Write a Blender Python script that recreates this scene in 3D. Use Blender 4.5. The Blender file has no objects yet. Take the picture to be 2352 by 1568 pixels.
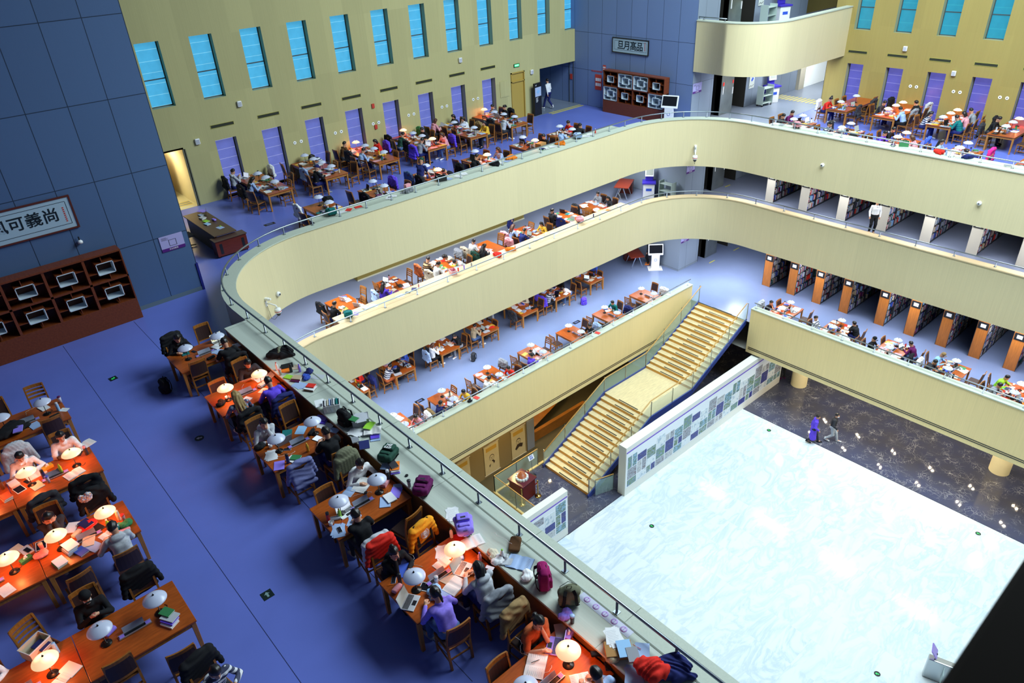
import bpy, bmesh, math, random
import numpy as np
from mathutils import Matrix, Vector, Euler
random.seed(7)
S = bpy.context.scene
COL = S.collection
PI = math.pi
R = math.radians

# ------------------------------------------------------------------ materials
MATS = {}
def nodes(m):
    m.use_nodes = True
    nt = m.node_tree
    return nt, nt.nodes['Principled BSDF']
def mat(key, col, rough=.6, metal=0., spec=.4, noise=0., nscale=8., emit=None, estr=0., stretch=None, bump=0., alpha=None, trans=0.):
    """plain principled material with an optional soft colour noise in object space"""
    if key in MATS: return MATS[key]
    m = bpy.data.materials.new(key); nt, b = nodes(m)
    c = (col[0], col[1], col[2], 1)
    b.inputs['Base Color'].default_value = c
    b.inputs['Roughness'].default_value = rough
    b.inputs['Metallic'].default_value = metal
    b.inputs['Specular IOR Level'].default_value = spec
    if trans: b.inputs['Transmission Weight'].default_value = trans
    if alpha is not None: b.inputs['Alpha'].default_value = alpha
    if emit:
        b.inputs['Emission Color'].default_value = (*emit, 1); b.inputs['Emission Strength'].default_value = estr
    if noise or bump:
        tc = nt.nodes.new('ShaderNodeTexCoord'); mp = nt.nodes.new('ShaderNodeMapping'); nz = nt.nodes.new('ShaderNodeTexNoise')
        nt.links.new(tc.outputs['Object'], mp.inputs[0]); nt.links.new(mp.outputs[0], nz.inputs['Vector'])
        if stretch: mp.inputs['Scale'].default_value = stretch
        nz.inputs['Scale'].default_value = nscale; nz.inputs['Detail'].default_value = 4
        if noise:
            rp = nt.nodes.new('ShaderNodeMapRange'); rp.inputs[1].default_value = .25; rp.inputs[2].default_value = .75
            rp.inputs[3].default_value = 1 - noise; rp.inputs[4].default_value = 1 + noise
            nt.links.new(nz.outputs[0], rp.inputs[0])
            mx = nt.nodes.new('ShaderNodeVectorMath'); mx.operation = 'SCALE'
            mx.inputs[0].default_value = col[:3]; nt.links.new(rp.outputs[0], mx.inputs['Scale'])
            nt.links.new(mx.outputs[0], b.inputs['Base Color'])
        if bump:
            bp = nt.nodes.new('ShaderNodeBump'); bp.inputs['Strength'].default_value = bump; bp.inputs['Distance'].default_value = .01
            nt.links.new(nz.outputs[0], bp.inputs['Height']); nt.links.new(bp.outputs[0], b.inputs['Normal'])
    MATS[key] = m
    return m

RGB = dict(black=(.012,.013,.016), charcoal=(.035,.037,.045), navy=(.018,.025,.13), blue=(.05,.11,.55), purple=(.13,.07,.72),
  white=(.82,.84,.86), cream=(.66,.58,.44), grey=(.27,.29,.33), lightgrey=(.5,.53,.58), lightblue=(.36,.5,.78), beige=(.5,.4,.26), tan=(.30,.2,.09),
  yellow=(.8,.48,.05), orange=(.85,.22,.02), red=(.72,.03,.02), maroon=(.12,.012,.09), magenta=(.3,.012,.12), pink=(.75,.33,.38),
  green=(.04,.22,.08), darkgreen=(.02,.07,.05), teal=(.01,.16,.16), brown=(.11,.05,.02), lime=(.3,.65,.05), hotpink=(.85,.03,.25),
  skyblue=(.3,.55,.85), jeans=(.1,.17,.36), olive=(.16,.17,.11), rust=(.5,.12,.04), silver=(.55,.57,.6), plaid=(.05,.09,.2), amber=(.85,.36,.02), slate=(.17,.19,.40), violet=(.3,.22,.85))
def cloth(c): return mat('cloth_'+c, RGB[c], rough=.85, spec=.2, noise=.12, nscale=30)
def plast(c): return mat('plastic_'+c, RGB[c], rough=.35, spec=.5)
def paper(c): return mat('cover_'+c, RGB[c], rough=.55, spec=.3)
def stripes(key, c1, c2, axis, freq, duty=.5):
    """hard stripes along an object axis (0 x, 1 y, 2 z)"""
    if key in MATS: return MATS[key]
    m = bpy.data.materials.new(key); nt, b = nodes(m)
    tc = nt.nodes.new('ShaderNodeTexCoord'); sp = nt.nodes.new('ShaderNodeSeparateXYZ'); mu = nt.nodes.new('ShaderNodeMath'); fr = nt.nodes.new('ShaderNodeMath'); gt = nt.nodes.new('ShaderNodeMath'); mx = nt.nodes.new('ShaderNodeMix')
    mx.data_type = 'RGBA'; mu.operation = 'MULTIPLY'; fr.operation = 'FRACT'; gt.operation = 'GREATER_THAN'
    mu.inputs[1].default_value = freq; gt.inputs[1].default_value = duty
    L = nt.links.new
    L(tc.outputs['Object'], sp.inputs[0]); L(sp.outputs[axis], mu.inputs[0]); L(mu.outputs[0], fr.inputs[0]); L(fr.outputs[0], gt.inputs[0]); L(gt.outputs[0], mx.inputs['Factor'])
    mx.inputs['A'].default_value = (*c1, 1); mx.inputs['B'].default_value = (*c2, 1)
    L(mx.outputs['Result'], b.inputs['Base Color']); b.inputs['Roughness'].default_value = .8
    MATS[key] = m
    return m
SKIN = mat('skin', (.62,.33,.21), rough=.5, spec=.35, noise=.05, nscale=20)
LIPS = mat('lips', (.45,.12,.1), rough=.45)
HAIRM = mat('black_hair', (.012,.010,.011), rough=.42, spec=.5, noise=.3, nscale=60, stretch=(1,1,.2))
HAIRB = mat('brown_hair', (.075,.028,.014), rough=.45, spec=.5, noise=.3, nscale=60, stretch=(1,1,.2))
HAIRY = mat('blond_hair', (.30,.20,.075), rough=.5, noise=.3, nscale=26, stretch=(1,1,.08))
WOOD = mat('desk_wood', (.37,.080,.010), rough=.3, spec=.45, noise=.25, nscale=5, stretch=(1,6,6))
WOODG = mat('desk_leg_wood', (.44,.18,.03), rough=.35, spec=.45, noise=.2, nscale=5, stretch=(6,6,1))
WOODD = mat('chair_wood', (.33,.125,.022), rough=.4, spec=.4, noise=.25, nscale=6, stretch=(6,6,1))
LEATHER = mat('chair_leather', (.045,.022,.02), rough=.45, spec=.4)
STEEL = mat('brushed_steel', (.45,.48,.5), rough=.28, metal=1.)
CHROME = mat('chrome', (.7,.74,.78), rough=.12, metal=1.)
BLACKP = plast('black'); WHITEP = plast('white')
PAGES = mat('book_pages', (.78,.78,.76), rough=.8, spec=.1)
INK = mat('ink', (.012,.02,.03), rough=.8, spec=.1)

# ------------------------------------------------------------------ mesh builder
class MB:
    def __init__(s): s.v = []; s.f = []; s.m = []; s.sm = []
    def add(s, vs, fs, m=0, smooth=False, M=None):
        o = len(s.v)
        if M is not None: vs = [tuple(M @ Vector(p)) for p in vs]
        s.v += [tuple(p) for p in vs]
        for f in fs: s.f.append(tuple(i + o for i in f)); s.m.append(m); s.sm.append(smooth)
        return s
    def box(s, a, b, m=0, M=None):
        x0,y0,z0 = a; x1,y1,z1 = b
        return s.add([(x0,y0,z0),(x1,y0,z0),(x1,y1,z0),(x0,y1,z0),(x0,y0,z1),(x1,y0,z1),(x1,y1,z1),(x0,y1,z1)],
                     [(0,3,2,1),(4,5,6,7),(0,1,5,4),(1,2,6,5),(2,3,7,6),(3,0,4,7)], m, False, M)
    def beam(s, p, q, w, h, m=0, up=(0,0,1)):
        """square bar between two points"""
        p = Vector(p); q = Vector(q); d = (q-p).normalized(); u = Vector(up)
        if abs(d.dot(u)) > .98: u = Vector((0,1,0))
        r = d.cross(u).normalized(); u = r.cross(d)
        c = [(-w/2,-h/2),(w/2,-h/2),(w/2,h/2),(-w/2,h/2)]
        vs = [p + r*a + u*b for a,b in c] + [q + r*a + u*b for a,b in c]
        return s.add(vs, [(0,1,2,3),(7,6,5,4),(0,4,5,1),(1,5,6,2),(2,6,7,3),(3,7,4,0)], m)
    def lathe(s, prof, n=16, c=(0,0,0), m=0, M=None, smooth=True):
        """profile [(r,z)...] turned about z; r=0 ends close it"""
        vs = []; fs = []; idx = []
        for r,z in prof:
            if r <= 1e-6: idx.append([len(vs)]); vs.append((c[0],c[1],c[2]+z))
            else:
                idx.append(list(range(len(vs), len(vs)+n)))
                for i in range(n): a = 2*PI*i/n; vs.append((c[0]+r*math.cos(a), c[1]+r*math.sin(a), c[2]+z))
        for A,B in zip(idx, idx[1:]):
            for i in range(n):
                j = (i+1) % n
                if len(A) == 1 and len(B) == 1: continue
                if len(A) == 1: fs.append((A[0], B[j], B[i]))
                elif len(B) == 1: fs.append((A[i], A[j], B[0]))
                else: fs.append((A[i], A[j], B[j], B[i]))
        return s.add(vs, fs, m, smooth, M)
    def cyl(s, c, r, h, n=14, m=0, M=None, r2=None):
        return s.lathe([(0,0),(r,0),(r,0),(r if r2 is None else r2,h),(r if r2 is None else r2,h),(0,h)], n, c, m, M)
    def tube(s, path, r, n=8, m=0, closed=False):
        P = [Vector(p) for p in path]; K = len(P); vs = []; fs = []; up = Vector((0,0,1)); prev = None
        for i,p in enumerate(P):
            a = P[(i-1) % K] if (closed or i) else p; b = P[(i+1) % K] if (closed or i < K-1) else p
            d = (b-a).normalized()
            if prev is None:
                prev = d.cross(up) if abs(d.z) < .95 else d.cross(Vector((1,0,0)))
            x = (prev - d*prev.dot(d)).normalized(); y = d.cross(x); prev = x
            rr = r[i] if isinstance(r, (list,tuple)) else r
            vs += [p + x*(rr*math.cos(2*PI*k/n)) + y*(rr*math.sin(2*PI*k/n)) for k in range(n)]
        for i in range(K if closed else K-1):
            j = (i+1) % K
            for k in range(n): l = (k+1) % n; fs.append((i*n+k, i*n+l, j*n+l, j*n+k))
        if not closed: fs += [tuple(range(n-1,-1,-1)), tuple(range((K-1)*n, K*n))]
        return s.add(vs, fs, m, True)
    def prism(s, pts, z0, z1, m=0, M=None, mtop=None, smooth=False):
        n = len(pts)
        vs = [(x,y,z0) for x,y in pts] + [(x,y,z1) for x,y in pts]
        s.add(vs, [(i,(i+1)%n,n+(i+1)%n,n+i) for i in range(n)], m, smooth, M)
        return s.add(vs, [tuple(range(n-1,-1,-1)), tuple(range(n,2*n))], m if mtop is None else mtop, False, M)
    def build(s, name, nm=None, bevel=0.):
        me = bpy.data.meshes.new(name)
        me.from_pydata(s.v, [], s.f)
        me.polygons.foreach_set('material_index', s.m)
        me.polygons.foreach_set('use_smooth', s.sm)
        for _ in range(nm or (max(s.m)+1 if s.m else 1)): me.materials.append(None)
        if bevel:
            bm = bmesh.new(); bm.from_mesh(me)
            bmesh.ops.bevel(bm, geom=[e for e in bm.edges if e.calc_face_angle(0) > .6], offset=bevel, segments=2, profile=.5, affect='EDGES', clamp_overlap=True)
            bm.to_mesh(me); bm.free()
        me.update()
        return me
def O(name, mesh, mats=None, parent=None, loc=None, rot=None, M=None):
    """link one mesh object; materials sit on the object so copies can share a mesh"""
    o = bpy.data.objects.new(name, mesh); COL.objects.link(o)
    if mats is not None:
        if not isinstance(mats, (list,tuple)): mats = [mats]
        for i,sl in enumerate(o.material_slots):
            sl.link = 'OBJECT'; sl.material = mats[min(i, len(mats)-1)]
    if parent: o.parent = parent
    if M is not None: o.matrix_local = M
    else:
        if loc: o.location = loc
        if rot is not None: o.rotation_euler = (0,0,rot) if not isinstance(rot,(list,tuple)) else rot
    return o
LABELS = {}
def tag(o, label, cat, group=None):
    n = LABELS.get(label, 0); LABELS[label] = n+1
    o['label'] = label; o['category'] = cat
    if group: o['group'] = group
    return o
def thing(name, label, cat, loc=(0,0,0), rot=0., group=None, M=None):
    o = bpy.data.objects.new(name, None); COL.objects.link(o); o.empty_display_size = .1
    if M is not None: o.matrix_world = M
    else: o.location = loc; o.rotation_euler = (0,0,rot) if not isinstance(rot,(list,tuple)) else rot
    return tag(o, label, cat, group)
def struct(name, mesh, mats, **k):
    o = O(name, mesh, mats, **k); o['kind'] = 'structure'; return o
# a kind = list of (part name, mesh, materials, parent index or None); spawn() makes a thing of it with parts of its own
def spawn(kind, name, label, cat, loc, rot=0., group=None, mats={}, skip=(), M=None, single=False):
    if single:
        p = kind[0]; o = O(name, p[1], mats.get(p[0], p[2]), None, loc, rot, M); return tag(o, label, cat, group)
    root = thing(name, label, cat, loc, rot, group, M); made = []
    for i,(pn, me, mm, par) in enumerate(kind):
        if pn in skip: made.append(None); continue
        o = O(pn, me, mats.get(pn, mm), made[par] if par is not None and made[par] else root); made.append(o)
    return root

# ------------------------------------------------------------------ soft shapes: smooth unions meshed with surface nets
def V(*a): return np.array(a, float)
def smin(a, b, k):
    h = np.clip(.5 + .5*(b-a)/k, 0, 1)
    return b*(1-h) + a*h - k*h*(1-h)
def RC(a, b, ra, rb=None, k=.02): return ('rc', np.array(a,float), np.array(b,float), ra, ra if rb is None else rb, k)
def EL(c, r, rot=None, k=.02): return ('el', np.array(c,float), np.array(r,float), rot, k)
def RB(c, half, rnd, rot=None, k=.02): return ('rb', np.array(c,float), np.array(half,float), rnd, rot, k)
def pd(p, X, Y, Z):
    if p[0] == 'rc':
        a,b,ra,rb = p[1:5]; ba = b-a; l = max(ba@ba, 1e-9)
        px,py,pz = X-a[0], Y-a[1], Z-a[2]
        t = np.clip((px*ba[0]+py*ba[1]+pz*ba[2])/l, 0, 1)
        return np.sqrt((px-ba[0]*t)**2+(py-ba[1]*t)**2+(pz-ba[2]*t)**2) - (ra+(rb-ra)*t)
    c = p[1]; q = [X-c[0], Y-c[1], Z-c[2]]
    rot = p[3] if p[0] == 'el' else p[4]
    if rot is not None: q = [rot[0,i]*q[0]+rot[1,i]*q[1]+rot[2,i]*q[2] for i in range(3)]
    if p[0] == 'el':
        r = p[2]
        k0 = np.sqrt((q[0]/r[0])**2+(q[1]/r[1])**2+(q[2]/r[2])**2); k1 = np.sqrt((q[0]/r[0]**2)**2+(q[1]/r[1]**2)**2+(q[2]/r[2]**2)**2)+1e-9
        return k0*(k0-1)/k1
    h = p[2]; d = [np.abs(q[i])-(h[i]-p[3]) for i in range(3)]
    return np.sqrt(np.maximum(d[0],0)**2+np.maximum(d[1],0)**2+np.maximum(d[2],0)**2)+np.minimum(np.maximum(d[0],np.maximum(d[1],d[2])),0)-p[3]
def pbox(p):
    if p[0] == 'rc':
        r = max(p[3],p[4]); return np.minimum(p[1],p[2])-r, np.maximum(p[1],p[2])+r
    r = np.full(3, np.linalg.norm(p[2])) if (p[3] if p[0]=='el' else p[4]) is not None else p[2]
    return p[1]-r, p[1]+r
def soft(name, prims, h=.012, cuts=(), warp=None, nm=1):
    """mesh of the smooth union of prims; cuts = functions (X,Y,Z) -> field kept where negative; warp adds to the field"""
    lo = np.min([pbox(p)[0] for p in prims], 0)-3*h; hi = np.max([pbox(p)[1] for p in prims], 0)+3*h
    n = np.ceil((hi-lo)/h).astype(int)+1
    ax = [lo[i]+h*np.arange(n[i]) for i in range(3)]
    F = np.full(n, 9., np.float32)
    for p in prims:
        a,b = pbox(p); k = p[-1]; mg = 2*k+2.5*h
        i0 = np.maximum(np.floor((a-mg-lo)/h).astype(int), 0); i1 = np.minimum(np.ceil((b+mg-lo)/h).astype(int)+1, n)
        sl = tuple(slice(i0[i], i1[i]) for i in range(3))
        X = ax[0][sl[0]][:,None,None]; Y = ax[1][sl[1]][None,:,None]; Z = ax[2][sl[2]][None,None,:]
        d = pd(p, X, Y, Z); F[sl] = smin(F[sl], d, k) if k > 0 else np.minimum(F[sl], d)
    X = ax[0][:,None,None]; Y = ax[1][None,:,None]; Z = ax[2][None,None,:]
    if warp is not None: F = F + warp(X,Y,Z)
    for c in cuts: F = np.maximum(F, c(X,Y,Z))
    v, q = nets(F, lo, h)
    me = bpy.data.meshes.new(name)
    me.vertices.add(len(v)); me.vertices.foreach_set('co', v.ravel())
    me.loops.add(q.size); me.loops.foreach_set('vertex_index', q.ravel())
    me.polygons.add(len(q)); me.polygons.foreach_set('loop_start', np.arange(0, q.size, 4))
    me.polygons.foreach_set('use_smooth', np.ones(len(q), bool))
    me.update(calc_edges=True)
    for _ in range(nm): me.materials.append(None)
    return me
def nets(F, lo, h):
    s = F < 0
    C = [(0,0,0),(1,0,0),(0,1,0),(1,1,0),(0,0,1),(1,0,1),(0,1,1),(1,1,1)]
    n = F.shape
    sub = lambda A,c: A[c[0]:n[0]-1+c[0], c[1]:n[1]-1+c[1], c[2]:n[2]-1+c[2]]
    cnt = sum(sub(s,c).astype(np.int8) for c in C)
    act = (cnt > 0) & (cnt < 8)
    I = np.argwhere(act); ids = np.full(act.shape, -1, np.int64); ids[act] = np.arange(len(I))
    val = np.stack([F[I[:,0]+c[0], I[:,1]+c[1], I[:,2]+c[2]] for c in C], 1)
    acc = np.zeros((len(I),3)); num = np.zeros(len(I))
    for i in range(8):
        for j in range(i+1,8):
            d = np.array(C[j])-np.array(C[i])
            if np.abs(d).sum() != 1: continue
            a,b = val[:,i], val[:,j]; x = (a<0) != (b<0)
            t = np.where(x, a/np.where(x, a-b, 1), 0)
            acc += np.where(x[:,None], np.array(C[i])+t[:,None]*d, 0); num += x
    v = lo + h*(I + acc/num[:,None])
    Q = []
    for a in range(3):
        b,c = (a+1)%3, (a+2)%3
        e = np.zeros(3,int); e[a] = 1
        A = s[:n[0]-e[0], :n[1]-e[1], :n[2]-e[2]]; B = s[e[0]:, e[1]:, e[2]:]
        X = A != B
        idx = np.argwhere(X); idx = idx[(idx[:,b]>0)&(idx[:,c]>0)&(idx[:,b]<n[b]-1)&(idx[:,c]<n[c]-1)]
        def cell(db, dc):
            k = idx.copy(); k[:,b] -= db; k[:,c] -= dc; return ids[k[:,0],k[:,1],k[:,2]]
        q = np.stack([cell(1,1), cell(0,1), cell(0,0), cell(1,0)], 1)
        inside = s[idx[:,0],idx[:,1],idx[:,2]]
        q = np.where(inside[:,None], q, q[:,::-1])
        Q.append(q)
    Q = np.concatenate(Q); Q = Q[(Q>=0).all(1)]
    return v, Q.astype(np.int32)
def rotm(pitch=0, yaw=0, roll=0):
    """rotation matrix: pitch > 0 looks down (about x), yaw about z, roll about y"""
    return np.array(Euler((-pitch, roll, yaw), 'YXZ').to_matrix())
# ------------------------------------------------------------------ people
def ik(s, w, L1, L2, hint):
    d = w-s; l = min(np.linalg.norm(d), (L1+L2)*.995); d = d/np.linalg.norm(d); w = s+d*l
    a = (L1*L1-L2*L2+l*l)/(2*l); h = math.sqrt(max(L1*L1-a*a, 1e-6))
    n = hint - d*(hint@d); n = n/np.linalg.norm(n)
    return s+d*a+n*h, w
POSES = {  # lean, head pitch, head roll, head yaw, right wrist, left wrist, right hand style, left hand style
 'write': (20,36,0,0, (.12,.43,.80), (-.15,.40,.80), 'pen','flat'),
 'type':  (12,22,0,0, (.10,.42,.80), (-.10,.42,.80), 'flat','flat'),
 'chin':  (18,18,10,8, 'chin', (-.12,.42,.80), 'fist','flat'),
 'face':  (22,38,0,0, 'chin', 'chin', 'fist','fist'),
 'sleep': (47,72,12,10, (-.05,.44,.80), (.10,.50,.80), 'flat','flat'),
 'phone': (4,30,0,0, (.06,.30,.92), (-.06,.30,.92), 'fist','fist'),
 'turn':  (14,24,0,28, (.05,.42,.80), (-.20,.38,.80), 'flat','flat'),
 'back':  (-9,8,0,-20, (.12,.22,.62), (-.12,.22,.62), 'fist','fist'),
}
def skel(pose):
    J = {}
    if pose in POSES:
        lean,hp,hr,hy,rw,lw,J['rs'],J['ls'] = POSES[pose]
        a = R(lean); f = V(0,math.sin(a),math.cos(a)); up = f; fw = V(0,math.cos(a),-math.sin(a))
        P = V(0,0,.54); C = P+f*.32; N = P+f*.50+fw*.02
        a2 = a*.7+R(hp)*.35; H = N+V(0,math.sin(a2),math.cos(a2))*.145
        J.update(P=P, C=C, N=N, H=H, Rh=rotm(R(hp), R(hy), R(hr)))
        for s,w,k in ((1,rw,'r'),(-1,lw,'l')):
            sh = P+f*.45+V(s*.175,0,0)+fw*.02
            if isinstance(w,str): w = H + J['Rh']@V(s*.055,.075,-.115)
            e,w = ik(sh, V(*w), .28, .25, V(s*.75,-.25,-.8))
            J[k+'sh'],J[k+'el'],J[k+'wr'] = sh,e,w
            J[k+'hip'] = P+V(s*.085,.02,-.03); J[k+'kn'] = V(s*.115,.44,.53); J[k+'an'] = V(s*.12,.40 if s>0 else .46,.09); J[k+'toe'] = J[k+'an']+V(s*.02,.15,-.055)
    else:   # standing kinds: 'stand', 'walk', 'lean' (hands forward on a table)
        lean = {'stand':2,'walk':4,'lean':20}[pose]; a = R(lean); f = V(0,math.sin(a),math.cos(a)); fw = V(0,math.cos(a),-math.sin(a))
        P = V(0,0,.92); C = P+f*.33; N = P+f*.52+fw*.01; H = N+V(0,.035,.145)
        J.update(P=P,C=C,N=N,H=H,Rh=rotm(R({'stand':10,'walk':6,'lean':30}[pose]),0,0), rs='fist', ls='fist')
        wr = {'stand':((.22,.10,.86),(-.22,.10,.86)),'walk':((.22,.22,.92),(-.23,-.12,.84)),'lean':((.18,.42,.86),(-.16,.44,.86))}[pose]
        st = {'stand':((.0,.05),(.0,.05)),'walk':((-.22,.14),(.30,.06)),'lean':((.0,.05),(-.08,.05))}[pose]
        for s,w,k,q in ((1,wr[0],'r',st[0]),(-1,wr[1],'l',st[1])):
            sh = P+f*.46+V(s*.18,0,0); e,w = ik(sh, V(*w), .29, .26, V(s*.5,-.8,-.1))
            J[k+'sh'],J[k+'el'],J[k+'wr'] = sh,e,w
            hip = P+V(s*.09,0,-.03); an = V(s*.10,q[0],.02+q[1]); kn,an = ik(hip, an, .43,.43, V(s*.05,1,0))
            J[k+'hip'],J[k+'kn'],J[k+'an'] = hip,kn,an; J[k+'toe'] = an+V(s*.02,.16,-.05 if q[1]<.1 else -.09)
    return J
def hand(J, k, s):
    """palm, four unequal fingers bent at the knuckles and a thumb leaving the side of the palm"""
    w = J[k+'wr']; f = w-J[k+'el']; f /= np.linalg.norm(f); st = J[k+'s']
    n = V(0,0,-1.); n = n-f*(n@f)
    if np.linalg.norm(n) < .3: n = V(-s,0,0.)-f*(V(-s,0,0)@f)
    n /= np.linalg.norm(n); side = np.cross(f,n)*s      # points to the thumb
    if st == 'flat': f = f-V(0,0,f[2]*.9); f /= np.linalg.norm(f); n = V(0,0,-1.); side = np.cross(f,n); side = side if side[0]*s < 0 else -side
    curl = {'flat':(.15,.35),'pen':(.7,1.1),'fist':(1.0,1.3)}[st]
    out = [RC(w, w+f*.05, .024,.027,.012), RC(w+f*.05-side*.018, w+f*.078-side*.024, .016,.014,.012), RC(w+f*.05+side*.018, w+f*.082+side*.024, .016,.014,.012)]
    for i,L in enumerate((.056,.066,.06,.046)):
        b = w+f*.084+side*(.027-.018*i); c1 = curl[0]; d1 = f*math.cos(c1)+n*math.sin(c1); m = b+d1*L*.55
        c2 = c1+curl[1]; d2 = f*math.cos(c2)+n*math.sin(c2); e = m+d2*L*.5
        out += [RC(b-f*.012, m, .0095,.0088,.004), RC(m, e, .0088,.0072,.003)]
    b = w+f*.025+side*.024; d = (side*.75+f*.65+n*.25); d /= np.linalg.norm(d); m = b+d*.038; e = m+(f*.85+side*.2+n*.3)*.03
    out += [RC(b,m,.0125,.0105,.008), RC(m,e,.0105,.008,.004)]
    return out
def limbs(J, g=0., arms=1.):
    """torso and arms; g grows them (clothing)"""
    P,C,N = J['P'],J['C'],J['N']; o = []
    sx = V(1,0,0)
    o += [RC(P+sx*s*.055, C+sx*s*.05, .105+g, .10+g, .05) for s in (1,-1)]
    o += [RC(C+sx*s*.055, (J[k+'sh']*.72+N*.28)-V(0,0,.06), .098+g, .062+g, .05) for s,k in ((1,'r'),(-1,'l'))]
    o += [RC(J['rsh']-V(0,0,.015), J['lsh']-V(0,0,.015), .042+g, None, .03)]
    for k in 'rl':
        o += [RC(J[k+'sh']-V(0,0,.01), J[k+'el'], .044+g, .037+g, .025)]
        w = J[k+'el']+(J[k+'wr']-J[k+'el'])*arms
        if arms > 0: o += [RC(J[k+'el'], w, .04+g, .027+.011*(1-arms)+g*(.8 if arms>.8 else 1), .012)]
    return o
def legs(J, g=0.):
    o = [RC(J['P']+V(-.06,0,-.01), J['P']+V(.06,0,-.01), .115+g, None, .05)]
    for k in 'rl': o += [RC(J[k+'hip'], J[k+'kn'], .08+g, .056+g, .04), RC(J[k+'kn'], J[k+'an'], .054+g, .036+g, .02)]
    return o
FIG = {}
def head_at(J, p): return J['H']+J['Rh']@np.array(p,float)
def body_mesh(pose, h):
    if ('b',pose,h) in FIG: return FIG['b',pose,h]
    J = skel(pose); Q = J['Rh']
    o = limbs(J)+legs(J)
    for k,s in (('r',1),('l',-1)): o += [RC(J[k+'an'], J[k+'toe'], .038,.026,.02)]
    o += [RC(J['N']-V(0,0,.03), head_at(J,(0,-.02,-.05)), .056,.052,.03)]
    hd = lambda p: head_at(J,p)
    o += [EL(hd((0,-.012,.03)), (.075,.096,.088), Q.T, .02), EL(hd((0,.022,-.04)), (.058,.068,.082), Q.T, .03), EL(hd((0,.062,-.098)), (.026,.022,.02), Q.T, .02)]
    o += [RC(hd((0,.088,.012)), hd((0,.108,-.028)), .010,.015,.012), RC(hd((-.02,.08,-.062)), hd((.02,.08,-.062)), .012,.012,.008)]
    o += [EL(hd((s*.077,-.006,-.012)), (.011,.022,.034), Q.T, .006) for s in (1,-1)]
    for k,s in (('r',1),('l',-1)): o += hand(J,k,s)
    me = soft('body', o, h, nm=3)
    # eyes, brows and lips are regions of the same skin
    n = len(me.vertices); co = np.empty(n*3); me.vertices.foreach_get('co', co); co = (co.reshape(-1,3)-J['H'])@Q
    lp = np.empty(len(me.loops), np.int32); me.loops.foreach_get('vertex_index', lp); fc = co[lp.reshape(-1,4)].mean(1)
    x,y,z = np.abs(fc[:,0]), fc[:,1], fc[:,2]; mi = np.zeros(len(fc), np.int32)
    mi[(y>.06)&(x>.018)&(x<.043)&(((z>-.004)&(z<.009))|((z>.026)&(z<.033)))] = 2
    mi[(y>.07)&(x<.024)&(z<-.055)&(z>-.072)] = 1
    me.polygons.foreach_set('material_index', mi); me.update()
    FIG['b',pose,h] = me
    return me
def wrinkle(a, f=38):
    return lambda X,Y,Z: a*(np.sin(f*Z+9*X+5*np.sin(14*Y))+.7*np.sin(f*.7*Y+11*X-7*Z))
def top_mesh(pose, h, sleeve='long', hood=False, puff=False):
    key = ('t',pose,h,sleeve,hood,puff)
    if key in FIG: return FIG[key]
    J = skel(pose); g = .026 if puff else .010
    o = limbs(J, g, .93 if sleeve == 'long' else .0)
    if sleeve != 'long': o = [p for p in o if p is not None][:5]+[RC(J[k+'sh'], J[k+'sh']+(J[k+'el']-J[k+'sh'])*.72, .05+g, .05+g, .03) for k in 'rl']
    o += [RC(J['N']-V(0,.0,.05), J['N']-V(0,.0,.012), .07+g*.6, .06+g*.3, .02)]
    if hood: o += [EL(J['N']+V(0,-.085,-.01), (.13,.06,.075), None, .03), RC(J['N']+V(.07,.0,.0), J['N']+V(.05,.075,-.05), .03,.022,.03), RC(J['N']+V(-.07,.0,.0), J['N']+V(-.05,.075,-.05), .03,.022,.03)]
    w = wrinkle(.0026,24) if not puff else (lambda X,Y,Z: .009*np.abs(np.sin(34*Z+4*Y)))
    me = soft('top', o, h, [lambda X,Y,Z: (J['P'][2]-.05)-Z+0*X+0*Y], w); FIG[key] = me
    return me
def legs_mesh(pose, h, coat=False):
    key = ('l',pose,h,coat)
    if key in FIG: return FIG[key]
    J = skel(pose); o = legs(J, .016)
    if coat: o = [RC(J['P']+V(s*.05,-.01,.05), V(s*.07,.02,.36), .13,.165,.05) for s in (1,-1)]
    me = soft('trousers', o, h, [lambda X,Y,Z: .085-Z+0*X+0*Y], wrinkle(.003)); FIG[key] = me
    return me
def shoes_mesh(pose, h, side):
    key = ('s',pose,h,side)
    if key in FIG: return FIG[key]
    J = skel(pose); o = []
    for k in side: o += [RC(J[k+'an']+V(0,-.02,-.03), J[k+'toe']+V(0,.02,-.005), .046,.036,.0), RC(J[k+'an']+V(0,-.01,.0), J[k+'an']+V(0,0,.04), .044,.044,.01)]
    lo = min(J[k+'toe'][2] for k in side)-.034
    me = soft('shoe', o, h, [lambda X,Y,Z: lo-Z+0*X+0*Y]); FIG[key] = me
    return me
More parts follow.
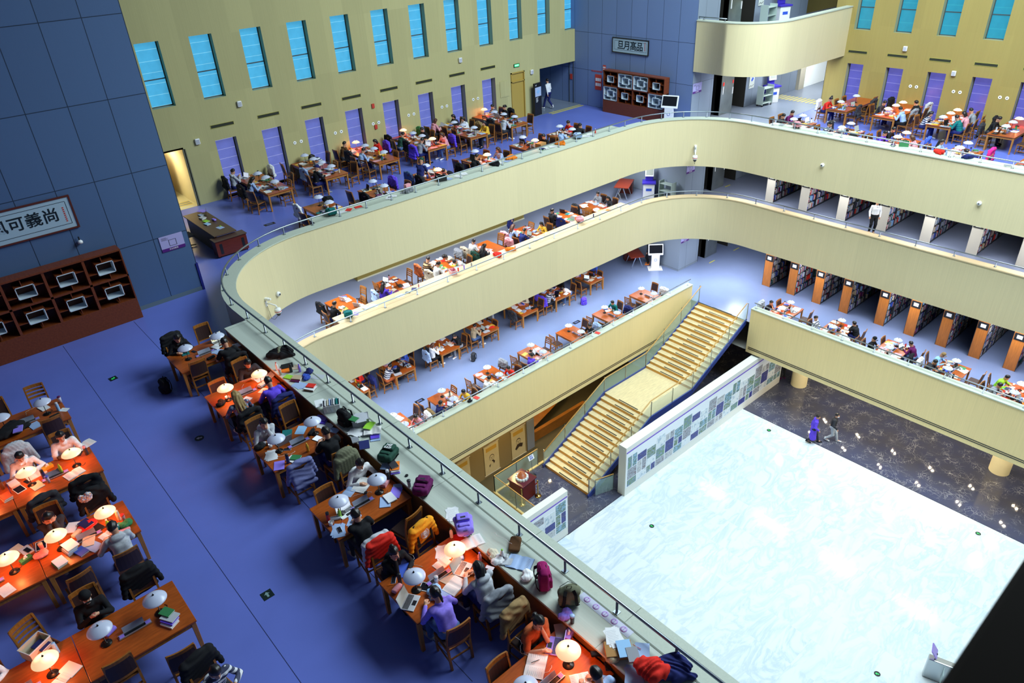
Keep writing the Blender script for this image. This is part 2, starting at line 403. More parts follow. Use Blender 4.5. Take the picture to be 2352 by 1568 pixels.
def hair_mesh(pose, h, style):
    key = ('h',pose,h,style)
    if key in FIG: return FIG[key]
    J = skel(pose); Q = J['Rh']; hd = lambda *p: head_at(J,p)
    o = [EL(hd(0,-.016,.042), (.086,.106,.09), Q.T, .02)]
    if style == 'bob': o += [RC(hd(s*.062,-.03,.02), hd(s*.066,-.02,-.11), .045,.036,.03) for s in (1,-1)]+[RC(hd(0,-.075,.0), hd(0,-.07,-.10), .055,.04,.03)]
    if style == 'long':
        b = J['C']+V(0,-.12,.02)
        o += [RC(hd(s*.055,-.05,.02), hd(s*.062,-.05,-.09), .05,.045,.03) for s in (1,-1)]
        o += [RC(hd(s*.06,-.06,-.06), b+V(s*.10,.03,-.01), .042,.03,.03) for s in (1,-1)]+[RC(hd(s*.025,-.085,0), b+V(s*.035,-.015,-.03*s), .045,.026,.03) for s in (1,-1)]
    if style == 'bun': o += [EL(hd(0,-.05,.155), (.045,.045,.042), None, .015)]
    if style == 'ponytail': o += [EL(hd(0,-.115,.05), (.035,.03,.035), None, .015), RC(hd(0,-.125,.04), hd(0,-.14,-.12), .032,.016,.02)]
    def keep(X,Y,Z):
        q = [Q[0,i]*(X-J['H'][0])+Q[1,i]*(Y-J['H'][1])+Q[2,i]*(Z-J['H'][2]) for i in range(3)]
        face = np.maximum(np.maximum(.048-q[1]-.25*np.abs(q[0]), q[2]-.062), -q[2]-.2)
        d = -face
        if style in ('short','bun','ponytail'): d = np.maximum(d, -.05-q[2]-.35*(q[1]) if style=='short' else -.055-q[2]-.3*q[1]) if style == 'short' else d
        return d
    warp = lambda X,Y,Z: .003*np.sin(85*X+3*np.sin(9*Y+7*Z))+.0015*np.sin(50*Y)
    me = soft('hair', o, h, [keep], warp); FIG[key] = me
    return me
def cap_mesh(pose, h):
    key = ('c',pose,h)
    if key in FIG: return FIG[key]
    J = skel(pose); Q = J['Rh']; hd = lambda *p: head_at(J,p)
    o = [EL(hd(0,-.012,.06), (.093,.112,.09), Q.T, .01), EL(hd(0,.12,.045), (.07,.075,.012), Q.T, .008)]
    def keep(X,Y,Z):
        q = Q[0,2]*(X-J['H'][0])+Q[1,2]*(Y-J['H'][1])+Q[2,2]*(Z-J['H'][2]); return .03-q
    me = soft('cap', o, h, [keep]); FIG[key] = me
    return me
def person(label, loc, rot, pose='write', top='black', hair='short', pants='charcoal', shoes='white', near=False, sleeve='long', hood=False, puff=False, cap=None, coat=False, mirror=False, hairm=None, group=None, topm=None, headset=False, mask=False):
    h = .0075 if near else .014
    M = Matrix.Translation(Vector(loc)) @ Matrix.Rotation(rot, 4, 'Z') @ Matrix.Diagonal((-1 if mirror else 1,1,1,1))
    t = thing('person', label, 'person', M=M, group=group)
    O('body', body_mesh(pose,h), [SKIN,LIPS,HAIRM], t)
    O('top', top_mesh(pose,h,sleeve,hood,puff), topm or cloth(top), t)
    O('trousers', legs_mesh(pose,h), cloth('charcoal' if coat else pants), t)
    if coat: O('coat_skirt', legs_mesh(pose,h,True), cloth(top), t)
    for sd in 'rl': O('shoe', shoes_mesh(pose,h,sd), cloth(shoes), t)
    if cap: O('cap', cap_mesh(pose,h), cloth(cap), t)
    if not cap or hair in ('long','ponytail','bob'): O('hair', hair_mesh(pose,h,hair), hairm or HAIRM, t)
    if headset or mask:
        J = skel(pose); q = Matrix(J['Rh'].tolist()).to_4x4(); q.translation = Vector(J['H'])
        if headset:
            b = MB(); b.tube([(.095*math.sin(a),-.012,.03+.105*math.cos(a)) for a in np.linspace(-PI*.55,PI*.55,13)], .009, 6); 
            for s in (1,-1): b.cyl((0,0,0), .034, .025, 12, 0, Matrix.Translation((s*.08+(0 if s>0 else -.025),-.01,-.012)) @ Matrix.Rotation(PI/2,4,'Y'))
            O('headphones', b.build('headphones'), WHITEP, t, M=q)
        if mask: O('face_mask', soft('face_mask', [EL((0,.045,-.055),(.06,.068,.05))], .009, [lambda X,Y,Z: .03-Y+0*X+0*Z]), cloth('white'), t, M=q)
    return t

# ------------------------------------------------------------------ furniture kinds
def leg_mesh(w, z, name='leg', taper=.8):
    b = MB(); b.add([(-w*taper/2,-w*taper/2,0),(w*taper/2,-w*taper/2,0),(w*taper/2,w*taper/2,0),(-w*taper/2,w*taper/2,0),(-w/2,-w/2,z),(w/2,-w/2,z),(w/2,w/2,z),(-w/2,w/2,z)],
        [(0,3,2,1),(4,5,6,7),(0,1,5,4),(1,2,6,5),(2,3,7,6),(3,0,4,7)]); return b
TL, TW = 1.60, 1.12
def table_kind():
    b = MB(); b.box((-TL/2,-TW/2,.715),(TL/2,TW/2,.75)); k = [('tabletop', b.build('tabletop', bevel=.006), WOOD, None)]
    b = MB()
    for y in (-TW/2+.035, TW/2-.06): b.box((-TL/2+.07,y,.62),(TL/2-.07,y+.025,.715))
    for x in (-TL/2+.035, TL/2-.06): b.box((x,-TW/2+.07,.62),(x+.025,TW/2-.07,.715))
    k.append(('apron', b.build('apron'), WOODG, None))
    for sx in (1,-1):
        for sy in (1,-1):
            b = leg_mesh(.075,.715); b.v = [(x+sx*(TL/2-.055), y+sy*(TW/2-.055), z) for x,y,z in b.v]
            k.append(('leg', b.build('leg', bevel=.004), WOODG, None))
    return k
TABLE = table_kind()
def chair_kind(slat):
    k = []
    b = MB(); b.box((-.22,-.21,.405),(.22,.22,.44)); k.append(('seat_frame', b.build('seat_frame', bevel=.006), WOODD, None))
    b = MB(); b.box((-.20,-.17,.44),(.20,.21,.468)); k.append(('seat', b.build('seat', bevel=.018), LEATHER, None))
    for s in (1,-1):
        b = MB(); b.beam((s*.195,.195,0),(s*.20,.195,.405),.036,.036); k.append(('leg', b.build('leg', bevel=.004), WOODD, None))
        b = MB(); b.beam((s*.195,-.25,0),(s*.20,-.20,.43),.036,.042); b.beam((s*.20,-.20,.43),(s*.20,-.235,.72),.034,.040); b.beam((s*.20,-.235,.72),(s*.195,-.285,.99),.032,.036)
        k.append(('leg', b.build('leg'), WOODD, None))
    b = MB()
    for y,z in ((.195,.22),(-.225,.22)): b.beam((-.195,y,z),(.195,y,z),.018,.03)
    for s in (1,-1): b.beam((s*.195,.195,.16),(s*.197,-.225,.16),.018,.03)
    k.append(('stretcher', b.build('stretcher'), WOODD, None))
    b = MB()
    N = 7
    def bow(z0,z1,y0,y1,th):
        vs = []; 
        for i in range(N):
            x = -.20+.40*i/(N-1); c = -.028*(1-(x/.2)**2)
            vs += [(x,y0+c,z0),(x,y0+c-th,z0),(x,y1+c-th,z1),(x,y1+c,z1)]
        fs = [(0,1,2,3),(4*(N-1)+3,4*(N-1)+2,4*(N-1)+1,4*(N-1))]
        for i in range(N-1):
            o = 4*i
            fs += [(o+j, o+4+j, o+4+(j+1)%4, o+(j+1)%4) for j in range(4)]
        return vs, fs
    b.add(*bow(.925,1.0,-.262,-.272,.026)); k.append(('top_rail', b.build('top_rail'), WOODD, None))
    if slat:
        for z in (.66,.75,.84): b = MB(); b.add(*bow(z,z+.05,-.225-(z-.66)*.2,-.235-(z-.66)*.2,.016)); k.append(('slat', b.build('slat'), WOODD, None))
    else:
        b = MB(); b.add(*bow(.52,.57,-.215,-.22,.02)); k.append(('lower_rail', b.build('lower_rail'), WOODD, None))
        b = MB(); b.add(*bow(.57,.925,-.205,-.252,.034)); k.append(('back_pad', b.build('back_pad'), LEATHER, None))
    return k
CHAIR = chair_kind(False); CHAIRS = chair_kind(True)
SHADE_OFF = mat('lamp_glass_off_glow', (.55,.60,.75), rough=.3, spec=.5, emit=(.35,.45,.8), estr=.05)  # unlit shade; a faint painted blue glow brightens the glass
def shade_lit():
    m = bpy.data.materials.new('lamp_glass_lit'); nt, b = nodes(m); L = nt.links.new
    b.inputs['Base Color'].default_value = (.9,.75,.55,1); b.inputs['Roughness'].default_value = .35
    tc = nt.nodes.new('ShaderNodeTexCoord'); val = None
    for x in (.065,-.065):
        d = nt.nodes.new('ShaderNodeVectorMath'); d.operation = 'DISTANCE'; d.inputs[1].default_value = (x,0,.395); L(tc.outputs['Object'], d.inputs[0])
        r = nt.nodes.new('ShaderNodeMapRange'); r.interpolation_type = 'SMOOTHSTEP'; r.inputs[1].default_value = .02; r.inputs[2].default_value = .11; r.inputs[3].default_value = 1; r.inputs[4].default_value = 0; L(d.outputs['Value'], r.inputs[0])
        if val is None: val = r.outputs[0]
        else:
            a = nt.nodes.new('ShaderNodeMath'); a.operation = 'MAXIMUM'; L(val, a.inputs[0]); L(r.outputs[0], a.inputs[1]); val = a.outputs[0]
    e = nt.nodes.new('ShaderNodeMapRange'); e.inputs[3].default_value = LAMP_GLOW; e.inputs[4].default_value = LAMP_GLOW*2.6; L(val, e.inputs[0])
    b.inputs['Emission Color'].default_value = (1,.62,.30,1); L(e.outputs[0], b.inputs['Emission Strength'])
    return m
LAMP_GLOW = .72
SHADE_ON = shade_lit()
BRONZE = mat('lamp_bronze', (.02,.018,.016), rough=.3, metal=.6)
def lamp_kind():
    b = MB(); b.lathe([(0,0),(.085,0),(.088,.008),(.08,.018),(.03,.028),(.013,.04),(.011,.05)], 20); k = [('lamp_base', b.build('lamp_base'), BRONZE, None)]
    b = MB(); b.cyl((0,0,.045),.0075,.31,8); k.append(('lamp_stem', b.build('lamp_stem'), BRONZE, None))
    b = MB(); b.lathe([(0,.425),(.03,.422),(.08,.408),(.13,.382),(.168,.352),(.186,.332),(.188,.326),(.182,.328),(.16,.345),(.12,.372),(.06,.4),(0,.41)], 32); k.append(('lamp_shade', b.build('lamp_shade'), SHADE_OFF, None))
    b = MB(); b.lathe([(.014,.415),(.017,.432),(.006,.442),(.009,.452),(0,.458)], 10); k.append(('finial', b.build('finial'), BRONZE, None))
    b = MB(); b.tube([(.05,-.05,.012),(.09,-.09,.006),(.13,-.08,.006),(.16,-.03,.006)], .004, 5); k.append(('lamp_cord', b.build('lamp_cord'), BLACKP, None))
    return k
LAMP = lamp_kind()
LAMPN = [0]
LAMP_W = 6.5
def lamp(x, y, z, lit, label, rot=0.):
    t = spawn(LAMP, 'desk_lamp', label, 'lamp', (x,y,z), rot, 'glass-shaded desk lamps', {'lamp_shade': SHADE_ON if lit else SHADE_OFF})
    if lit:
        l = bpy.data.lights.new('lamp_bulb', 'POINT'); l.energy = LAMP_W; l.color = (1,.22,.06); l.shadow_soft_size = .05
        o = bpy.data.objects.new('lamp_bulb', l); COL.objects.link(o); o.location = (x,y,z+.30)
        LAMPN[0] += 1
    return t
def tray_kind():
    """grey socket tray with an open flap along the middle of a desk"""
    b = MB(); b.box((-.25,-.045,0),(.25,-.035,.03)); b.box((-.25,.035,0),(.25,.045,.03)); b.box((-.25,-.045,0),(.25,.045,.006)); k = [('tray', b.build('tray'), mat('tray_grey',(.5,.52,.58),rough=.35,metal=.5), None)]
    for x in (-.235,.165): b = MB(); b.box((x,-.034,.006),(x+.07,.034,.028)); k.append(('socket_block', b.build('socket_block'), plast('violet'), None))
    b = MB(); b.box((-.16,-.034,.006),(.16,.034,.014)); k.append(('socket_strip', b.build('socket_strip'), BLACKP, None))
    b = MB(); b.box((-.16,0,0),(.16,.006,.075)); b.v = [(x,y+.045+z*.55,z+.03) for x,y,z in b.v]; k.append(('flap', b.build('flap'), mat('flap_grey',(.35,.4,.52),rough=.4,metal=.3), None))
    return k
TRAY = tray_kind()
COATM = {}
def coat_mesh(style, h=.016):
    """coat hung over a chair back: the chair's own frame of reference"""
    if (style,h) in COATM: return COATM[style,h]
    sd = sum(ord(c) for c in style); q = random.Random(sd)
    o = [RB((0,-.262,.80),(.235,.06,.215),.05,rotm(R(-9)).T,.03), RC((-.19,-.285,1.0),(.19,-.285,1.0),.058,None,.03)]
    for s in (1,-1): o += [RC((s*.22,-.27,.97),(s*(.275+q.random()*.05),-.235,.60),.065,.05,.04)]
    o += [RC((-.2,-.33,.62),(.2,-.31,.56+q.random()*.05),.055,.06,.05), EL((0,-.27,1.04),(.15,.055,.05),None,.04)]
    if style == 'puffer': o += [RC((-.2,-.34,.5),(.22,-.33,.46),.06,None,.05)]
    if style == 'fur': o += [EL((0,-.3,1.08),(.2,.085,.085),None,.03)]
    w = (lambda X,Y,Z: .011*np.abs(np.sin(30*Z+3*X+1.2*np.sin(9*X)))-.003) if style == 'puffer' else (lambda X,Y,Z: .007*np.sin(30*X+7*np.sin(9*Z))+.004*np.sin(47*Y+22*Z+13*X)) if style != 'fur' else (lambda X,Y,Z: .006*np.sin(90*X+40*Z)*np.sin(80*Y-60*Z))
    me = soft('coat', o, h, [lambda X,Y,Z: np.maximum(.0, 0)*X+0*Y-Z+.40], w); COATM[style,h] = me
    return me
def coat(label, loc, rot, color, style='plain', name='coat', group=None):
    o = O(name, coat_mesh(style), cloth(color), None, loc, rot); return tag(o, label, 'coat' if name=='coat' else 'jacket', group)
def lump_mesh(kind, h=.012):
    """clothes and soft things lying down, base at z = 0"""
    if ('lump',kind) in COATM: return COATM['lump',kind]
    q = random.Random(sum(ord(c)*(i+1) for i,c in enumerate(kind))); o = []
    if kind == 'coat':
        o = [EL((0,0,.07),(.26,.19,.10),None,.06), EL((.16,.07,.08),(.18,.14,.10),None,.05), EL((-.18,-.06,.06),(.14,.13,.085),None,.05), RC((-.1,.1,.12),(.14,.16,.14),.05,.06,.05), RC((.1,-.15,.05),(.36,-.05,.045),.055,.045,.04)]
    elif kind == 'cloth':
        o = [EL((0,0,.035),(.12,.08,.045),None,.03), EL((.05,.05,.05),(.07,.06,.05),None,.03), EL((-.07,.03,.035),(.06,.07,.045),None,.03)]
    elif kind == 'hood':
        o = [EL((0,0,.12),(.19,.2,.13),None,.05), EL((.1,-.12,.1),(.12,.12,.1),None,.04), EL((-.08,.12,.16),(.13,.11,.1),None,.04), EL((.02,.0,.22),(.1,.09,.06),None,.04)]
    elif kind == 'pouch':
        o = [RB((0,0,.035),(.10,.05,.035),.025,None,.02)]
    elif kind == 'furtrim':
        o = [RC((-.14,-.02,.0),(0,.03,.03),.04,.045,.02), RC((0,.03,.03),(.14,.0,.0),.045,.04,.02)]
    w = (lambda X,Y,Z: .010*np.sin(26*X+12*np.sin(11*Y))+.006*np.sin(34*Y+20*Z)) if kind in ('coat','hood') else (lambda X,Y,Z: .005*np.sin(60*X+20*np.sin(30*Y))) if kind == 'cloth' else (lambda X,Y,Z: .006*np.sin(120*X)*np.sin(110*Y+70*Z)) if kind == 'furtrim' else None
    me = soft(kind, o, h, [] if kind=='furtrim' else [lambda X,Y,Z: .002-Z+0*X+0*Y], w); COATM['lump',kind] = me
    return me
def bag_kind(style):
    """backpack standing on its base, front towards +y"""
    k = []; h = .012
    if style == 'school':
        b = soft('bag_body', [RB((0,0,.20),(.155,.08,.20),.045,None,.02), EL((0,.0,.38),(.135,.085,.06),None,.04), RC((-.14,.04,.06),(-.13,.03,.2),.035,None,.02), RC((.14,.04,.06),(.13,.03,.2),.035,None,.02)], h, [lambda X,Y,Z: -Z+0*X+0*Y], lambda X,Y,Z: .004*np.sin(33*Z+20*X)+.003*np.sin(45*X-9*Z)); p = soft('front_pocket', [RB((0,.09,.115),(.12,.05,.095),.028,None,.012), RB((0,.075,.30),(.10,.04,.045),.02,None,.012)], h)
    elif style == 'slouch':
        b = soft('bag_body', [RB((0,0,.17),(.17,.10,.17),.08,None,.03), EL((.03,0,.30),(.14,.09,.09),None,.06)], h, [lambda X,Y,Z: -Z+0*X+0*Y], lambda X,Y,Z: .008*np.sin(28*Z+14*X)); p = soft('front_pocket', [RB((-.01,.10,.11),(.12,.045,.08),.04,None,.02)], h)
    k = [('bag_body', b, None, None), ('front_pocket', p, None, None)]
    b = MB(); b.tube([(-.04,-.03,.40),(-.035,-.04,.45),(.035,-.04,.45),(.04,-.03,.40)], .009, 6); k.append(('carry_loop', b.build('carry_loop'), None, None))
    for s in (1,-1):
        b = MB(); P = [(s*.06,-.08,.38),(s*.085,-.13,.33),(s*.095,-.14,.2),(s*.11,-.12,.08),(s*.14,-.08,.03)]
        for a,c in zip(P,P[1:]): b.beam(a,c,.05,.012,0,(0,1,0))
        k.append(('strap', b.build('strap'), None, None))
    b = MB(); b.tube([(-.11,.115,.21),(0,.138,.225),(.11,.115,.21)], .004, 5); k.append(('zip', b.build('zip'), BLACKP, None))
    b = MB(); b.tube([(-.15,.0,.25),(-.13,.03,.38),(0,.06,.435),(.13,.03,.38),(.15,.0,.25)], .005, 5); k.append(('zip', b.build('top_zip'), BLACKP, None))
    b = MB(); b.box((-.045,.137,.13),(.045,.143,.17)); k.append(('patch', b.build('patch'), cloth('charcoal'), None))
    return k
BAGS = {'school': bag_kind('school'), 'slouch': bag_kind('slouch')}
def bag(label, loc, rot, color, style='school', lying=False, color2=None, group=None):
    c = cloth(color); c2 = cloth(color2 or color)
    M = Matrix.Translation(Vector(loc)) @ Matrix.Rotation(rot,4,'Z')
    if lying: M = M @ Matrix.Translation((0,.2,.145)) @ Matrix.Rotation(R(86),4,'X')
    return spawn(BAGS[style], 'backpack', label, 'backpack', None, M=M, group=group, mats={'bag_body':c,'front_pocket':c2,'carry_loop':c,'strap':cloth('black') if color!='black' else c})

# ------------------------------------------------------------------ small things, base at z = 0
def book_mesh(w, d, t):
    b = MB(); b.box((-w/2,-d/2,0),(w/2,d/2,.0025),0); b.box((-w/2,-d/2,t-.0025),(w/2,d/2,t),0); b.box((-w/2,-d/2,.0025),(-w/2+.003,d/2,t-.0025),0)
    b.box((-w/2+.003,-d/2+.004,.0025),(w/2-.004,d/2-.004,t-.0025),1); return b.build('book')
BOOKS = [book_mesh(.185,.26,.018), book_mesh(.17,.24,.03), book_mesh(.21,.285,.012), book_mesh(.15,.21,.022)]
def sheet_mesh(n, seed, w=.21, d=.297):
    q = random.Random(seed); b = MB()
    for i in range(n):
        a = q.uniform(-.25,.25) if i else 0; M = Matrix.Translation((q.uniform(-.03,.03) if i else 0, q.uniform(-.03,.03) if i else 0, .0012*i)) @ Matrix.Rotation(a,4,'Z')
        b.box((-w/2,-d/2,0),(w/2,d/2,.0012),0,M)
    for i in range(9):   # lines of print on the top sheet
        y = d/2-.03-i*.026; b.box((-w/2+.025,y,.0012*n-.0002),(w/2-.02-q.random()*.06,y+.004,.0012*n+.0003),1,Matrix.Rotation(a,4,'Z') if n>1 and False else None)
    return b.build('paper_sheet', 2)
SHEET1 = sheet_mesh(1,1); SHEETS = sheet_mesh(5,5); SMALLSHEET = sheet_mesh(1,2,.14,.2)
def openbook_mesh(w=.36, d=.255, t=.018):
    b = MB(); N = 7; vs = []; fs = []
    for i in range(-N,N+1):
        x = i/N*w/2; u = abs(i)/N; z = t*(.55+.75*math.sin(PI*min(u*1.15,1))*(1-u*.5))*(1 if i else .35)
        vs += [(x,-d/2,z),(x,d/2,z)]
    n = 2*N+1
    for i in range(n-1): fs.append((2*i,2*i+2,2*i+3,2*i+1))
    b.add(vs,fs,0,True); lo = [(x,y,.003) for x,y,z in vs]; b.add(lo,[tuple(reversed(f)) for f in fs],0)
    b.add(vs+lo,[(2*i,2*n+2*i,2*n+2*i+2,2*i+2) for i in range(n-1)]+[(2*i+3,2*n+2*i+3,2*n+2*i+1,2*i+1) for i in range(n-1)]+[(1,2*n+1,2*n,0),(2*n-2,4*n-2,4*n-1,2*n-1)],0)
    b.box((-w/2-.005,-d/2-.004,0),(w/2+.005,d/2+.004,.003),1)
    for s in (-1,1):
        for i in range(8):
            y = d/2-.035-i*.025
            b.box((s*w*.27-.055,y,t*1.06),(s*w*.27+.05,y+.004,t*1.09),2)
    return b.build('open_book', 3)
OPENB = openbook_mesh(); OPENS = openbook_mesh(.28,.2,.012)
PRINT = mat('print_grey', (.42,.44,.5), rough=.9, spec=.05)
def laptop_kind(ang=105):
    b = MB(); b.box((-.16,-.11,0),(.16,.11,.016)); k = [('laptop_base', b.build('laptop_base', bevel=.004), None, None)]
    b = MB()
    for r in range(5):
        for c in range(13): b.box((-.145+c*.0225,-.005+r*.020,.016),(-.145+c*.0225+.018,.011+r*.020,.0175))
    b.box((-.05,-.095,.016),(.05,-.03,.0163)); k.append(('keyboard', b.build('keyboard'), BLACKP, 0))
    M = Matrix.Translation((0,.11,.014)) @ Matrix.Rotation(R(90-ang),4,'X')
    b = MB(); b.box((-.16,-.004,0),(.16,.004,.215),0,M); k.append(('lid', b.build('lid'), None, None))
    b = MB(); b.box((-.15,-.0055,.012),(.15,-.004,.205),0,M); k.append(('screen', b.build('screen'), None, 2))
    return k
LAPTOP = laptop_kind()
SCRW = mat('screen_white', (.5,.55,.6), rough=.2, emit=(.75,.85,1), estr=.55); SCRD = mat('screen_dark', (.01,.011,.015), rough=.12); SCRG = mat('screen_grey', (.25,.28,.26), rough=.2, emit=(.6,.65,.6), estr=.25)
def checker_mat(key, cols, sc, emit=0., vor=True):
    if key in MATS: return MATS[key]
    m = bpy.data.materials.new(key); nt, b = nodes(m); L = nt.links.new
    tc = nt.nodes.new('ShaderNodeTexCoord'); vo = nt.nodes.new('ShaderNodeTexVoronoi'); vo.distance = 'CHEBYCHEV'; vo.inputs['Scale'].default_value = sc
    cr = nt.nodes.new('ShaderNodeValToRGB'); cr.color_ramp.interpolation = 'CONSTANT'; el = cr.color_ramp.elements
    while len(el) < len(cols): el.new(.5)
    for i,c in enumerate(cols): el[i].position = i/len(cols); el[i].color = (*c,1)
    sp = nt.nodes.new('ShaderNodeSeparateColor'); L(tc.outputs['Object'], vo.inputs['Vector']); L(vo.outputs['Color'], sp.inputs[0]); L(sp.outputs[0], cr.inputs[0]); L(cr.outputs[0], b.inputs['Base Color']); b.inputs['Roughness'].default_value = .5
    if emit: L(cr.outputs[0], b.inputs['Emission Color']); b.inputs['Emission Strength'].default_value = emit
    MATS[key] = m
    return m
SCRP = checker_mat('screen_picture', [(.9,.8,.25),(.8,.75,.6),(.15,.15,.1),(.9,.9,.8)], 60, .4)
def laptop(label, loc, rot, body='silver', scr=None, group=None):
    return spawn(LAPTOP, 'laptop', label, 'laptop', loc, rot, group, {'laptop_base': plast(body), 'lid': plast(body), 'screen': scr or SCRW})
def slab_kind(w,d,t,inset,pn,sn):
    b = MB(); b.box((-w/2,-d/2,0),(w/2,d/2,t)); k = [(pn, b.build(pn, bevel=min(.004,t*.4)), None, None)]
    b = MB(); b.box((-w/2+inset,-d/2+inset,t),(w/2-inset,d/2-inset,t+.0006)); k.append((sn, b.build(sn), None, 0)); return k
TABLET = slab_kind(.18,.25,.008,.012,'tablet_case','screen'); PHONE = slab_kind(.075,.155,.009,.004,'phone_case','screen')
def bottle_kind(style):
    p = {'pet':([(0,0),(.031,0),(.033,.01),(.030,.07),(.033,.09),(.033,.14),(.014,.185),(.013,.195)],[(.016,.193),(.016,.212),(0,.213)]),
         'flask':([(0,0),(.034,0),(.035,.01),(.035,.17),(.03,.185)],[(.032,.184),(.032,.225),(.026,.232),(0,.233)]),
         'tumbler':([(0,0),(.030,0),(.036,.12),(.038,.15)],[(.040,.148),(.040,.165),(.03,.172),(0,.173)])}[style]
    a = MB(); a.lathe(p[0],16); b = MB(); b.lathe(p[1],16)
    return [('bottle_body', a.build('bottle_body'), None, None), ('bottle_cap', b.build('bottle_cap'), None, None)]
BOTT = {s: bottle_kind(s) for s in ('pet','flask','tumbler')}
def bottle(label, loc, style, c1, c2, name='bottle'):
    return spawn(BOTT[style], name, label, name, loc, 0, None, {'bottle_body': plast(c1), 'bottle_cap': plast(c2)})
def mug_kind():
    a = MB(); a.lathe([(0,0),(.036,0),(.038,.09),(.034,.09),(.032,.01),(0,.01)],16); b = MB(); b.tube([(.036,0,.075),(.06,0,.072),(.063,0,.045),(.055,0,.022),(.035,0,.02)],.006,6)
    return [('cup', a.build('cup'), WHITEP, None), ('cup_handle', b.build('cup_handle'), WHITEP, None)]
MUG = mug_kind()
def case_kind():
    b = MB(); b.box((-.11,-.045,0),(.11,.045,.05)); k = [('case_body', b.build('case_body', bevel=.018), None, None)]
    b = MB(); b.tube([(-.10,.02,.048),(0,.022,.052),(.10,.02,.048)],.004,5); k.append(('zip', b.build('zip'), BLACKP, None)); return k
CASE = case_kind()
def box_kind(w,d,h,lid=False):
    t = .004; b = MB(); b.box((-w/2,-d/2,0),(w/2,d/2,t)); b.box((-w/2,-d/2,0),(-w/2+t,d/2,h)); b.box((w/2-t,-d/2,0),(w/2,d/2,h)); b.box((-w/2,-d/2,0),(w/2,-d/2+t,h)); b.box((-w/2,d/2-t,0),(w/2,d/2,h))
    k = [('box_body', b.build('box_body'), None, None)]
    b = MB(); b.box((-w/2-.008,-d/2-.008,h-.018),(w/2+.008,-d/2,h)); b.box((-w/2-.008,d/2,h-.018),(w/2+.008,d/2+.008,h)); b.box((-w/2-.008,-d/2,h-.018),(-w/2,d/2,h)); b.box((w/2,-d/2,h-.018),(w/2+.008,d/2,h)); k.append(('rim', b.build('rim'), None, None))
    return k
BIN = box_kind(.36,.25,.2); TISSUE = None
def tissue_kind():
    b = MB(); b.box((-.1,-.055,0),(.1,.055,.07)); k = [('box', b.build('box', bevel=.004), None, None)]
    k.append(('tissue', soft('tissue', [RC((-.02,0,.07),(.02,.01,.11),.02,.012,.01), RC((.02,0,.07),(-.01,-.01,.12),.018,.01,.01)], .007), cloth('white'), None)); return k
TISSUE = tissue_kind()
def pen_mesh():
    b = MB(); b.tube([(0,-.07,.005),(0,.06,.005),(0,.072,.005)],[.0045,.0045,.0015],7); return b.build('pen')
PEN = pen_mesh()
def cable_mesh(seed, L=.35):
    q = random.Random(seed); P = [(0,0,.004)]; a = q.random()*6
    for i in range(14): a += q.uniform(-.9,.9); P.append((P[-1][0]+.035*math.cos(a), P[-1][1]+.035*math.sin(a), .004))
    b = MB(); b.tube(P,.0028,5); return b.build('cable')
CABLES = [cable_mesh(s) for s in (3,8,14)]
# ------------------------------------------------------------------ the building
Z4, Z3, Z2, ZG, ZS, Z5 = 0., -4.25, -8.5, -13.05, -14.4, 4.25
TOPZ = 13.
def panel_mat(key, col, cell, zcell, var=.05, streak=.06, joint=None, jw=.012, axis='xy', rough=.55, z0=0., off=0.):
    """wall cladding: tone steps from panel to panel, fine vertical grain, optional dark joints"""
    m = bpy.data.materials.new(key); nt, b = nodes(m); L = nt.links.new; N = nt.nodes.new
    tc = N('ShaderNodeTexCoord'); sp = N('ShaderNodeSeparateXYZ'); L(tc.outputs['Object'], sp.inputs[0])
    def math_(op, a, bb=None):
        n = N('ShaderNodeMath'); n.operation = op
        for i,v in enumerate((a,bb)):
            if v is None: continue
            if isinstance(v,(int,float)): n.inputs[i].default_value = v
            else: L(v, n.inputs[i])
        return n.outputs[0]
    h = math_('ADD', sp.outputs[0], sp.outputs[1]) if axis == 'xy' else sp.outputs['XY'.index(axis.upper())]
    u = math_('DIVIDE', math_('SUBTRACT', h, off), cell); v = math_('DIVIDE', math_('SUBTRACT', sp.outputs[2], z0), zcell)
    cx = N('ShaderNodeCombineXYZ'); L(math_('FLOOR',u), cx.inputs[0]); L(math_('FLOOR',v), cx.inputs[1])
    wn = N('ShaderNodeTexWhiteNoise'); wn.noise_dimensions = '2D'; L(cx.outputs[0], wn.inputs['Vector'])
    mp = N('ShaderNodeMapping'); mp.inputs['Scale'].default_value = (22,22,.35); L(tc.outputs['Object'], mp.inputs[0])
    nz = N('ShaderNodeTexNoise'); nz.inputs['Scale'].default_value = 1.6; nz.inputs['Detail'].default_value = 5; L(mp.outputs[0], nz.inputs['Vector'])
    k = math_('ADD', math_('MULTIPLY', math_('SUBTRACT', wn.outputs[0], .5), 2*var), math_('MULTIPLY', math_('SUBTRACT', nz.outputs[0], .5), 4*streak))
    k = math_('ADD', k, 1.)
    if joint:
        fu = math_('FRACT', u); fv = math_('FRACT', v)
        j = math_('MINIMUM', math_('MULTIPLY', math_('MINIMUM', fu, math_('SUBTRACT',1.,fu)), cell), math_('MULTIPLY', math_('MINIMUM', fv, math_('SUBTRACT',1.,fv)), zcell))
        g = math_('GREATER_THAN', j, jw/2); k = math_('MULTIPLY', k, math_('ADD', math_('MULTIPLY', g, 1-joint), joint))
    sc = N('ShaderNodeVectorMath'); sc.operation = 'SCALE'; sc.inputs[0].default_value = col; L(k, sc.inputs['Scale']); L(sc.outputs[0], b.inputs['Base Color'])
    b.inputs['Roughness'].default_value = rough; b.inputs['Specular IOR Level'].default_value = .3
    MATS[key] = m
    return m
WALL_BEIGE = panel_mat('wall_veneer', (.50,.465,.22), 1.045, 2.2, .06, .05, z0=-.1)
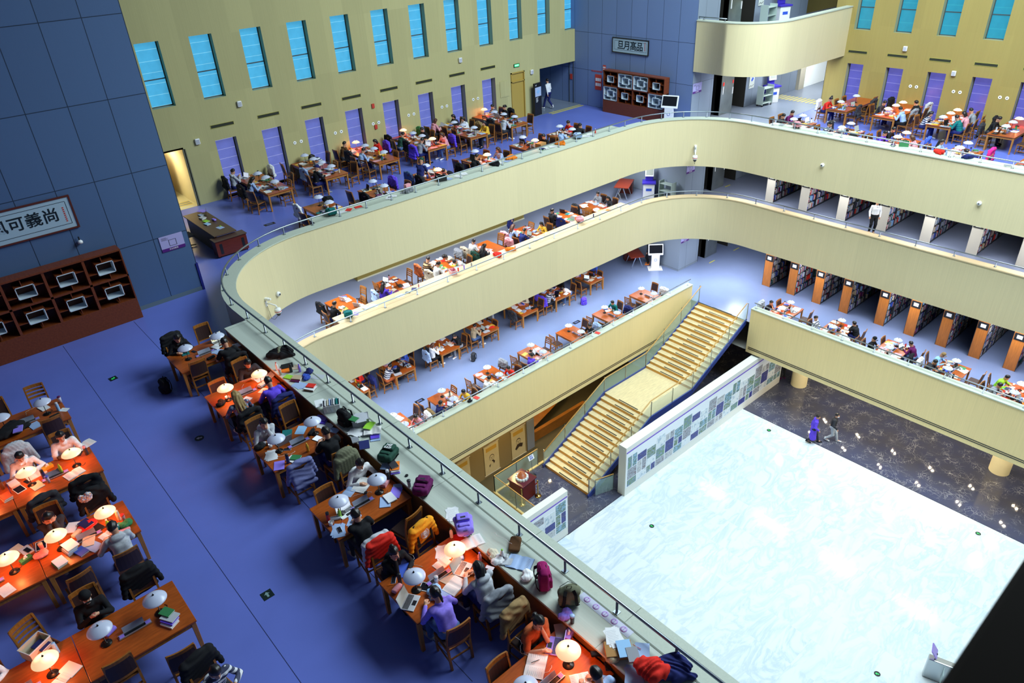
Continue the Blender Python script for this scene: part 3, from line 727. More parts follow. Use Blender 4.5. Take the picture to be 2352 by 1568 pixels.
WALL_R = panel_mat('wall_veneer_right', (.37,.29,.09), 1.03, 2.2, .04, .05, z0=-.1)
PARAPET_LOW_LIT = panel_mat('parapet_veneer_low_lit', (.88,.69,.34), 2.4, 20., .025, .045, z0=-30)  # lit copy of the parapet veneer: warm downlight and bounce in its colour
PARAPET = panel_mat('parapet_veneer', (.72,.63,.385), 2.4, 20., .025, .045, z0=-30)
COPING = panel_mat('coping_veneer', (.50,.56,.47), 3.4, 20., .02, .06, z0=-30)
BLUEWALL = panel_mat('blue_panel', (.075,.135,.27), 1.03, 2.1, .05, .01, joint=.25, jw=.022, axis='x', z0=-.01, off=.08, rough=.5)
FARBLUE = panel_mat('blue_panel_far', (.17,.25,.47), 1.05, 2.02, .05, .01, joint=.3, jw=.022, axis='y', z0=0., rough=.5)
LOBBY = panel_mat('lobby_steel', (.22,.27,.34), 1.0, 2.1, .06, .01, joint=.45, jw=.02, axis='x', z0=0., rough=.4)
FLOOR4 = mat('floor_blue_vinyl', (.138,.19,.62), rough=.3, spec=.6, noise=.07, nscale=.7)
FLOOR3 = mat('floor_grey_vinyl', (.20,.235,.34), rough=.3, spec=.5, noise=.06, nscale=.8)
FLOOR2 = mat('floor_pale_vinyl', (.185,.24,.41), rough=.2, spec=.5, noise=.06, nscale=.8)
def marble(key, c1, c2, scale, veinw, rough, tile=None):
    m = bpy.data.materials.new(key); nt, b = nodes(m); L = nt.links.new; N = nt.nodes.new
    tc = N('ShaderNodeTexCoord'); vec = tc.outputs['Object']
    if tile:   # every tile takes its own piece of stone
        dv = N('ShaderNodeVectorMath'); dv.operation = 'DIVIDE'; dv.inputs[1].default_value = (tile[0],tile[1],1); L(vec, dv.inputs[0])
        fl = N('ShaderNodeVectorMath'); fl.operation = 'FLOOR'; L(dv.outputs[0], fl.inputs[0])
        wn = N('ShaderNodeTexWhiteNoise'); L(fl.outputs[0], wn.inputs['Vector'])
        s7 = N('ShaderNodeVectorMath'); s7.operation = 'MULTIPLY_ADD'; s7.inputs[1].default_value = (7,7,0); L(wn.outputs['Color'], s7.inputs[0]); L(vec, s7.inputs[2]); vec2 = s7.outputs[0]
    else: vec2 = vec
    mp = N('ShaderNodeMapping'); mp.inputs['Rotation'].default_value = (0,0,.6); mp.inputs['Scale'].default_value = (1,2.4,1); L(vec2, mp.inputs[0])
    nz = N('ShaderNodeTexNoise'); nz.inputs['Scale'].default_value = scale; nz.inputs['Detail'].default_value = 9; nz.inputs['Roughness'].default_value = .62; nz.inputs['Distortion'].default_value = 1.2; L(mp.outputs[0], nz.inputs['Vector'])
    ab = N('ShaderNodeMath'); ab.operation = 'SUBTRACT'; ab.inputs[1].default_value = .5; L(nz.outputs[0], ab.inputs[0])
    a2 = N('ShaderNodeMath'); a2.operation = 'ABSOLUTE'; L(ab.outputs[0], a2.inputs[0])
    mr = N('ShaderNodeMapRange'); mr.inputs[2].default_value = veinw; mr.inputs[3].default_value = 1; mr.inputs[4].default_value = 0; L(a2.outputs[0], mr.inputs[0])
    pw = N('ShaderNodeMath'); pw.operation = 'POWER'; pw.inputs[1].default_value = 1.6; L(mr.outputs[0], pw.inputs[0])
    n2 = N('ShaderNodeTexNoise'); n2.inputs['Scale'].default_value = scale*.55; n2.inputs['Detail'].default_value = 3; L(vec2, n2.inputs['Vector'])
    ml = N('ShaderNodeMath'); ml.operation = 'MULTIPLY'; L(pw.outputs[0], ml.inputs[0]); L(n2.outputs[0], ml.inputs[1])
    mx = N('ShaderNodeMix'); mx.data_type = 'RGBA'; mx.inputs['A'].default_value = (*c1,1); mx.inputs['B'].default_value = (*c2,1); L(ml.outputs[0], mx.inputs['Factor']); L(mx.outputs['Result'], b.inputs['Base Color'])
    b.inputs['Roughness'].default_value = rough; b.inputs['Specular IOR Level'].default_value = .5
    MATS[key] = m
    return m
MARBLEW = marble('white_marble', (.70,.78,.81), (.40,.54,.70), .45, .10, .12, (1.44,.9))
def crackle(key):
    m = bpy.data.materials.new(key); nt, b = nodes(m); L = nt.links.new; N = nt.nodes.new
    tc = N('ShaderNodeTexCoord'); nz = N('ShaderNodeTexNoise'); nz.inputs['Scale'].default_value = .9; nz.inputs['Detail'].default_value = 5; L(tc.outputs['Object'], nz.inputs['Vector'])
    ma = N('ShaderNodeVectorMath'); ma.operation = 'MULTIPLY_ADD'; ma.inputs[1].default_value = (1.3,1.3,1.3); L(nz.outputs['Color'], ma.inputs[0]); L(tc.outputs['Object'], ma.inputs[2])
    tot = None
    for sc,w in ((.8,.008),(1.9,.016),(4.2,.03)):
        vo = N('ShaderNodeTexVoronoi'); vo.feature = 'DISTANCE_TO_EDGE'; vo.inputs['Scale'].default_value = sc; L(ma.outputs[0], vo.inputs['Vector'])
        mr = N('ShaderNodeMapRange'); mr.inputs[1].default_value = 0; mr.inputs[2].default_value = w; mr.inputs[3].default_value = 1; mr.inputs[4].default_value = 0; L(vo.outputs['Distance'], mr.inputs[0])
        if tot is None: tot = mr.outputs[0]
        else: a = N('ShaderNodeMath'); a.operation = 'MAXIMUM'; L(tot, a.inputs[0]); L(mr.outputs[0], a.inputs[1]); tot = a.outputs[0]
    n2 = N('ShaderNodeTexNoise'); n2.inputs['Scale'].default_value = 1.7; n2.inputs['Detail'].default_value = 6; L(tc.outputs['Object'], n2.inputs['Vector'])
    r2 = N('ShaderNodeMapRange'); r2.inputs[1].default_value = .45; r2.inputs[2].default_value = .75; L(n2.outputs[0], r2.inputs[0])
    k = N('ShaderNodeMath'); k.operation = 'MULTIPLY'; L(tot, k.inputs[0]); L(r2.outputs[0], k.inputs[1])
    mx0 = N('ShaderNodeMix'); mx0.data_type = 'RGBA'; mx0.inputs['A'].default_value = (.045,.06,.15,1); mx0.inputs['B'].default_value = (.085,.08,.085,1); L(nz.outputs[0], mx0.inputs['Factor'])
    mx = N('ShaderNodeMix'); mx.data_type = 'RGBA'; L(mx0.outputs['Result'], mx.inputs['A']); mx.inputs['B'].default_value = (.55,.56,.6,1); L(k.outputs[0], mx.inputs['Factor']); L(mx.outputs['Result'], b.inputs['Base Color'])
    b.inputs['Roughness'].default_value = .05; MATS[key] = m; return m
MARBLED = crackle('dark_marble')
SUNKF = mat('sunken_floor', (.10,.085,.05), rough=.35, noise=.1, nscale=2)
WOODP = mat('wood_panel_orange', (.40,.15,.025), rough=.35, noise=.2, nscale=2, stretch=(1,1,4))
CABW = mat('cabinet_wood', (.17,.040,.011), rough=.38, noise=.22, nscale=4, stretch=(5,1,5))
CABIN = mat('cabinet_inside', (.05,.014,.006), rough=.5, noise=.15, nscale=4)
WHITEB = mat('white_frame', (.62,.72,.78), rough=.4)
DARKV = mat('vent_dark', (.03,.035,.02), rough=.6); FRAMEM = mat('window_frame', (.36,.37,.22), rough=.5); ALU = mat('window_alu', (.10,.12,.13), rough=.4, metal=.5)

def fill_loops(loops, z, name):
    """flat face bounded by an outer loop and holes"""
    bm = bmesh.new(); es = []
    for lp in loops:
        vs = [bm.verts.new((x,y,z)) for x,y in lp]
        es += [bm.edges.new((vs[i], vs[(i+1)%len(vs)])) for i in range(len(vs))]
    bmesh.ops.triangle_fill(bm, use_beauty=True, edges=es)
    for f in bm.faces:
        if f.normal.z < 0: f.normal_flip()
    me = bpy.data.meshes.new(name); bm.to_mesh(me); bm.free(); me.materials.append(None); return me
def arc(cx, cy, r, a0, a1, n=18): return [(cx+r*math.cos(R(a0+(a1-a0)*i/n)), cy+r*math.sin(R(a0+(a1-a0)*i/n))) for i in range(n+1)]
YS = -7.
def voidpath(xr): return [(6.2,YS)] + [(6.2,19.25)] + arc(10.05,19.25,3.85,180,90) + arc(xr-3.95,19.15,3.95,90,0) + [(xr,YS)]
PATH4 = voidpath(31.65); PATH3 = voidpath(32.4)
def offset(path, d):
    """shift a polyline to its left by d (the void runs clockwise, so left is outwards)"""
    out = []
    for i,p in enumerate(path):
        a = Vector(path[max(i-1,0)]); b = Vector(path[min(i+1,len(path)-1)]); t = (b-a).normalized()
        out.append((p[0]-t.y*d, p[1]+t.x*d))
    return out
def ribbon(b, path, z0, z1, th, m=0, mtop=1, smooth=True):
    q = offset(path, th); n = len(path)
    vs = [(x,y,z0) for x,y in path]+[(x,y,z1) for x,y in path]+[(x,y,z1) for x,y in q]+[(x,y,z0) for x,y in q]
    b.add(vs, [(i+1,i,n+i,n+i+1) for i in range(n-1)], m, smooth)
    b.add(vs, [(n+i+1,n+i,2*n+i,2*n+i+1) for i in range(n-1)], mtop, False)
    b.add(vs, [(2*n+i+1,2*n+i,3*n+i,3*n+i+1) for i in range(n-1)], m, smooth)
    b.add(vs, [(0,3*n,2*n,n),(n-1,2*n-1,3*n-1,4*n-1)], m)
def parapet(name, path, z, th=.38, drop=1.5, m=None):
    b = MB(); ribbon(b, path, z-drop, z+.87, th); ribbon(b, offset(path,-.03), z+.86, z+.90, th+.06, 1, 1); return struct(name, b.build(name), [m or PARAPET, COPING])
def seglen(path): return [0]+list(np.cumsum([math.dist(a,b) for a,b in zip(path,path[1:])]))
def at_len(path, cum, s):
    for i in range(len(path)-1):
        if s <= cum[i+1] or i == len(path)-2:
            t = (s-cum[i])/max(cum[i+1]-cum[i],1e-6); return (path[i][0]+(path[i+1][0]-path[i][0])*t, path[i][1]+(path[i+1][1]-path[i][1])*t)
RAILM = mat('rail_steel', (.30,.35,.40), rough=.36, metal=1.)
def handrail(label, path, z, step, h=.27, start=.3):
    t = thing('handrail', label, 'handrail', (path[0][0],path[0][1],z))
    o = Vector((path[0][0],path[0][1],z))
    b = MB(); b.tube([Vector((x,y,z+h))-o for x,y in path], .026, 10); O('rail', b.build('rail'), RAILM, t)
    b = MB(); b.cyl((0,0,0),.021,h,10); b.box((-.045,-.045,0),(.045,.045,.012)); pm = b.build('post')
    cum = seglen(path); s = start
    while s < cum[-1]-.1:
        x,y = at_len(path, cum, s); O('post', pm, RAILM, t, (x-o.x,y-o.y,0)); s += step
    return t

# floors and slabs
OUT = [(-9,YS-1),(48,YS-1),(48,36),(-9,36)]
def closed(path): return path+[]
def slab(name, loops, z, mats_, drop):
    struct(name, fill_loops(loops, z, name), mats_)
    return struct('ceiling_'+name.split('_')[1], fill_loops(loops, z-drop, 'soffit'), mat('soffit', (.42,.42,.38), rough=.8))
slab('floor_upper', [OUT, closed(PATH4)], Z4, FLOOR4, 1.48)
slab('floor_middle', [OUT, closed(PATH3)], Z3, FLOOR3, 1.48)
L2HOLE = [(5,YS),(5,20.45),(30.0,20.45),(30.0,16.7),(29.85,16.7),(29.85,YS)]
slab('floor_lower', [OUT, L2HOLE], Z2, FLOOR2, 1.63)
struct('floor_marble_white', fill_loops([[(-2,YS-1),(29.05,YS-1),(29.05,16.1),(-2,16.1)]], ZG, 'm'), MARBLEW)
struct('floor_marble_dark', fill_loops([[(29.05,YS-1),(48,YS-1),(48,32),(30,32),(30,20.3),(15.45,20.3),(15.45,16.1),(29.05,16.1)]], ZG, 'm'), MARBLED)
struct('floor_sunken', fill_loops([[(4,16.1),(15.45,16.1),(15.45,20.3),(30,20.3),(30,32),(4,32)]], ZS, 'm'), SUNKF)
b = MB(); b.box((15.40,16.2,ZS),(15.52,20.36,ZG+.06)); b.box((15.52,20.24,ZS),(21.,20.36,ZG+.06)); struct('trim_platform_curb', b.build('curb'), mat('curb_cream',(.62,.5,.22),rough=.5))
b = MB(); b.box((29.03,YS,ZG),(29.07,16.1,ZG+.004)); b.box((16,16.08,ZG),(29.05,16.12,ZG+.004)); struct('trim_marble_joint', b.build('joint'), mat('joint_dark',(.02,.02,.05)))
# back walls that close the place off
b = MB(); b.box((48,YS-1,ZS),(48.3,36,TOPZ)); struct('wall_lobby_end', b.build('w'), WALL_R)
b = MB(); b.box((4,32,ZS),(48,32.3,Z3-1.5)); struct('wall_lower_back', b.build('w'), WALL_BEIGE)
# parapets and ledges
parapet('trim_parapet_upper', PATH4, Z4); parapet('trim_parapet_middle', PATH3, Z3)
parapet('trim_parapet_lower_left', [(6.2,20.45),(30.05,20.45)], Z2, .32, 1.65, PARAPET_LOW_LIT); parapet('trim_parapet_lower_right', [(29.85,16.72),(29.85,YS)], Z2, .34, 1.65, PARAPET_LOW_LIT)
b = MB()   # the twin black grooves along the lower parapet
for z in (-1.34,-1.43): b.box((6.2,20.440,Z2+z),(29.9,20.452,Z2+z+.035)); b.box((29.838,YS,Z2+z),(29.852,16.6,Z2+z+.035))
struct('trim_parapet_groove', b.build('groove'), BLACKP)
LEDGEIN = mat('ledge_inner_wood', (.20,.085,.02), rough=.45, noise=.2, nscale=3)
def ledge(name, a, c, z):
    b = MB(); b.box((a[0],a[1],z),(c[0],c[1],z+.86),1); b.box((a[0]-.02,a[1]-.02,z+.86),(c[0]+.02,c[1]+.02,z+.902),0); return struct(name, b.build(name), [COPING, LEDGEIN])
COPY_ = panel_mat('ledge_veneer_near', (.50,.56,.49), 30., 30., .0, .05, z0=-30)
for n_ in COPY_.node_tree.nodes:
    if n_.type == 'MAPPING': n_.inputs['Scale'].default_value = (22,.5,22)
ledge('trim_ledge_near', (5.19,YS), (5.84,18.33), Z4); ledge('trim_ledge_back', (10.75,23.46), (27.2,24.02), Z4); ledge('trim_ledge_right', (32.0,YS), (32.45,18.3), Z4)
LEDGE3 = ledge('trim_ledge_middle', (10.95,23.46), (28.2,24.12), Z3)
bpy.data.objects['trim_ledge_near'].material_slots[0].material = COPY_
CREAM3 = panel_mat('coping_cream', (.70,.55,.32), 3.4, 20., .02, .03, z0=-30)
for nm in ('trim_ledge_middle',): bpy.data.objects[nm].material_slots[0].material = CREAM3
bpy.data.objects['trim_parapet_middle'].material_slots[1].material = CREAM3
handrail('long steel handrail on the upper parapet curving round the whole opening', offset(PATH4,.32), Z4+.9, 1.13, start=.55)
handrail('long steel handrail on the cream middle parapet below the upper gallery', offset(PATH3,.22), Z3+.9, 1.6, .25)
handrail('straight steel handrail on the lowest parapet left of the stairs', offset([(6.2,20.45),(30.0,20.45)],.14), Z2+.9, 1.5, .28, 1.1)
handrail('straight steel handrail on the lowest parapet right of the stairs', offset([(29.85,16.65),(29.85,YS)],.15), Z2+.9, 1.5, .28, .1)

# ---- window wall A (y = 31.5), right wall (x = 40.05)
def holed(name, u0, u1, z0, z1, holes, to3, mats_, kind=True):
    """wall sheet with rectangular holes; to3(u,z) -> point"""
    us = sorted({u0,u1,*[h[0] for h in holes],*[h[1] for h in holes]}); zs = sorted({z0,z1,*[h[2] for h in holes],*[h[3] for h in holes]})
    b = MB()
    for a,c in zip(us,us[1:]):
        for d,e in zip(zs,zs[1:]):
            m = ((a+c)/2,(d+e)/2)
            if any(h[0]<m[0]<h[1] and h[2]<m[1]<h[3] for h in holes): continue
            b.add([to3(a,d),to3(c,d),to3(c,e),to3(a,e)],[(0,1,2,3)])
    return struct(name, b.build(name), mats_)
WX = [9.03+2.088*k for k in range(12)]
upA = [(x-.46,x+.46,4.15,6.58) for x in WX]; loA = [(x-.46,x+.46,.0,2.48) for x in WX[1:9]]
holesA = upA+loA+[(7.8,9.3,0,2.43),(27.31,28.28,0,2.5),(29.5,32.45,0,2.4)]
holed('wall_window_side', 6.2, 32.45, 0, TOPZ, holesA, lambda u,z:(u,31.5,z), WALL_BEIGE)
WY = [18.43-2.05*k for k in range(12)]
upR = [(y-.43,y+.43,4.04,6.5) for y in WY]; loR = [(y-.43,y+.43,0.,2.38) for y in WY]
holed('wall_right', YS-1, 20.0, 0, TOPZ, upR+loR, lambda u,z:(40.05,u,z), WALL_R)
b = MB(); b.box((40.05,19.98,0),(40.4,20.0,TOPZ)); struct('wall_right_end', b.build('w'), WALL_R)
def blind_mat(key, col, estr, step, lcol, axis=2, z0=0.):
    m = bpy.data.materials.new(key); nt, b = nodes(m); L = nt.links.new; N = nt.nodes.new
    tc = N('ShaderNodeTexCoord'); sp = N('ShaderNodeSeparateXYZ'); L(tc.outputs['Object'], sp.inputs[0])
    dv = N('ShaderNodeMath'); dv.operation = 'DIVIDE'; dv.inputs[1].default_value = step; L(sp.outputs[2], dv.inputs[0])
    fr = N('ShaderNodeMath'); fr.operation = 'FRACT'; L(dv.outputs[0], fr.inputs[0])
    gt = N('ShaderNodeMath'); gt.operation = 'GREATER_THAN'; gt.inputs[1].default_value = .955; L(fr.outputs[0], gt.inputs[0])
    nz = N('ShaderNodeTexNoise'); nz.inputs['Scale'].default_value = 3.; L(tc.outputs['Object'], nz.inputs['Vector'])
    mx = N('ShaderNodeMix'); mx.data_type = 'RGBA'; mx.inputs['A'].default_value = (*col,1); mx.inputs['B'].default_value = (*lcol,1); L(gt.outputs[0], mx.inputs['Factor'])
    mr = N('ShaderNodeMapRange'); mr.inputs[3].default_value = .8*estr; mr.inputs[4].default_value = 1.2*estr; L(nz.outputs[0], mr.inputs[0])
    b.inputs['Base Color'].default_value = (col[0]*.5,col[1]*.5,col[2]*.5,1); b.inputs['Roughness'].default_value = .25
    L(mx.outputs['Result'], b.inputs['Emission Color']); L(mr.outputs[0], b.inputs['Emission Strength'])
    return m
BL_UP = blind_mat('blind_daylit_upper', (.055,.33,.56), .85, .42, (.2,.55,.72)); BL_LO = blind_mat('blind_daylit_lower', (.13,.16,.50), .62, .40, (.38,.42,.75))
BL_UPR = blind_mat('blind_daylit_upper_right', (.02,.22,.32), .8, .9, (.03,.28,.36)); BL_LOR = blind_mat('blind_daylit_lower_right', (.085,.085,.36), .85, .40, (.28,.28,.55))
NWIN = [0]
def window(u0,u1,z0,z1,place,glass,bar):
    """reveal, frame, glazing bar and the blind behind the glass; built in wall-local (u, depth, z)"""
    NWIN[0] += 1; d = .34; w = u1-u0
    b = MB(); b.add([(0,0,z0),(0,d,z0),(0,d,z1),(0,0,z1)],[(0,1,2,3)]); b.add([(w,0,z0),(w,d,z0),(w,d,z1),(w,0,z1)],[(3,2,1,0)]); b.add([(0,0,z1),(w,0,z1),(w,d,z1),(0,d,z1)],[(3,2,1,0)]); b.add([(0,0,z0),(w,0,z0),(w,d,z0),(0,d,z0)],[(0,1,2,3)])
    t = struct('window_%d'%NWIN[0], b.build('reveal'), FRAMEM, M=place(u0))
    b = MB(); f = .035
    b.box((0,d-.05,z0),(f,d,z1)); b.box((w-f,d-.05,z0),(w,d,z1)); b.box((0,d-.05,z0),(w,d,z0+f)); b.box((0,d-.05,z1-f),(w,d,z1)); O('window_frame', b.build('window_frame'), ALU, t)
    b = MB(); b.box((f,d-.02,z0+f),(w-f,d-.012,z1-f)); O('blind', b.build('blind'), glass, t)
    if bar: b = MB(); b.box((f,d-.05,z0+1.02),(w-f,d-.02,z0+1.06)); O('glazing_bar', b.build('glazing_bar'), ALU, t)
    return t
pA = lambda u: Matrix.Translation((u,31.5,0)); pR = lambda u: Matrix.Translation((40.05,u,0)) @ Matrix.Rotation(-PI/2,4,'Z')
for h in upA: window(*h, pA, BL_UP, True)
for h in loA: window(*h, pA, BL_LO, False)
for h in upR[:9]: window(h[0],h[1],h[2],h[3], lambda u,h=h: pR(h[1]), BL_UPR, True)
for h in loR[:9]: window(h[0],h[1],h[2],h[3], lambda u,h=h: pR(h[1]), BL_LOR, False)
ORD = ['first','second','third','fourth','fifth','sixth','seventh','eighth','ninth','tenth','eleventh','twelfth']
def vent(M, label):
    b = MB(); b.box((-.51,-.012,-.075),(.51,0,-.06)); b.box((-.51,-.012,.06),(.51,0,.075)); b.box((-.51,-.012,-.06),(-.495,0,.06)); b.box((.495,-.012,-.06),(.51,0,.06))
    t = thing('wall_vent', label, 'vent', M=M, group='slot vents in the walls'); O('frame', b.build('frame'), mat('vent_frame',(.45,.42,.1),rough=.5), t)
    b = MB(); b.box((-.495,-.004,-.06),(.495,0,.06)); O('grille', b.build('grille'), DARKV, t)
for i,x in enumerate(WX[1:9]): vent(Matrix.Translation((x,31.498,3.05)), 'dark slot air vent over the %s low window from the open doorway'%ORD[i])
for i,y in enumerate(WY[:7]): vent(Matrix.Translation((40.048,y,2.97)) @ Matrix.Rotation(-PI/2,4,'Z'), 'dark slot air vent over the %s low window from the lobby'%ORD[i])
# doors
b = MB(); b.box((27.31,31.52,0),(28.28,31.9,2.5)); b.box((27.3,31.44,0),(27.36,31.52,2.52)); b.box((28.24,31.44,0),(28.3,31.52,2.52)); b.box((27.3,31.44,2.0),(28.3,31.52,2.06)); b.box((27.3,31.44,2.46),(28.3,31.52,2.52))
struct('door_1', b.build('door'), mat('door_yellow',(.48,.33,.07),rough=.45))
b = MB(); b.box((7.8,31.6,0),(7.86,35,2.43)); b.box((9.3,31.5,0),(9.34,35,2.43),0); b.box((6.5,35,0),(10,35.1,2.6)); b.box((7.8,31.5,2.43),(9.3,35,2.5)); struct('wall_store_room', b.build('w'), mat('store_wall',(.75,.7,.5),rough=.7))
b = MB(); b.box((7.8,31.5,.002),(9.3,35,.006)); struct('floor_store_room', b.build('f'), mat('store_floor',(.55,.55,.4),rough=.4))
b = MB(); b.box((8.15,33.3,0),(8.9,34.2,2.05)); tag(O('cupboard', b.build('cupboard',bevel=.01), mat('cupboard_wood',(.45,.24,.05),rough=.5)), 'yellow wooden cupboard inside the lit doorway beyond the blue wall', 'cupboard')
b = MB(); b.box((9.24,31.46,0),(9.3,31.52,2.43)); b.box((9.33,31.45,0),(9.37,31.5,2.43)); struct('trim_1', b.build('jamb'), mat('jamb',(.2,.2,.14),rough=.4,metal=.3))

# ---- blue wall on the left, far blue wall, lobby wall with the lifts
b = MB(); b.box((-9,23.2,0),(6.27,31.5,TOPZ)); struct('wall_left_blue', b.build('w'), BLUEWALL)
b = MB(); b.box((-9,23.185,0),(6.28,23.2,.13)); struct('baseboard_left', b.build('bb'), mat('base_grey',(.12,.17,.2),rough=.4))
b = MB(); b.box((6.23,23.17,.0),(6.30,23.26,.95)); struct('trim_2', b.build('guard'), mat('guard_blue',(.015,.02,.2),rough=.5))
def farwall(u,z): return (32.35,u,z)
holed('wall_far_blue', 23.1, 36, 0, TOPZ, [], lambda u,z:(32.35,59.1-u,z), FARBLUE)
LH = [(34.2,34.9),(36.05,37.3)]
for nm,z0,z1 in (('wall_lobby_lower',Z2,Z3-1.5),('wall_lobby_middle',Z3,-1.5),('wall_lobby_upper',0,Z5-1.5),('wall_lobby_top',Z5,TOPZ)):
    holed(nm, 32.35, 42.8, z0, z1, [(a,c,z0,z0+2.5) for a,c in LH]+([(34.9,36.05,z0,z0+2.5)]), lambda u,z:(u,23.1,z), LOBBY)
holed('wall_corner_lower', 23.1, 36, Z2, -1.5, [], lambda u,z:(32.35,59.1-u,z), LOBBY)
NLD = [0]
def lift(z, where):
    for a,c in LH:
        b = MB(); b.box((a,24.3,z),(c,24.4,z+2.5)); b.box((a-.03,23.1,z),(a,24.4,z+2.5)); b.box((c,23.1,z),(c+.03,24.4,z+2.5)); b.box((a,23.1,z+2.5),(c,24.4,z+2.53))
        NLD[0] += 1; struct('wall_lift_recess_%d'%NLD[0], b.build('recess'), mat('recess_dark',(.025,.024,.02),rough=.5))
    b = MB(); b.box((34.9,23.06,z),(36.05,23.4,z+2.5)); t = struct('door_%d'%(NLD[0]+4), b.build('lift_door'), mat('lift_steel',(.33,.37,.36),rough=.3,metal=.85,noise=.25,nscale=1.2))
    b = MB(); b.box((36.35,.0,1.0),(36.4,.02,1.4)); b.v = [(x-1.3,y+23.04,zz+z+.1) for x,y,zz in b.v]; b.box((35.95,23.03,z+1.0),(36.0,23.06,z+1.35)); O('call_panel', b.build('call_panel'), WHITEP, t)
    b = MB(); b.box((35.02,23.045,z+1.55),(35.14,23.06,z+1.72)); b.box((35.9,23.045,z+1.55),(36.0,23.06,z+1.72)); O('fire_sign', b.build('fire_sign'), plast('red'), t)
for z,w in ((Z2,'lower'),(Z3,'middle'),(Z4,'upper'),(Z5,'top')): lift(z,w)
b = MB(); b.box((43.4,23.02,0),(47.5,23.1,2.7)); struct('wall_white_glow', b.build('w'), mat('white_wall_glow',(.8,.85,.85),rough=.6,emit=(.8,.9,.9),estr=.35))  # painted glow on a plain white wall, no lamp in it
b = MB(); b.box((42.8,22.9,0),(43.4,24.5,2.7)); struct('wall_pillar', b.build('w'), mat('pillar_beige',(.5,.47,.36),rough=.6))
# curved balcony of the level above
P5 = [(32.3,23.1),(32.3,21.5)]+arc(34.6,21.5,2.3,180,270)+[(40.05,19.12)]
b = MB(); ribbon(b, P5, 2.72, 5.11, .3); ribbon(b, offset(P5,-.03), 5.10, 5.15, .36, 1, 1); struct('trim_balcony_top', b.build('balcony'), [PARAPET, COPING])
slab('floor_top', [[(48,23.1)]+[(48,19.2)]+P5[::-1]], Z5, FLOOR3, 1.5)
handrail('short steel handrail on the curved balcony above the lobby', offset(P5[:2],.15), 5.15, 1.2, .12)

b = MB()
for x in (1.83,3.83): b.box((x-.006,6.,.0),(x+.006,22.6,.0015))
struct('trim_floor_joint', b.build('joint'), mat('joint_blue',(.02,.03,.12),rough=.6))

GREYLITF = mat('floor_lobby_light_tone', (.20,.24,.31), rough=.25, spec=.6, noise=.06, nscale=.8)  # lobby light painted in: grey overlay colour over the blue floor
b = MB(); b.box((32.35,19.95,0),(48,24.4,.003)); struct('floor_lobby_light_overlay', b.build('f'), GREYLITF); b = MB(); b.box((28.4,31.0,0),(32.35,35.2,.003)); struct('floor_alcove_light_overlay', b.build('f'), GREYLITF)
# ------------------------------------------------------------------ staircase between ground and lower gallery
TREAD = mat('stair_tread', (.74,.62,.36), rough=.35, noise=.14, nscale=3, stretch=(1,6,1)); RISER = mat('stair_riser', (.72,.36,.07), rough=.4, noise=.12, nscale=4)
STRIPB = stripes('anti_slip', (.02,.02,.02), (.10,.08,.04), 1, 26, .6); STRING = mat('stringer_blue', (.035,.06,.27), rough=.4)
GLASS = mat('green_glass', (.62,.86,.76), rough=.02, spec=.5, alpha=.24); BRASSW = mat('rail_wood', (.55,.33,.10), rough=.35); 
st = thing('staircase', 'wide wooden staircase with glass sides climbing to the lower gallery', 'staircase', (18.4,18.5,ZG))
Y0, Y1 = -1.42, 1.48
RH = 4.55/30; TR = .30
def stepx(i): return i*TR if i < 15 else 15*TR+3.1+(i-15)*TR - TR*0
for i in range(30):
    x = stepx(i) if i < 15 else 4.2+3.2+(i-15)*TR
    if i < 15: x = i*TR
    z = (i+1)*RH; dep = TR+.02 if i != 14 else 3.2+.02
    if i == 29: dep = .06
    b = MB(); b.box((x,Y0,z-.018),(x+dep,Y1,z)); O('tread', b.build('tread'), TREAD, st)
    b = MB(); b.box((x+.004,Y0,z-RH),(x+.03,Y1,z-.018)); O('riser', b.build('riser'), RISER, st)
    b = MB(); b.box((x+.03,-.6,z),(x+.10,.6,z+.004)); O('anti_slip_strip', b.build('strip'), STRIPB, st)
def nose(x):   # height of the walking line
    if x < 4.2: return x/TR*RH+RH
    if x < 7.4: return 15*RH
    return 15*RH+(x-7.4)/TR*RH+RH
XT = 7.4+14*TR+.1
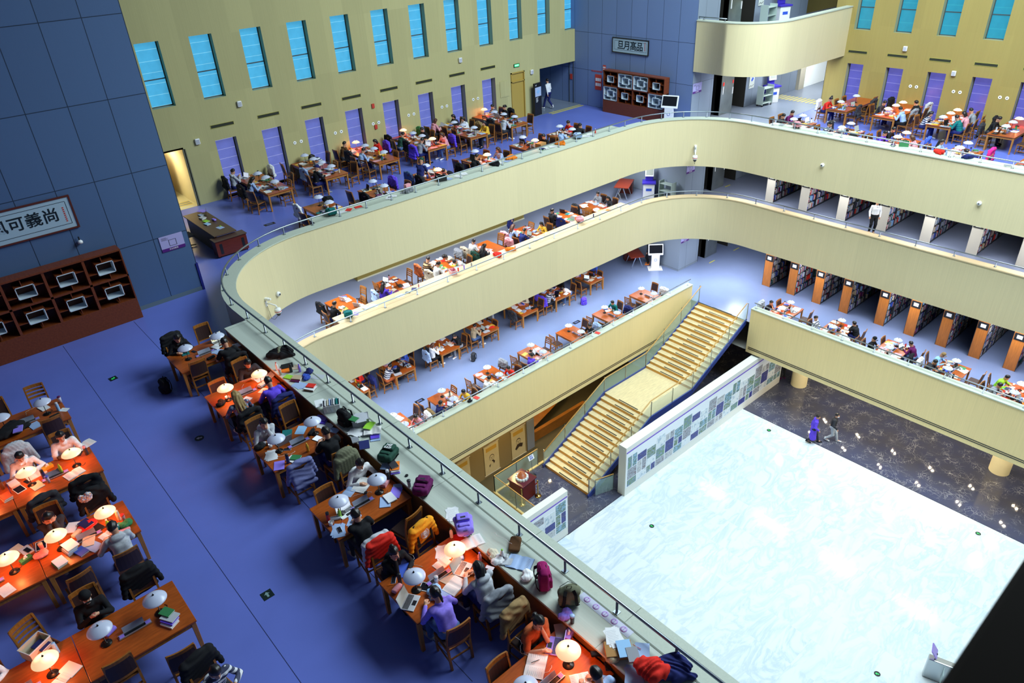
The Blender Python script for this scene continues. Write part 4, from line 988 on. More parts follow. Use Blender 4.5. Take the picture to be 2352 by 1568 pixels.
for s,y in ((-1,Y0-.06),(1,Y1+.0)):
    b = MB(); pts = [(-.12,-.12),(4.35,2.0),(7.3,2.0),(XT,4.33)]
    top = [(-.12,.17),(4.2,2.36),(7.4,2.36),(XT,4.62)]
    vs = [(x,y,z) for x,z in pts]+[(x,y,z) for x,z in top]+[(x,y+.07,z) for x,z in pts]+[(x,y+.07,z) for x,z in top]
    fs = []
    for i in range(3): fs += [(i,i+1,5+i,4+i),(8+i,12+i,13+i,9+i),(4+i,5+i,13+i,12+i),(i,8+i,9+i,i+1)]
    b.add(vs, fs+[(0,4,12,8),(3,11,15,7)]); O('stringer', b.build('stringer'), STRING, st)
    yy = y+.035; PX = [-.05,1.4,2.8,4.2,5.8,7.4,8.8,10.2,XT]
    for a,c in zip(PX,PX[1:]):
        b = MB(); za, zc = (nose(max(a,0)), nose(c)); za = za if a < 7.4 or a > 7.41 else 15*RH+RH*.5
        b.add([(a+.03,yy-.006,za-.05),(c-.03,yy-.006,zc-.05),(c-.03,yy-.006,zc+.82),(a+.03,yy-.006,za+.82),(a+.03,yy+.006,za-.05),(c-.03,yy+.006,zc-.05),(c-.03,yy+.006,zc+.82),(a+.03,yy+.006,za+.82)],[(0,1,2,3),(7,6,5,4),(3,2,6,7),(0,4,5,1),(0,3,7,4),(1,5,6,2)])
        O('glass_panel', b.build('glass'), GLASS, st)
    for a in PX:
        z = nose(min(max(a,0),XT)); b = MB(); b.box((a-.012,yy-.02,z-.12),(a+.012,yy+.02,z+.93)); b.box((a-.05,yy-.04,z-.16),(a+.05,yy+.04,z-.10)); O('post', b.build('post'), STEEL, st)
    b = MB(); ri = yy+(.07 if s < 0 else -.07); b.tube([(-.1,ri,nose(0)+.86),(4.2,ri,nose(4.2)+.93),(7.3,ri,15*RH+.97),(XT,ri,4.55+.95)],.028,8); O('handrail', b.build('handrail'), BRASSW, st)
# glass balustrades: stair-head returns, sunken lobby, platform
def balustrade(label, P, z, h=.95, every=1.4):
    t = thing('glass_balustrade', label, 'balustrade', (P[0][0],P[0][1],z)); o = Vector((P[0][0],P[0][1],0))
    for a,c in zip(P,P[1:]):
        L = math.dist(a,c); n = max(1,round(L/every)); A = Vector((*a,0))-o; D = (Vector((*c,0))-Vector((*a,0)))
        b = MB(); b.beam(A+D*.01+Vector((0,0,h*.5)), A+D*.99+Vector((0,0,h*.5)), .012, h*.9); O('glass_panel', b.build('glass'), GLASS, t)
        for i in range(n+1):
            p = A+D*(i/n); b = MB(); b.box((p.x-.015,p.y-.015,0),(p.x+.015,p.y+.015,h)); O('post', b.build('post'), STEEL, t)
    b = MB(); b.tube([Vector((x,y,h+.03))-o for x,y in P],.026,8); O('handrail', b.build('handrail'), BRASSW, t)
balustrade('glass balustrade with wooden rail round the platform of the red display stand', [(18.2,20.30),(15.46,20.30),(15.46,17.3)], ZG+.06)
balustrade('glass balustrade with wooden rail behind the stairs near the long picture wall', [(26.2,16.75),(32.2,16.75)], ZG)
balustrade('short glass balustrade by the foot of the stairs beside the picture wall', [(18.6,16.9),(19.5,16.6)], ZG)
balustrade('glass balustrade behind the portrait scrolls on the sunken level', [(20.6,24.6),(24.4,24.6)], ZS, 1.0)
b = MB(); b.box((25.6,16.95,ZG),(29.9,17.02,ZG+1.75)); b.box((25.6,16.5,ZG),(25.68,17.,ZG+1.3)); struct('wall_under_stairs', b.build('w'), WOODP)
b = MB(); b.add([(20.2,23.2,ZS+.6),(24.4,24.4,ZS+.6),(22.5,27.5,ZS+1.5),(19.2,26.,ZS+1.5)],[(0,1,2,3)]); b.box((20.2,23.0,ZS),(24.4,23.2,ZS+.6)); struct('floor_ramp', b.build('ramp'), [WOODP])
# columns
COLM = mat('column_cream', (.62,.54,.33), rough=.5)
for i,y in enumerate((15.1,5.05,25.)):
    b = MB(); b.cyl((0,0,0),.42,ZS*0+2.9,36); struct('trim_column_%d'%(i+1), b.build('column'), COLM, loc=(33.12,y,ZG))
# ------------------------------------------------------------------ picture walls
def photo_mat(i):
    """landscape-like print: sky above, broken ground below, in one of a few palettes"""
    q = random.Random(i*7+1); pals = [[(.02,.08,.03),(.16,.26,.12),(.25,.33,.42),(.5,.62,.75)],[(.02,.03,.16),(.05,.07,.36),(.03,.03,.14),(.25,.28,.6)],[(.03,.15,.05),(.22,.36,.2),(.12,.2,.34),(.62,.7,.76)],[(.08,.24,.5),(.35,.55,.75),(.06,.14,.1),(.5,.62,.7)],[(.16,.17,.2),(.42,.44,.48),(.62,.64,.66),(.28,.3,.36)],[(.3,.06,.05),(.2,.22,.27),(.45,.48,.55),(.1,.1,.18)]]
    m = bpy.data.materials.new('photo_%d'%i); nt, b = nodes(m); L = nt.links.new
    tc = nt.nodes.new('ShaderNodeTexCoord'); mp = nt.nodes.new('ShaderNodeMapping'); mp.inputs['Location'].default_value = (i*3.1,0,i*1.7); mp.inputs['Scale'].default_value = (2.2,1,4.5); L(tc.outputs['Object'], mp.inputs[0])
    nz = nt.nodes.new('ShaderNodeTexNoise'); nz.inputs['Scale'].default_value = 2.2; nz.inputs['Detail'].default_value = 6; nz.inputs['Roughness'].default_value = .7; L(mp.outputs[0], nz.inputs['Vector'])
    cr = nt.nodes.new('ShaderNodeValToRGB'); el = cr.color_ramp.elements; p = pals[i%6]; el.new(.45); el.new(.56)
    for e,pos,c in zip(el,(.3,.45,.54,.68),p): e.position = pos; e.color = (*c,1)
    L(nz.outputs[0], cr.inputs[0]); L(cr.outputs[0], b.inputs['Base Color']); b.inputs['Roughness'].default_value = .5
    return m
PHOTOS = [photo_mat(i) for i in range(12)]; PLANM = checker_mat('plan_drawing', [(.72,.78,.84),(.66,.74,.82),(.75,.8,.85),(.45,.55,.66),(.74,.8,.84)], 9)
def picture_wall(label, x0, x1, yf, th, zb, h, cols, seed):
    t = thing('picture_wall', label, 'display wall', (x0,yf,zb)); W = x1-x0; q = random.Random(seed)
    b = MB(); b.box((0,0,0),(W,th,h)); O('panel', b.build('panel'), mat('display_cream',(.80,.80,.75),rough=.6), t)
    b = MB(); b.box((.03,-.008,.45),(W-.03,0,h-.33)); O('backing_sheet', b.build('sheet'), mat('display_white',(.84,.88,.95),rough=.6), t)
    b = MB(); b.box((.03,-.012,h-.33),(W-.03,0,h-.27)); O('purple_band', b.build('band'), mat('band_purple',(.16,.08,.55),rough=.5), t)
    cw = (W-.2)/cols; k = 0
    for c in range(cols):
        z = .5; 
        for r in range(3):
            hh = (.42,.62,.72)[(r+c)%3] if r else .40; hh = min(hh, h-.38-z); 
            if hh < .15: continue
            two = (c+r+seed) % 4 == 0 and cw > .4
            for s in range(2 if two else 1):
                xa = .1+c*cw+.03+(s*cw/2 if two else 0); xb = .1+(c+1)*cw-.03-((1-s)*cw/2 if two else 0)
                b = MB(); b.box((xa,-.014,z),(xb,-.006,z+hh-.04)); O('photo_print', b.build('photo'), PLANM if (c*3+r*2+seed)%5 == 0 else PHOTOS[(c*5+r*3+s+seed)%12], t); k += 1
            z += hh
    return t
picture_wall('long cream wall of landscape photographs beside the stairs on the marble floor', 19.55, 32.55, 15.95, .42, ZG, 2.8, 19, 2)
picture_wall('short cream wall of photographs and a map near the ledge on the marble floor', 13.3, 16.05, 16.12, .3, ZG, 2.5, 4, 0)
# portrait scrolls on a tan partition
b = MB(); b.box((13.2,22.6,ZS),(20.1,22.7,ZS+2.15)); tag(O('tan_partition', b.build('partition'), mat('partition_tan',(.30,.22,.10),rough=.7)), 'long tan partition hung with portrait scrolls on the sunken level', 'partition')
SCROLLM = mat('scroll_paper',(.66,.56,.33),rough=.8,noise=.06,nscale=3)
def ink_head(b, cx, cz, s, k):
    """brush-drawn bust: hair cap, face outline, beard or collar strokes"""
    M = Matrix.Translation((cx,-.012,cz)) @ Matrix.Rotation(PI/2,4,'X') @ Matrix.Scale(s,4)
    a0 = [(math.cos(t)*.5,math.sin(t)*.62) for t in np.linspace(R(20),R(160),9)]; a1 = [(math.cos(t)*.42,math.sin(t)*(.5-.05*k)) for t in np.linspace(R(160),R(20),9)]
    b.prism(a0+a1,0,.004,0,M)
    for s_ in (1,-1): b.prism([(s_*.47,.2),(s_*.43,.2),(s_*.3,-.5),(s_*.34,-.52)],0,.004,0,M)
    for s_ in (1,-1): b.prism([(s_*.1,.1),(s_*.32,.13),(s_*.3,.06),(s_*.1,.05)],0,.004,0,M)
    b.prism([(-.03,.05),(.03,.05),(.06,-.14),(-.06,-.14)],0,.004,0,M); b.prism([(-.16,-.27),(.16,-.27),(.1,-.33),(-.1,-.33)],0,.004,0,M)
    if k: b.prism([(-.3,-.5),(.3,-.45),(.9,-.75),(.7,-1.4),(.1,-1.1),(-.5,-1.5),(-.75,-1.2),(-.5,-.8)],0,.004,0,M)
    else: b.prism([(-.1,-.6),(.25,-.5),(.6,-1.0),(.35,-1.35),(.2,-.9)],0,.004,0,M); b.prism([(-.6,-1.3),(-.2,-1.1),(-.5,-1.7)],0,.004,0,M)
for i,(x,k) in enumerate(((15.3,0),(17.15,0),(18.95,1))):
    t = thing('portrait_scroll', ('hanging paper scroll with an ink portrait, nearest the ledge rail','hanging paper scroll with an ink portrait of a bearded old man, middle one','hanging paper scroll with an ink portrait of a bald man, nearest the stairs')[i], 'scroll', (x,22.58,ZS+.15), group='portrait scrolls')
    b = MB(); b.box((-.47,-.008,0),(.47,0,1.85)); O('paper', b.build('paper'), SCROLLM, t)
    for z in (0.,1.85): b = MB(); b.tube([(-.52,-.01,z),(.52,-.01,z)],.022,8); O('roller', b.build('roller'), mat('roller_pale',(.6,.55,.45)), t)
    b = MB(); ink_head(b,0,.98,.33,k); O('ink_drawing', b.build('ink'), mat('brown_ink',(.05,.03,.02),rough=.9), t)
    b = MB(); b.box((-.34,-.012,1.45),(.34,-.009,1.68)); O('gold_title', b.build('title'), mat('gold_wash',(.6,.36,.06),rough=.8), t)
b = MB(); b.box((19.55,22.55,ZS+.15),(20.05,22.59,ZS+2.05)); tag(O('grey_text_panel', b.build('panel'), stripes('text_lines',(.30,.33,.40),(.22,.25,.32),2,26,.55)), 'tall grey panel of small text at the end of the portrait scrolls', 'panel')
# red display stand, brass posts, sign stand, walkers' signs on the floor
t = thing('display_stand', 'dark red display cabinet with a carved seal on a white mount', 'display stand', (16.3,19.3,ZG+.0), .1)
b = MB(); b.box((-.42,-.42,0),(.42,.42,.98)); O('cabinet', b.build('cabinet',bevel=.01), mat('stand_red',(.13,.012,.01),rough=.3), t)
b = MB(); b.box((-.48,-.48,.98),(.48,.48,1.03)); O('top_board', b.build('top',bevel=.01), mat('stand_top',(.10,.015,.03),rough=.25), t)
b = MB()
for i in range(12): a = i*PI/6; b.box((-.06,-.05,1.03),(.06,.05,1.13),0,Matrix.Translation((.24*math.cos(a),.24*math.sin(a),0)) @ Matrix.Rotation(a,4,'Z'))
b.cyl((0,0,1.03),.24,.08,20); O('white_mount', b.build('mount'), WHITEB, t)
b = MB(); b.cyl((0,0,1.12),.22,.1,8,0,None,.2); b.cyl((0,0,1.22),.17,.12,8,0,None,.12); b.cyl((0,0,1.34),.10,.06,8,0,None,.05); O('carved_seal', b.build('seal'), mat('seal_wood',(.35,.10,.035),rough=.4), t)
BRASS = mat('brass', (.45,.32,.10), rough=.25, metal=1.)
for i,(x,y) in enumerate(((15.85,18.85),(16.75,18.75),(16.95,19.6))):
    t = thing('barrier_post', ('brass barrier post in front of the red display stand','brass barrier post to the right of the red display stand','brass barrier post behind the red display stand')[i], 'post', (x,y,ZG), 0, 'brass barrier posts')
    b = MB(); b.lathe([(0,0),(.16,0),(.16,.02),(.05,.05),(.02,.07)],20); O('base', b.build('base'), BRASS, t); b = MB(); b.cyl((0,0,.05),.025,.83,10); O('pole', b.build('pole'), BRASS, t)
    b = MB(); b.lathe([(.03,.86),(.045,.9),(.03,.94),(0,.96)],12); O('knob', b.build('knob'), BRASS, t)
b = MB(); b.tube([(16.75+(.2*u),18.75+.85*u,ZG+.85-.45*math.sin(PI*u)) for u in np.linspace(0,1,13)],.024,8); tag(O('rope', b.build('rope'), cloth('red')), 'thick red barrier rope hanging between two brass posts', 'rope')
t = thing('sign_stand', 'chrome sign stand with a white and blue notice beside the stairs', 'sign stand', (17.5,19.95,ZG))
b = MB(); b.lathe([(0,0),(.2,0),(.2,.02),(.03,.07),(.015,.1),(.015,1.0)],24); O('stand', b.build('stand'), CHROME, t)
b = MB(); b.box((-.2,-.012,0),(.2,.012,.28)); O('notice_frame', b.build('notice'), CHROME, t, M=Matrix.Translation((0,-.02,.98)) @ Matrix.Rotation(R(-25),4,'X'))
def text(name, s, size, m, parent, M, ext=.003, bold=.0):
    cu = bpy.data.curves.new(name,'FONT'); cu.body = s; cu.size = size; cu.align_x = 'CENTER'; cu.align_y = 'CENTER'; cu.extrude = ext; cu.offset = bold; cu.resolution_u = 2
    o = bpy.data.objects.new('tmp', cu); COL.objects.link(o); dg = bpy.context.evaluated_depsgraph_get(); dg.update()
    me = bpy.data.meshes.new_from_object(o.evaluated_get(dg)); bpy.data.objects.remove(o)
    me.materials.clear(); me.materials.append(None)
    return O(name, me, m, parent, M=M)
UP = Matrix.Rotation(PI/2,4,'X')     # stands writing upright, facing -y
NB = mat('notice_blue',(.03,.10,.6)); 
b = MB(); b.box((-.17,-.0135,.02),(.17,-.0125,.26)); O('notice_sheet', b.build('sheet'), paper('white'), t, M=Matrix.Translation((0,-.02,.98)) @ Matrix.Rotation(R(-25),4,'X'))
text('notice_text','请勿\n触摸',.1,NB,t,Matrix.Translation((0,-.02,.98)) @ Matrix.Rotation(R(-25),4,'X') @ Matrix.Translation((0,-.016,.14)) @ UP)
# exit discs set in the floor
GRN = mat('exit_green',(.02,.5,.12),rough=.5,emit=(.02,.6,.12),estr=.5); SIGNBK = mat('sign_black',(.008,.02,.02),rough=.4)
def floor_sign(label, x, y, z, rot, rnd, arrow, col):
    t = thing('floor_sign', label, 'floor sign', (x,y,z), rot, 'direction signs set in the floors')
    b = MB()
    if rnd: b.cyl((0,0,0),.17,.006,28)
    else: b.box((-.16,-.16,0),(.16,.16,.006))
    t.scale = (.62,.62,1)
    O('plate', b.build('plate'), SIGNBK, t)
    b = MB(); b.prism([(-.03,-.10),(.03,-.10),(.03,.02),(.08,.02),(0,.11),(-.08,.02),(-.03,.02)] if arrow == 'up' else [(-.09,-.02),(-.02,-.09),(-.02,-.04),(.07,-.04),(.07,.07),(.03,.07),(.03,.0),(-.02,.0),(-.02,.05)],.006,.008); O('arrow', b.build('arrow'), col, t)
floor_sign('round exit arrow in the white marble nearest the long picture wall',18.99,13.91,ZG,.3,True,'up',GRN); floor_sign('round exit arrow in the white marble by the far dark border',28.39,14.01,ZG,0,True,'up',GRN)
floor_sign('round exit arrow in the white marble near the right dark border corner',28.35,4.2,ZG,0,True,'up',GRN); floor_sign('round exit arrow in the white marble nearest the dark board',19.08,4.06,ZG,.4,True,'up',GRN)
floor_sign('square green bent arrow sign in the blue floor',2.37,19.62,0,.1,False,'bent',GRN); floor_sign('round pale arrow sign in the blue floor beside the desks',3.07,15.32,0,1.2,True,'up',mat('sign_white',(.6,.65,.7))); floor_sign('square sign with pale upward arrow in the blue floor',2.21,9.87,0,0,False,'up',mat('sign_grey',(.2,.33,.33)))
for i,(x,y,z) in enumerate(((10.43,27.05,0),(13.9,23.3,Z2),(23.9,23.2,Z2),(30.9,16.9,Z2),(30.6,9.3,Z2))):
    t = thing('floor_box', ('dark floor socket box on the blue floor near the first window desk','dark floor socket box on the lower gallery floor among the left desks','dark floor socket box on the lower gallery floor by the last parapet desks','dark floor socket box on the lower gallery floor behind the man in black','dark floor socket box on the lower gallery floor before the bookcases')[i], 'floor box', (x,y,z), 0, 'floor socket boxes')
    b = MB(); b.box((-.22,-.11,0),(.22,.11,.006)); O('lid', b.build('lid'), BLACKP, t); b = MB(); b.box((-.13,-.05,.006),(.13,.05,.009)); O('inlay', b.build('inlay'), mat('inlay_blue',(.07,.1,.25)), t)
TAPE = mat('tape_yellow',(.65,.6,.04),rough=.6)
for i,(x,y,z,w) in enumerate(((34.8,22.62,Z2,.55),(37.3,22.6,Z2,.6),(38.2,22.9,Z4,.5),(36.2,23.0,Z3,.5),(33.5,23.6,Z3,.4))):
    b = MB(); b.box((-w/2,-.03,0),(w/2,.03,.003)); tag(O('yellow_tape', b.build('tape'), TAPE, None, (x,y-.15,z)), ('yellow tape strip on the lower lobby floor, nearer the kiosk','yellow tape strip on the lower lobby floor, farther from the kiosk','yellow tape strip on the upper lobby floor by the lifts','yellow tape strip on the middle lobby floor, farther right','yellow tape strip on the middle lobby floor beside the steel corner')[i], 'tape', 'floor tapes')
TACT = stripes('tactile',(.55,.48,.12),(.2,.23,.3),1,4.,.5)
for nm,a,c in (('strip of yellow and grey tactile squares across the lobby passage',(40.2,19.9),(41.2,23.)),('strip of tactile squares in front of the walking man by the alcove',(29.6,30.6),(32.2,31.0)),('strip of tactile squares in the lit doorway beyond the blue wall',(7.9,31.9),(9.2,32.5))):
    b = MB(); b.box((0,0,0),(c[0]-a[0],c[1]-a[1],.004)); tag(O('tactile_strip', b.build('strip'), TACT, None, (a[0],a[1],.003)), nm, 'tactile strip')
# ------------------------------------------------------------------ lattice cabinets
def lattice(w, h, white, b, dep=.3, m=0):
    """pinwheel of shelves round a square frame in one cell, front at y=0 facing -y"""
    t = .022; s = .235
    b.box((-s,-.01,-s*.76),(-s+t,dep,s*.76),m); b.box((s-t,-.01,-s*.76),(s,dep,s*.76),m); b.box((-s,-.01,-s*.76),(s,dep,-s*.76+t),m); b.box((-s,-.01,s*.76-t),(s,dep,s*.76),m)
def cabinet(label, M, ncell, cell, whitefull, whitesq):
    """row of lattice cells over a plinth; local x along, front at y=0 facing -y"""
    t = thing('lattice_cabinet', label, 'cabinet', M=M); W = ncell*cell; D = .42; Hh = 2.3; pl = .67; ch = (Hh-pl-.06)/2
    b = MB(); b.box((0,0,0),(W,D,pl)); O('plinth', b.build('plinth', bevel=.006), CABW, t)
    b = MB(); b.box((0,-.02,Hh-.06),(W,D,Hh)); O('top_board', b.build('top_board', bevel=.006), CABW, t)
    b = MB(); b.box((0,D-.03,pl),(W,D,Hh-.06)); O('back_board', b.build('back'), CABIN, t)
    b = MB()
    for i in range(ncell+1): x = i*cell; b.box((max(0,x-.035),0,pl),(min(W,x+.035),D-.03,Hh-.06))
    b.box((0,0.0,pl+ch-.03),(W,D-.03,pl+ch+.03)); O('dividers', b.build('dividers'), CABW, t)
    for i in range(ncell):
        for r in range(2):
            cx, cz = (i+.5)*cell, pl+ch*(r+.5); full = (i,r) in whitefull
            Mx = Matrix.Translation((cx,.015,cz)); w2 = cell/2-.04; h2 = ch/2-.035; tt = .02; s = .24; sz = .18
            for a,c in (((-w2,-.0,-.11),(-s,.36,-.09)),((s,0,.09),(w2,.36,.11)),((-.06,0,sz),(-.04,.36,h2)),((.04,0,-h2),(.06,.36,-sz))):
                b = MB(); b.box(a,c); O('lattice_shelf', b.build('lattice_shelf'), WHITEB if full else CABW, t, M=Mx)
            b = MB()
            for a,c in (((-s,-.02,-sz),(-s+tt,.37,sz)),((s-tt,-.02,-sz),(s,.37,sz)),((-s,-.02,-sz),(s,.37,-sz+tt)),((-s,-.02,sz-tt),(s,.37,sz))): b.box(a,c)
            O('square_frame', b.build('square_frame'), WHITEB, t, M=Mx)
            if not full:
                b = MB(); g_ = .012
                for a,c in (((-s-g_,-.005,-sz-g_),(-s,.37,sz+g_)),((s,-.005,-sz-g_),(s+g_,.37,sz+g_)),((-s,-.005,-sz-g_),(s,.37,-sz)),((-s,-.005,sz),(s,.37,sz+g_))): b.box(a,c)
                O('square_housing', b.build('housing'), CABW, t, M=Mx)
            if full:
                b = MB()
                for a,c in (((-w2,-.02,-h2),(-w2+tt,.37,h2)),((w2-tt,-.02,-h2),(w2,.37,h2)),((-w2,-.02,-h2),(w2,.37,-h2+tt)),((-w2,-.02,h2-tt),(w2,.37,h2)),((-w2,.36,-h2),(w2,.375,h2))): b.box(a,c)
                O('white_surround', b.build('surround'), WHITEB, t, M=Mx)
    return t
cabinet('long dark lattice cabinet with small white squares against the left blue wall', Matrix.Translation((4.15-1.045*7,22.68,0)), 7, 1.045, (), ())
cabinet('dark red lattice cabinet with white pinwheel cells against the far blue wall', Matrix.Translation((31.80,28.75,0)) @ Matrix.Rotation(-PI/2,4,'Z'), 4, 1.07, ((0,0),(1,1),(2,1),(3,0)), ())
# calligraphy boards and notices
def board(label, M, w, h, chars, size, fm, gap):
    t = thing('calligraphy_board', label, 'calligraphy', M=M, group='framed calligraphy boards')
    b = MB(); f = .045
    for a,c in (((-w/2,-.05,0),(w/2,0,f)),((-w/2,-.05,h-f),(w/2,0,h)),((-w/2,-.05,f),(-w/2+f,0,h-f)),((w/2-f,-.05,f),(w/2,0,h-f))): b.box(a,c)
    O('frame', b.build('frame'), fm, t)
    b = MB(); b.box((-w/2+f,-.03,f),(w/2-f,-.005,h-f)); O('silk_panel', b.build('silk'), mat('silk_pale',(.38,.52,.62),rough=.3), t)
    b = MB(); e = .16; 
    for a,c in (((-w/2+e,-.033,e),(w/2-e,-.03,e+.012)),((-w/2+e,-.033,h-e),(w/2-e,-.03,h-e+.012)),((-w/2+e,-.033,e),(-w/2+e+.012,-.03,h-e)),((w/2-e,-.033,e),(w/2-e+.012,-.03,h-e))): b.box(a,c)
    O('border_line', b.build('border'), INK, t)
    for i,c in enumerate(chars): text('brush_character', c, size, INK, t, Matrix.Translation(((i-(len(chars)-1)/2)*gap,-.034,h/2)) @ UP, .002, .013*size)
    b = MB()
    for i in range(8): b.box((w/2-e-.12,-.033,.24+i*.055),(w/2-e-.075,-.03,.275+i*.055))
    O('red_inscription', b.build('inscription'), mat('seal_red',(.5,.05,.04)), t)
    return t
FB = mat('frame_redwood',(.10,.02,.012),rough=.4)
board('wide brown framed calligraphy board above the long lattice cabinet', Matrix.Translation((2.2,23.19,3.07)), 2.5, .96, '風可義尚', .42, FB, .43)
board('black framed calligraphy board on the far blue wall', Matrix.Translation((32.33,27.3,3.17)) @ Matrix.Rotation(-PI/2,4,'Z'), 2.55, .78, '旦月髙品', .47, mat('frame_black',(.012,.012,.014),rough=.4), .445)
def notice(label, M, w, h, cols, name='wall_notice', txt=None):
    t = thing(name, label, 'notice', M=M, group='notices on the walls'); b = MB(); b.box((-w/2,-.012,0),(w/2,0,h)); O('sheet', b.build('sheet'), cols[0], t)
    b = MB(); b.box((-w/2,-.014,0),(w/2,-.0121,h*.2)); O('colour_band', b.build('band'), cols[1], t)
    b = MB()
    for i in range(4): b.box((-w*.42,-.014,h*(.88-i*.05)),(-w*.42+w*(.3 if i%2 else .22),-.0121,h*(.895-i*.05)))
    b.box((-w*.14,-.014,h*.3),(-w*.12,-.0121,h*.7)); b.box((w*.16,-.014,h*.3),(w*.18,-.0121,h*.7)); b.box((-w*.14,-.014,h*.68),(w*.18,-.0121,h*.7)); b.box((-w*.14,-.014,h*.3),(w*.18,-.0121,h*.32)); O('floor_plan', b.build('plan'), INK, t)
    if txt: text('notice_text', txt, h*.11, paper('white'), t, Matrix.Translation((0,-.015,h*.1)) @ UP, .001)
PV = mat('notice_violet',(.42,.40,.72),rough=.5); PB = mat('notice_purple',(.09,.015,.2),rough=.5); PR = mat('notice_red',(.6,.06,.04),rough=.5)
notice('violet floor plan notice on the left blue wall near its end', Matrix.Translation((5.74,23.19,1.6)), .72, .5, (PV,PB), txt='安全疏散图'); notice('violet floor plan notice beside the upper lobby lifts', Matrix.Translation((32.75,23.09,1.6)), .74, .5, (PV,PB), txt='安全疏散图')
notice('violet floor plan notice beside the middle lobby lifts', Matrix.Translation((32.75,23.09,Z3+1.6)), .74, .5, (PV,PB), txt='安全疏散图'); notice('violet floor plan notice beside the lower lobby lifts', Matrix.Translation((32.75,23.09,Z2+1.75)), .74, .5, (PV,PB), txt='安全疏散图')
RF = Matrix.Rotation(-PI/2,4,'Z')
for lb,y,z,w,h in (('tall red notice with small pictures on the far blue wall',29.6,1.0,.5,.85),('small red and white notice above the tall red one',29.15,2.05,.22,.36)):
    t = thing('red_notice', lb, 'notice', M=Matrix.Translation((32.33,y,z)) @ RF, group='notices on the walls'); b = MB(); b.box((-w/2,-.012,0),(w/2,0,h)); O('sheet', b.build('sheet'), PR, t)
    b = MB()
    for r in range(2):
        for c in range(3): b.box((-w*.42+c*w*.29,-.014,h*(.25+r*.32)),(-w*.42+c*w*.29+w*.25,-.0121,h*(.25+r*.32)+h*.2))
    O('pictures', b.build('pictures'), paper('white'), t)
t = thing('red_lettering', 'short line of red lettering on the far blue wall', 'lettering', M=Matrix.Translation((32.34,29.75,2.0)) @ RF); text('letters','禁止吸烟 保持安静',.1,PR,t,UP,.003)
for lb,y in (('dark steel door strip left on the far grey wall',31.95),('dark steel door strip right on the far grey wall',31.6)): 
    b = MB(); b.box((-.012,-.02,0),(.012,.02,2.4)); tag(O('door_strip', b.build('strip'), ALU, None, (32.33,y,0)), lb, 'strip')
b = MB(); b.box((-.09,-.02,0),(.09,0,.3)); tag(O('red_wall_box', b.build('box'), PR, M=Matrix.Translation((32.33,31.78,1.35)) @ RF), 'small red and white box on the far grey wall', 'wall box')
# wall fittings
t = thing('exit_sign', 'green lit exit sign above the yellow door', 'exit sign', (27.75,31.48,2.78)); b = MB(); b.box((-.2,-.03,0),(.2,0,.17)); O('case', b.build('case'), SIGNBK, t); b = MB(); b.box((-.17,-.033,.02),(.17,-.0301,.15)); O('lit_face', b.build('face'), mat('exit_lit',(.02,.3,.1),emit=(.05,.8,.25),estr=.9), t)
text('exit_text','安全出口',.075,mat('exit_white',(.8,1,.9),emit=(.6,1,.8),estr=1.2),t,Matrix.Translation((0,-.035,.085)) @ UP,.001)
def wallspk(label, M):
    t = thing('wall_speaker', label, 'speaker', M=M, group='white wall speakers'); b = MB(); b.box((-.1,-.1,-.12),(.1,0,.12)); O('cabinet', b.build('cabinet',bevel=.03), WHITEP, t); b = MB(); b.box((-.07,-.103,-.08),(.07,-.1,.08)); O('grille', b.build('grille'), mat('spk_grille',(.5,.52,.58)), t)
for lb,(x,z) in (('white wall speaker high above the first window desks',(12.03,3.75)),('white wall speaker beside the open doorway',(9.92,2.62)),('white wall speaker above the vents right of centre',(23.9,3.72)),('white wall speaker between the exit sign and the alcove',(28.85,2.35))): wallspk(lb, Matrix.Translation((x,31.49,z)))
for lb,(y,z) in (('white wall speaker high on the right wall',(16.05,3.35)),('white wall speaker between two low windows of the right wall',(13.55,2.45))): wallspk(lb, Matrix.Translation((40.03,y,z)) @ RF)
ROSE = [0]
def rosette(M, label):
    t = thing('wall_socket', label, 'wall socket', M=M, group='round white wall sockets'); b = MB(); b.cyl((0,0,0),.075,.012,18,0,Matrix.Rotation(PI/2,4,'X')); O('ring', b.build('ring'), WHITEP, t); b = MB(); b.cyl((0,0,.012),.03,.004,12,0,Matrix.Rotation(PI/2,4,'X')); O('hole', b.build('hole'), BLACKP, t)
for i in range(2,8):
    for s in (0,1): rosette(Matrix.Translation((WX[i]+.95+s*.32,31.498,1.62)), '%s round white socket right of the %s low window under the vents'%(('left','right')[s],ORD[i-1]))
for i in range(1,6):
    for s in (0,1): rosette(Matrix.Translation((40.048,WY[i]-.95-s*.3,1.62)) @ RF, '%s round white socket on the right wall after the %s low window'%(('left','right')[s],ORD[i]))
for z in (1.35,2.35): b = MB(); b.box((-.07,-.05,0),(.07,0,.2)); tag(O('fire_alarm', b.build('alarm'), PR, None, (18.45,31.49,z)), ('lower' if z<2 else 'upper')+' small red fire alarm box between two low windows', 'fire alarm')
b = MB(); b.box((-.32,-.012,0),(.32,0,.85)); b.box((-.28,-.016,.04),(.28,-.012,.81)); tag(O('wall_panel_box', b.build('panel'), WALL_BEIGE, None, (26.82,31.49,1.35)), 'flush beige access panel beside the yellow door', 'access panel')
